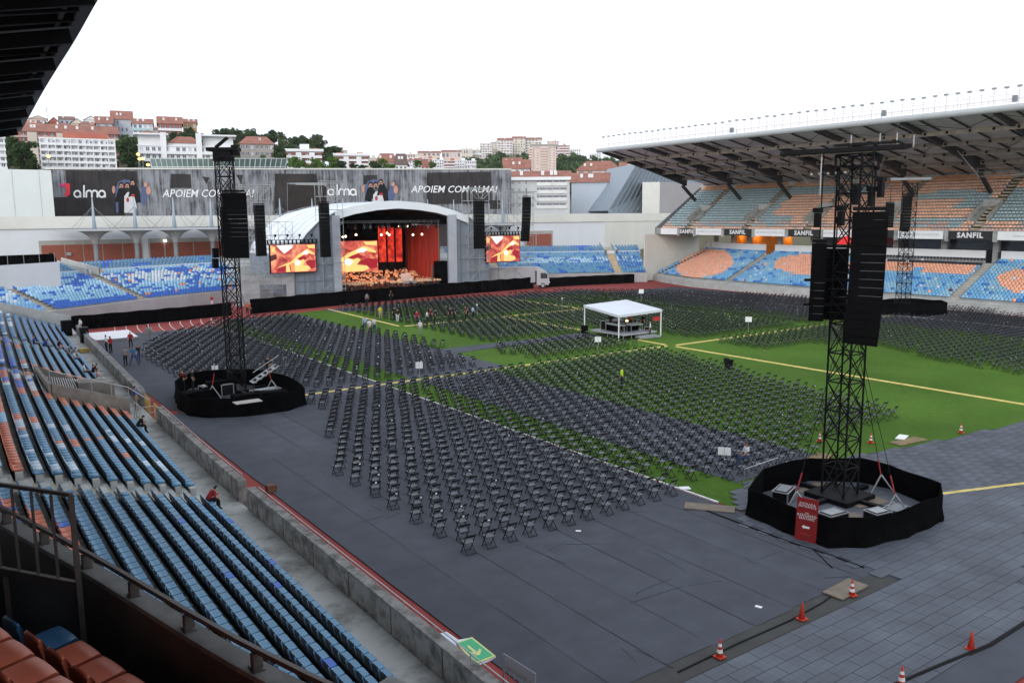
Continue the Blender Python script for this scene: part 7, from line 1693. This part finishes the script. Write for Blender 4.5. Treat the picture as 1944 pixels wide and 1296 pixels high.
# ================================================================== PEOPLE
def body_mesh(pose):
    """one continuous skin-grown body; zones by nearest bone"""
    J = {'pel':(0,0,.95),'bel':(0,.0,1.1),'che':(0,0,1.32),'nck':(0,0,1.48),'hd':(0,.02,1.60),'crn':(0,.02,1.72)}
    def pr(n, l): 
        for s_, k in ((-1,'L'),(1,'R')): J[n+k] = (s_*l[0],l[1],l[2])
    pr('hip',(.10,0,.92)); pr('kne',(.11,.02,.50)); pr('ank',(.11,-.02,.08)); pr('toe',(.12,.14,.04)); pr('sho',(.18,0,1.40)); pr('elb',(.25,-.02,1.13)); pr('wri',(.25,.08,.89)); pr('han',(.25,.12,.80))
    if pose == 'walk':
        J['kneL']=(-.11,.22,.54); J['ankL']=(-.11,.30,.10); J['toeL']=(-.12,.45,.06); J['kneR']=(.11,-.06,.50); J['ankR']=(.11,-.34,.12); J['toeR']=(.12,-.22,.04); J['elbL']=(-.24,-.16,1.14); J['wriL']=(-.22,-.1,.92); J['hanL']=(-.22,-.06,.85); J['elbR']=(.25,.12,1.15); J['wriR']=(.22,.28,1.0); J['hanR']=(.21,.34,.96)
    if pose == 'wide':
        J['kneL']=(-.25,.05,.5); J['ankL']=(-.38,.02,.08); J['toeL']=(-.42,.15,.04); J['kneR']=(.22,.0,.5); J['ankR']=(.34,-.05,.08); J['toeR']=(.38,.08,.04); J['elbL']=(-.34,.0,1.2); J['wriL']=(-.22,.15,1.1); J['hanL']=(-.15,.18,1.1); J['elbR']=(.34,.0,1.2); J['wriR']=(.22,.15,1.1); J['hanR']=(.15,.18,1.12)
    if pose == 'hips':
        J['elbL']=(-.36,-.08,1.16); J['wriL']=(-.2,.05,1.0); J['hanL']=(-.15,.08,.97); J['elbR']=(.27,.05,1.15); J['wriR']=(.15,.25,1.25); J['hanR']=(.12,.3,1.3)
    if pose in ('sit','sitlean'):
        dz = -.47
        for k in ('pel','bel','che','nck','hd','crn','hipL','hipR','shoL','shoR','elbL','elbR'): x,y,z = J[k]; J[k] = (x,y,z+dz)
        for s_, k in ((-1,'L'),(1,'R')): J['kne'+k]=(s_*.13,.45,.50); J['ank'+k]=(s_*.13,.46,.10); J['toe'+k]=(s_*.14,.6,.05); J['elb'+k]=(s_*.24,.08,.68); J['wri'+k]=(s_*.16,.3,.6); J['han'+k]=(s_*.12,.38,.6)
        if pose == 'sitlean':
            for k, f_ in (('bel',.05),('che',.2),('nck',.3),('hd',.36),('crn',.42),('shoL',.26),('shoR',.26)): x,y,z = J[k]; J[k]=(x,y+f_,z-f_*.35)
            for s_, k in ((-1,'L'),(1,'R')): J['elb'+k]=(s_*.24,.3,.60); J['wri'+k]=(s_*.12,.48,.68); J['han'+k]=(s_*.05,.52,.72)
    E = [('pel','bel'),('bel','che'),('che','nck'),('nck','hd'),('hd','crn')]
    for k in 'LR': E += [('pel','hip'+k),('hip'+k,'kne'+k),('kne'+k,'ank'+k),('ank'+k,'toe'+k),('che','sho'+k),('sho'+k,'elb'+k),('elb'+k,'wri'+k),('wri'+k,'han'+k)]
    Rd = {'pel':.15,'bel':.135,'che':.155,'nck':.06,'hd':.10,'crn':.075,'hip':.10,'kne':.068,'ank':.05,'toe':.045,'sho':.075,'elb':.05,'wri':.036,'han':.04}
    names = list(J); me = bpy.data.meshes.new('body'); me.from_pydata([J[k] for k in names],[(names.index(a),names.index(b_)) for a,b_ in E],[])
    o = bpy.data.objects.new('body', me); COL.objects.link(o); md = o.modifiers.new('skin','SKIN'); o.modifiers.new('sub','SUBSURF').levels = 1
    sv = me.skin_vertices[0].data
    for i, k in enumerate(names):
        r_ = Rd[k if k in Rd else k[:-1]]; sv[i].radius = (r_, r_*(.78 if k in ('pel','bel','che') else 1)); sv[i].use_root = (k=='pel')
    dg = bpy.context.evaluated_depsgraph_get(); out = bpy.data.meshes.new_from_object(o.evaluated_get(dg)); bpy.data.objects.remove(o)
    zone = {('pel','bel'):1,('bel','che'):1,('che','nck'):1,('nck','hd'):0,('hd','crn'):0}
    segs = []
    for a, b_ in E:
        z = zone.get((a,b_))
        if z is None: s_ = a[:-1]; z = {'pel':2,'hip':2,'kne':2,'ank':4,'sho':1,'elb':0,'wri':0}.get(s_ if a not in ('pel','che') else ('hip' if a=='pel' else 'sho'),1)
        segs.append((np.array(J[a]),np.array(J[b_]),z))
    for k in ('m_skin','m_top','m_leg','m_hair','m_shoe'): out.materials.append(None)
    hd = np.array(J['hd']); cr = np.array(J['crn']); up_ = (cr-hd)/np.linalg.norm(cr-hd)
    for p in out.polygons:
        c = np.array(p.center); best = (9,0)
        for a, b_, z in segs:
            ab = b_-a; t = np.clip(np.dot(c-a,ab)/np.dot(ab,ab),0,1); d = np.linalg.norm(c-a-ab*t); 
            if d < best[0]: best = (d,z)
        z = best[1]
        if z == 0 and np.linalg.norm(c-(hd+cr)/2) < .2:
            if np.dot(c-hd,up_) > .06 or (c[1] < hd[1]-.01 and np.dot(c-hd,up_) > -.06): z = 3
        p.material_index = z; p.use_smooth = True
    # a nose and ears give the head a face
    return out
BODY = {k: body_mesh(k) for k in ('stand','walk','wide','hips','sit','sitlean')}
SKIN = mat('skin',(.42,.24,.17),.6,.05,3); SKIN2 = mat('tanned skin',(.30,.16,.11),.6,.05,3)
HAIRM = [mat('dark hair',(.012,.010,.009),.6,.1,5), mat('brown hair',(.05,.03,.02),.6,.1,5), mat('grey hair',(.3,.3,.3),.6,.1,5)]
CLO = {k: mat(k+' cloth', c, .9, .12, 4) for k, c in {'red':(.30,.02,.025),'white':(.62,.63,.66),'black':(.012,.012,.014),'blue':(.03,.07,.30),'denim':(.04,.07,.15),'grey':(.22,.23,.24),'teal blue':(.03,.14,.30),'yellow':(.55,.48,.06),'orange':(.60,.12,.03),'beige':(.36,.30,.22),'navy':(.015,.02,.05),'pale blue':(.3,.42,.6),'hivis':(.5,.72,.03),'maroon':(.10,.015,.02),'pink':(.5,.3,.32)}.items()}
SHOE = mat('shoe leather',(.02,.02,.02),.6,.1,5)
_pm = {}
def person(x, y, z, rz, pose, top, leg, lab, hair=0, h=1.0, grp=None, extra=None):
    key = (pose, top, leg, hair)
    if key not in _pm:
        me = BODY[pose].copy(); 
        for i, m_ in enumerate((SKIN if hair!=1 else SKIN2, CLO[top], CLO[leg], HAIRM[hair], SHOE)): me.materials[i] = m_
        _pm[key] = me
    o = link_mesh('person', _pm[key], None, (x,y,z), rz); o.scale = (h,h,h); tag(o, lab, 'person', grp); return o
def at_g(px, py, z=0.0): p = gp(px,py,z); return p.x, p.y
for (px,py,rz,pose,top,leg,lab,hr) in (
    (203,668,1.0,'stand','white','navy','person in white top beside the wall, left of the pair',0),(211,671,.6,'stand','red','black','person in red and black beside the one in white',0),
    (249,662,3.0,'walk','red','black','person in red shirt walking on the empty carpet',0),(239,694,2.4,'hips','grey','black','person in grey top with arm raised, nearest of the trio',1),
    (255,694,2.9,'wide','teal blue','denim','person in blue shirt standing with legs apart',1),(264,689,-2.6,'stand','black','denim','person in black jacket beside the blue shirted one',0),
    (281,648,.4,'stand','grey','grey','person in grey standing at the first chair row',0),(286,647,-.6,'stand','beige','grey','person in beige at the first chair row',1),
    (154,632,2.0,'stand','white','maroon','person in white by the black fence end',0),(242,740,-1.3,'stand','blue','beige','person in blue leaning at the yellow gate',0),
    (348,745,2.2,'hips','maroon','black','person in maroon at the left ring fence',0),(367,742,-2,'stand','black','black','person in black beside the cases of the left ring',0),
    (510,716,2.6,'hips','black','black','crew person in black behind the left tower',0),
    (693,628,2.8,'stand','pale blue','denim','person in pale blue, left of the trio on the aisle',0),(702,634,3.1,'stand','white','beige','person in white, middle of the trio on the aisle',1),(711,631,-2.8,'stand','white','denim','person in white shirt and jeans, right of the trio',0),
    (722,606,2.9,'stand','yellow','beige','person in pale yellow among the chairs',0),(755,612,3,'stand','black','white','person in black top and white trousers',0),(749,608,2,'stand','black','black','person in black beside the white trousers',0),
    (792,616,2.6,'stand','red','navy','person in red shirt in the standing group',0),(798,637,3.1,'stand','white','grey','person in white with grey trousers nearest in the group',2),(811,616,-2.4,'hips','white','black','person in white shirt, centre of the group',0),(818,611,2,'stand','maroon','black','person in maroon behind the group centre',0),(826,613,-2,'stand','black','black','person in black at the right of the group',0),
    (855,609,2.2,'stand','black','black','person in black, left of the talking pair',0),(862,608,-1.5,'stand','navy','black','person in navy, right of the talking pair',0),(884,606,1.5,'stand','maroon','black','person in maroon with bag by the cable ramp',0),(888,611,1,'walk','black','black','person in black walking by the cable ramp',0),(898,606,-1.5,'stand','pale blue','navy','person in pale blue shirt by the cable ramp',1),
    (470,597,2.5,'stand','orange','black','person in orange at the gap in the black barrier',1),(476,598,-2,'stand','red','black','person in red at the gap in the black barrier',0),(402,566,2.5,'stand','red','white','person in red on the track before the end stand',0),
    (1234,640,.8,'stand','white','navy','person in white shirt at the right of the tent',2),(1804,569,-1.5,'stand','maroon','maroon','person in maroon on the far stand steps',0),(742,560,3,'stand','black','black','crew person in black at the stage barrier',0),(697,578,3,'stand','grey','navy','crew person in grey walking along the stage barrier',0)):
    x, y = at_g(px,py); h = 1.0
    if (px,py) == (1804,569): p = ax(px,py,115.6); person(p.x,p.y,p.z,rz,pose,top,leg,lab,hr); continue
    if (px,py) == (242,740): person(10.72,58.9,.3,-1.5,pose,top,leg,lab,hr); continue
    if (px,py) == (742,560): p = ay(px,py,116.5); x, y = p.x, p.y
    if (px,py) == (402,566): p = ay(px,py,126); x, y = p.x, p.y
    person(x,y,.01 if x>28 else .02,rz,pose,top,leg,lab,hr)
# hi-vis steward
x, y = at_g(1180,738); person(x,y,0,.6,'stand','hivis','navy','steward in a yellow green safety vest among the turf chairs',1)
m = MB(); 
# people on seats
def seat_near(px, py, zz): p = gp(px,py,zz); s = min((q for q in near_seats), key=lambda q:(q[0]-p.x)**2+(q[1]-p.y)**2); return s
def sit(px, py, zz, pose, top, leg, lab, hr=0, turn=0.0):
    s = seat_near(px,py,zz); person(s[0]-.02,s[1],s[2]-.06,s[3]+math.pi+turn,pose,top,leg,lab,hr)
sit(262,806,.9,'sitlean','black','black','person in black bent over a phone in the front row of the middle block')
sit(390,948,.9,'sitlean','red','black','person in a red hood sitting at the near aisle end')
for (px,py,z,top,leg,lab,pose) in ((70,652,2.2,'blue','denim','person in blue, left of the two seated high in the far block','sit'),(84,653,2.0,'blue','denim','person in blue, right of the two seated high in the far block','sitlean'),(113,660,1.4,'black','pink','person in black seated one row above the front group','sit'),(131,668,1.0,'grey','grey','person in grey seated in the far front row','sit'),(143,676,.9,'grey','beige','person in beige trousers seated in the far front row','sitlean'),(139,686,.9,'white','denim','person in white top and jeans stretched on the front row','sit'),(168,710,.9,'white','black','person in white, left of three at the tunnel corner','sit'),(174,708,.9,'black','white','person in black, middle of three at the tunnel corner','sit'),(181,716,.9,'pink','white','person in pink, right of three at the tunnel corner','sit'),(209,712,.4,'maroon','black','person in maroon crouched against the inside of the wall','sitlean')): sit(px,py,z,pose,top,leg,lab)
# man sitting on a folding chair near the tower
x, y = at_g(1432,882); c = min(spots, key=lambda q:(q[0]-x)**2+(q[1]-y)**2); person(c[0],c[1]+.0,.0,c[3]+1.2,'sit','white','denim','man in white shirt seated on a folding chair near the tower',1)
# crew under the tent
person(63.8,67.2,.56,2.2,'stand','orange','black','person in orange shirt standing at the back under the tent',0); person(62.0,66.3,.56,2.9,'stand','grey','black','person in grey at the sound desk under the tent',2); person(61.4,67.8,.56,2.6,'stand','black','black','person in black behind the sound desk',0); person(64.1,65.5,.56,1.6,'stand','black','black','person in black at the right side under the tent',0)
person(66,YS+.2,1.45,math.pi*.0,'hips','white','black','conductor in white jacket at the front of the stage',2)

# ================================================================== SMALL THINGS
def cone(px, py, lab, stripes=True, z=.035):
    x, y = at_g(px,py); e = root('traffic_cone', (x,y,z), lab, 'traffic cone', 'orange traffic cones'); e.scale = (.74,.74,.74); OM = mat('orange cone plastic',(.55,.055,.03),.55,.1,3); WM = mat('reflective white band',(.7,.7,.7),.5,.05,2)
    m = MB(); m.box(-.19,.19,-.19,.19,0,.04); m.build('foot', OM, e, local=True)
    m = MB(); m.lathe([(.145,.04),(.03,.75),(.025,.77)],14); m.build('cone_body', OM, e, local=True, smooth=True)
    if stripes:
        for za, zb in ((.2,.34),(.46,.58)): q = MB(); r0 = lambda q_: lerp(.145,.03,(q_-.04)/.71)+.004; q.lathe([(r0(za),za),(r0(zb),zb)],14); q.build('white_band', WM, e, local=True)
for px, py, lab, st in ((1366,1248,'striped cone on the near edge of the carpet',True),(1522,1176,'plain orange cone at the middle of the carpet edge',False),(1617,1131,'striped cone on the pale board',True),(1843,1233,'lone dull cone on the grey panels at the right',False),(1711,1302,'cone cut by the bottom edge of the picture',True),(1556,838,'striped cone left of the mast at the turf edge',True),(1653,841,'striped cone right of the mast at the turf edge',True),(1824,822,'striped cone at the turf edge furthest right',True)): cone(px,py,lab,st)
# white sector boards on thin poles
for i, (px, pb, pyt, pyb_, w, lab) in enumerate(((409,716,694,704,13,'white sector board left of the left tower mast'),(797,740,687,699,14,'white sector board at the cable ramp crossing the carpet'),(1135,668,639,649,12,'white sector board in front of the mixing tent'),(1217,575,549,557,9,'white sector board behind the mixing tent'),(1420,640,601,611,12,'white sector board right of the tent on the turf'),(1374,895,848,864,24,'white sector board near the seated man'),(1067,600,565,567,3,'thin white marker pole by the far cable ramp'),(906,606,577,580,3,'thin white marker pole behind the standing group'))):
    g = gp(px,pb); D = math.hypot(g.x,g.y); a = ad(px-w/2,pyt,D); c = ad(px+w/2,pyb_,D); e = root('sector_board', (g.x,g.y,0), lab, 'sign', 'white sector boards'); m = MB(); m.tube((g.x,g.y,0),(g.x,g.y,a.z),.022,6); m.build('pole', M_STEEL, e); L = math.hypot(c.x-a.x,c.y-a.y); m = MB(); m.obox((g.x,g.y-.0,(a.z+c.z)/2),(L,.03,abs(a.z-c.z)),-az_of(px)); m.build('board', M_WHITE, e)
    if w > 9: m = MB(); 
# stack of signs on the wall: white sheets and the green exit board
def flat(pxs, z, th, name, mt, lab, parent=None):
    P = [gp(x,y,z) for x,y in pxs]; m = MB(); m.prism([(p.x,p.y) for p in P][::-1], z-th, z); o = m.build(name, mt, parent)
    if lab: tag(o, lab, 'sign')
    return o
flat([(833,1202),(848,1198),(872,1215),(864,1246)],1.16,.03,'white_sheet',mat('bluish white sheet',(.66,.71,.8),.5,.03,2),'blank white sheet on the wall behind the green exit sign')
flat([(866,1214),(896,1209),(941,1246),(931,1252),(905,1263),(868,1222)],1.20,.02,'white_sheet',mat('bluish white sheet',(.7,.7,.75),.5,.03,2),'white sheet lying directly under the green exit sign')
GE = root('exit_sign', tuple(gp(903,1233,1.3)), 'green exit sign with pale yellow arrow lying on the wall', 'sign')
flat([(866,1219),(896,1208),(941,1244),(905,1258)],1.24,.02,'sign_board',mat('pale yellow border',(.62,.66,.24),.5,.05,2),None,GE); flat([(869,1220),(895,1211),(936,1243),(905,1254.5)],1.246,.006,'green_face',mat('exit green',(.04,.40,.18),.5,.08,2),None,GE)
flat([(886,1225.5),(890,1224),(905,1236),(901.5,1238.5)],1.252,.006,'arrow',mat('pale yellow print',(.66,.64,.28),.5,0,1),None,GE); flat([(893,1237.5),(897,1236),(904,1239),(910,1230),(914,1232),(910.5,1242),(905,1242.5)],1.252,.006,'arrow',MATS['pale yellow print'],None,GE); flat([(871,1225),(873.5,1224),(896,1248),(893,1250)],1.252,.006,'printed_strip',MATS['pale yellow print'],None,GE)
# grey panel on a barred barrier, bottom edge
a, c = gp(958,1285,.0), gp(1016,1330,.0); a = ad(958,1300,math.hypot(a.x,a.y)*.985); c = ad(1016,1335,math.hypot(c.x,c.y)*.98)
GBR = root('crowd_barrier', (a.x,a.y,0), 'crowd barrier with plain grey sheet at the bottom edge of the picture', 'barrier')
A, B_ = Vector((12.6,17.2,0)), Vector((13.4,15.6,0)); A = Vector((*gp(957,1345,0).xy,0)); B_ = Vector((*gp(1016,1385,0).xy,0)); d_ = B_-A
zt = 2.0
def zat(px, py, P): D = math.hypot(P.x,P.y); return ad(px,py,D).z
zA, zB = zat(958,1240,A), zat(1016,1277,B_); lA, lB = zat(958,1267,A), zat(1016,1305,B_)
m = MB(); m.add([(A.x,A.y,lA),(B_.x,B_.y,lB),(B_.x,B_.y,zB),(A.x,A.y,zA),(A.x+.02,A.y+.03,lA),(B_.x+.02,B_.y+.03,lB),(B_.x+.02,B_.y+.03,zB),(A.x+.02,A.y+.03,zA)],[(0,1,2,3),(7,6,5,4),(3,2,6,7),(0,3,7,4),(1,5,6,2)]); m.build('grey_sheet', mat('mauve grey sheet',(.26,.25,.27),.7,.05,2), GBR)
for k in range(7): t = k/6; q = MB(); p = A+d_*t; q.tube((p.x,p.y,.05),(p.x,p.y,lerp(lA,lB,t)+.05),.015,5); q.build('bar', M_GREYM, GBR)
m = MB(); m.tube((A.x,A.y,0),(A.x,A.y,zA),.025,6); m.tube((B_.x,B_.y,0),(B_.x,B_.y,zB),.025,6); m.build('barrier_post', M_GREYM, GBR)
# folded black bundle on the turf chairs edge, small crate on the wall, speaker by the far wall gap
x, y = at_g(1383,700); m = MB(); m.obox((x,y,.35),(.7,.5,.5),.4); m.obox((x-.2,y+.1,.75),(.5,.35,.4),.9); m.obox((x+.2,y-.1,.65),(.3,.3,.3),.2); tag(m.build('equipment_bundle', M_BLKM), 'black bundle of equipment at the corner of the turf chairs', 'equipment')
x, y = at_g(515,932); m = MB(); m.box(x-.22,x+.22,y-.2,y+.2,0,.3); m.box(x-.18,x+.18,y-.16,y+.16,.3,.33); tag(m.build('crate', mat('rusty brown crate',(.16,.07,.04),.8,.3,3)), 'small brown crate on the red track at the wall gap', 'crate')
x, y = at_g(155,655); p = gp(127,632,.6); m = MB(); m.box(p.x-.5,p.x+.5,p.y-.4,p.y+.4,.3,2.0); m.box(p.x-.4,p.x+.4,p.y-.42,p.y-.4,.5,1.8); tag(m.build('black_speaker_cabinet', M_SPK), 'black speaker cabinet at the far end of the walkway', 'speaker')
p = gp(163,655,.0); m = MB(); m.box(p.x-.45,p.x+.3,p.y-.5,p.y+.5,0,1.9); m.box(p.x-.35,p.x+.2,p.y-.52,p.y-.5,.2,1.7); tag(m.build('black_equipment_rack', M_BLKM), 'black equipment rack against the track side of the far wall', 'equipment')
p = gp(159,668,.35); m = MB(); m.obox((p.x,p.y,.5),(.9,.5,.35),.3); m.obox((p.x,p.y,.7),(.7,.4,.05),.3); tag(m.build('yellow_step', MATS['yellow steel paint']), 'yellow step unit by the far wall end', 'steps')
# raised white corner box with black band left of the end stand
e = root('corner_terrace_box', (4,112,0), 'white walled corner platform with black band at the left edge', 'wall'); a, c = ay(-40,545,121), ay(115,525,127.5); zt1 = ay(115,497,127.5).z; m = MB(); m.add([(a.x-6,a.y,1),(c.x,c.y,1),(c.x,c.y,zt1),(a.x-6,a.y,zt1-.2),(a.x-6,a.y+9,1),(c.x,c.y+9,1),(c.x,c.y+9,zt1),(a.x-6,a.y+9,zt1-.2)],[(0,1,2,3),(1,5,6,2),(3,2,6,7)]); m.build('white_wall', M_WALLW, e)
m = MB(); m.add([(a.x-6,a.y+.4,zt1-.2),(c.x-.2,c.y+.4,zt1),(c.x-.5,c.y+.4,zt1+1.1),(a.x-6,a.y+.4,zt1+1.2),(c.x-.5,c.y+6,zt1+1.1),(c.x-.2,c.y+6,zt1)],[(0,1,2,3),(1,5,4,2)]); m.build('black_band', M_BLACK, e)
m = MB()
for k in range(8): x = lerp(a.x-4,c.x-.5,k/7); y = lerp(a.y,c.y,k/7); m.tube((x,y+.2,zt1-.1),(x,y+.2,zt1+1.3),.03,4)
m.build('railing', M_STEEL, e)
# cables on the carpet and ropes
def cable(pts_, r_, lab, mt=M_BLKM):
    P = [Vector((*gp(x,y).xy,.02)) for x,y in pts_]; m = MB(); m.path(P,r_,5); tag(m.build('cable', mt), lab, 'cable')
cable([(1320,962),(1400,992),(1500,1030),(1570,1052),(1640,1078)],.05,'thick black cable along the panel edge below the near ring'); cable([(1287,1276),(1400,1222),(1500,1178),(1560,1145),(1612,1108)],.03,'thin dark seam along the near edge of the carpet'); cable([(1490,1010),(1540,1040),(1580,1078)],.025,'thin black cable trailing from the red board')  # the second run is a carpet seam, only drawn as a cable
cable([(430,1020),(470,1100),(530,1180)],.0001,'x') if False else None
cable([(1700,1300),(1790,1262),(1880,1225),(1950,1180)],.07,'rolled black carpet edge at the lower right corner')

# ================================================================== HAZE
m = MB(); m.box(-1510,1510,-1510,1510,-1.2,125)
hz = m.build('haze', None or mat('haze air',(1,1,1)))
hm = bpy.data.materials.new('hazy air'); hm.use_nodes = True; hn = hm.node_tree; hn.nodes.clear()
ho = hn.nodes.new('ShaderNodeOutputMaterial'); pv = hn.nodes.new('ShaderNodeVolumePrincipled'); pv.inputs['Color'].default_value = (.93,.95,1,1); pv.inputs['Density'].default_value = HAZE; pv.inputs['Anisotropy'].default_value = 0.2
hn.links.new(pv.outputs[0], ho.inputs['Volume']); hz.data.materials.clear(); hz.data.materials.append(hm); hz['kind'] = 'stuff'; tag(hz, 'thin pale evening haze over stadium and hills', 'haze')
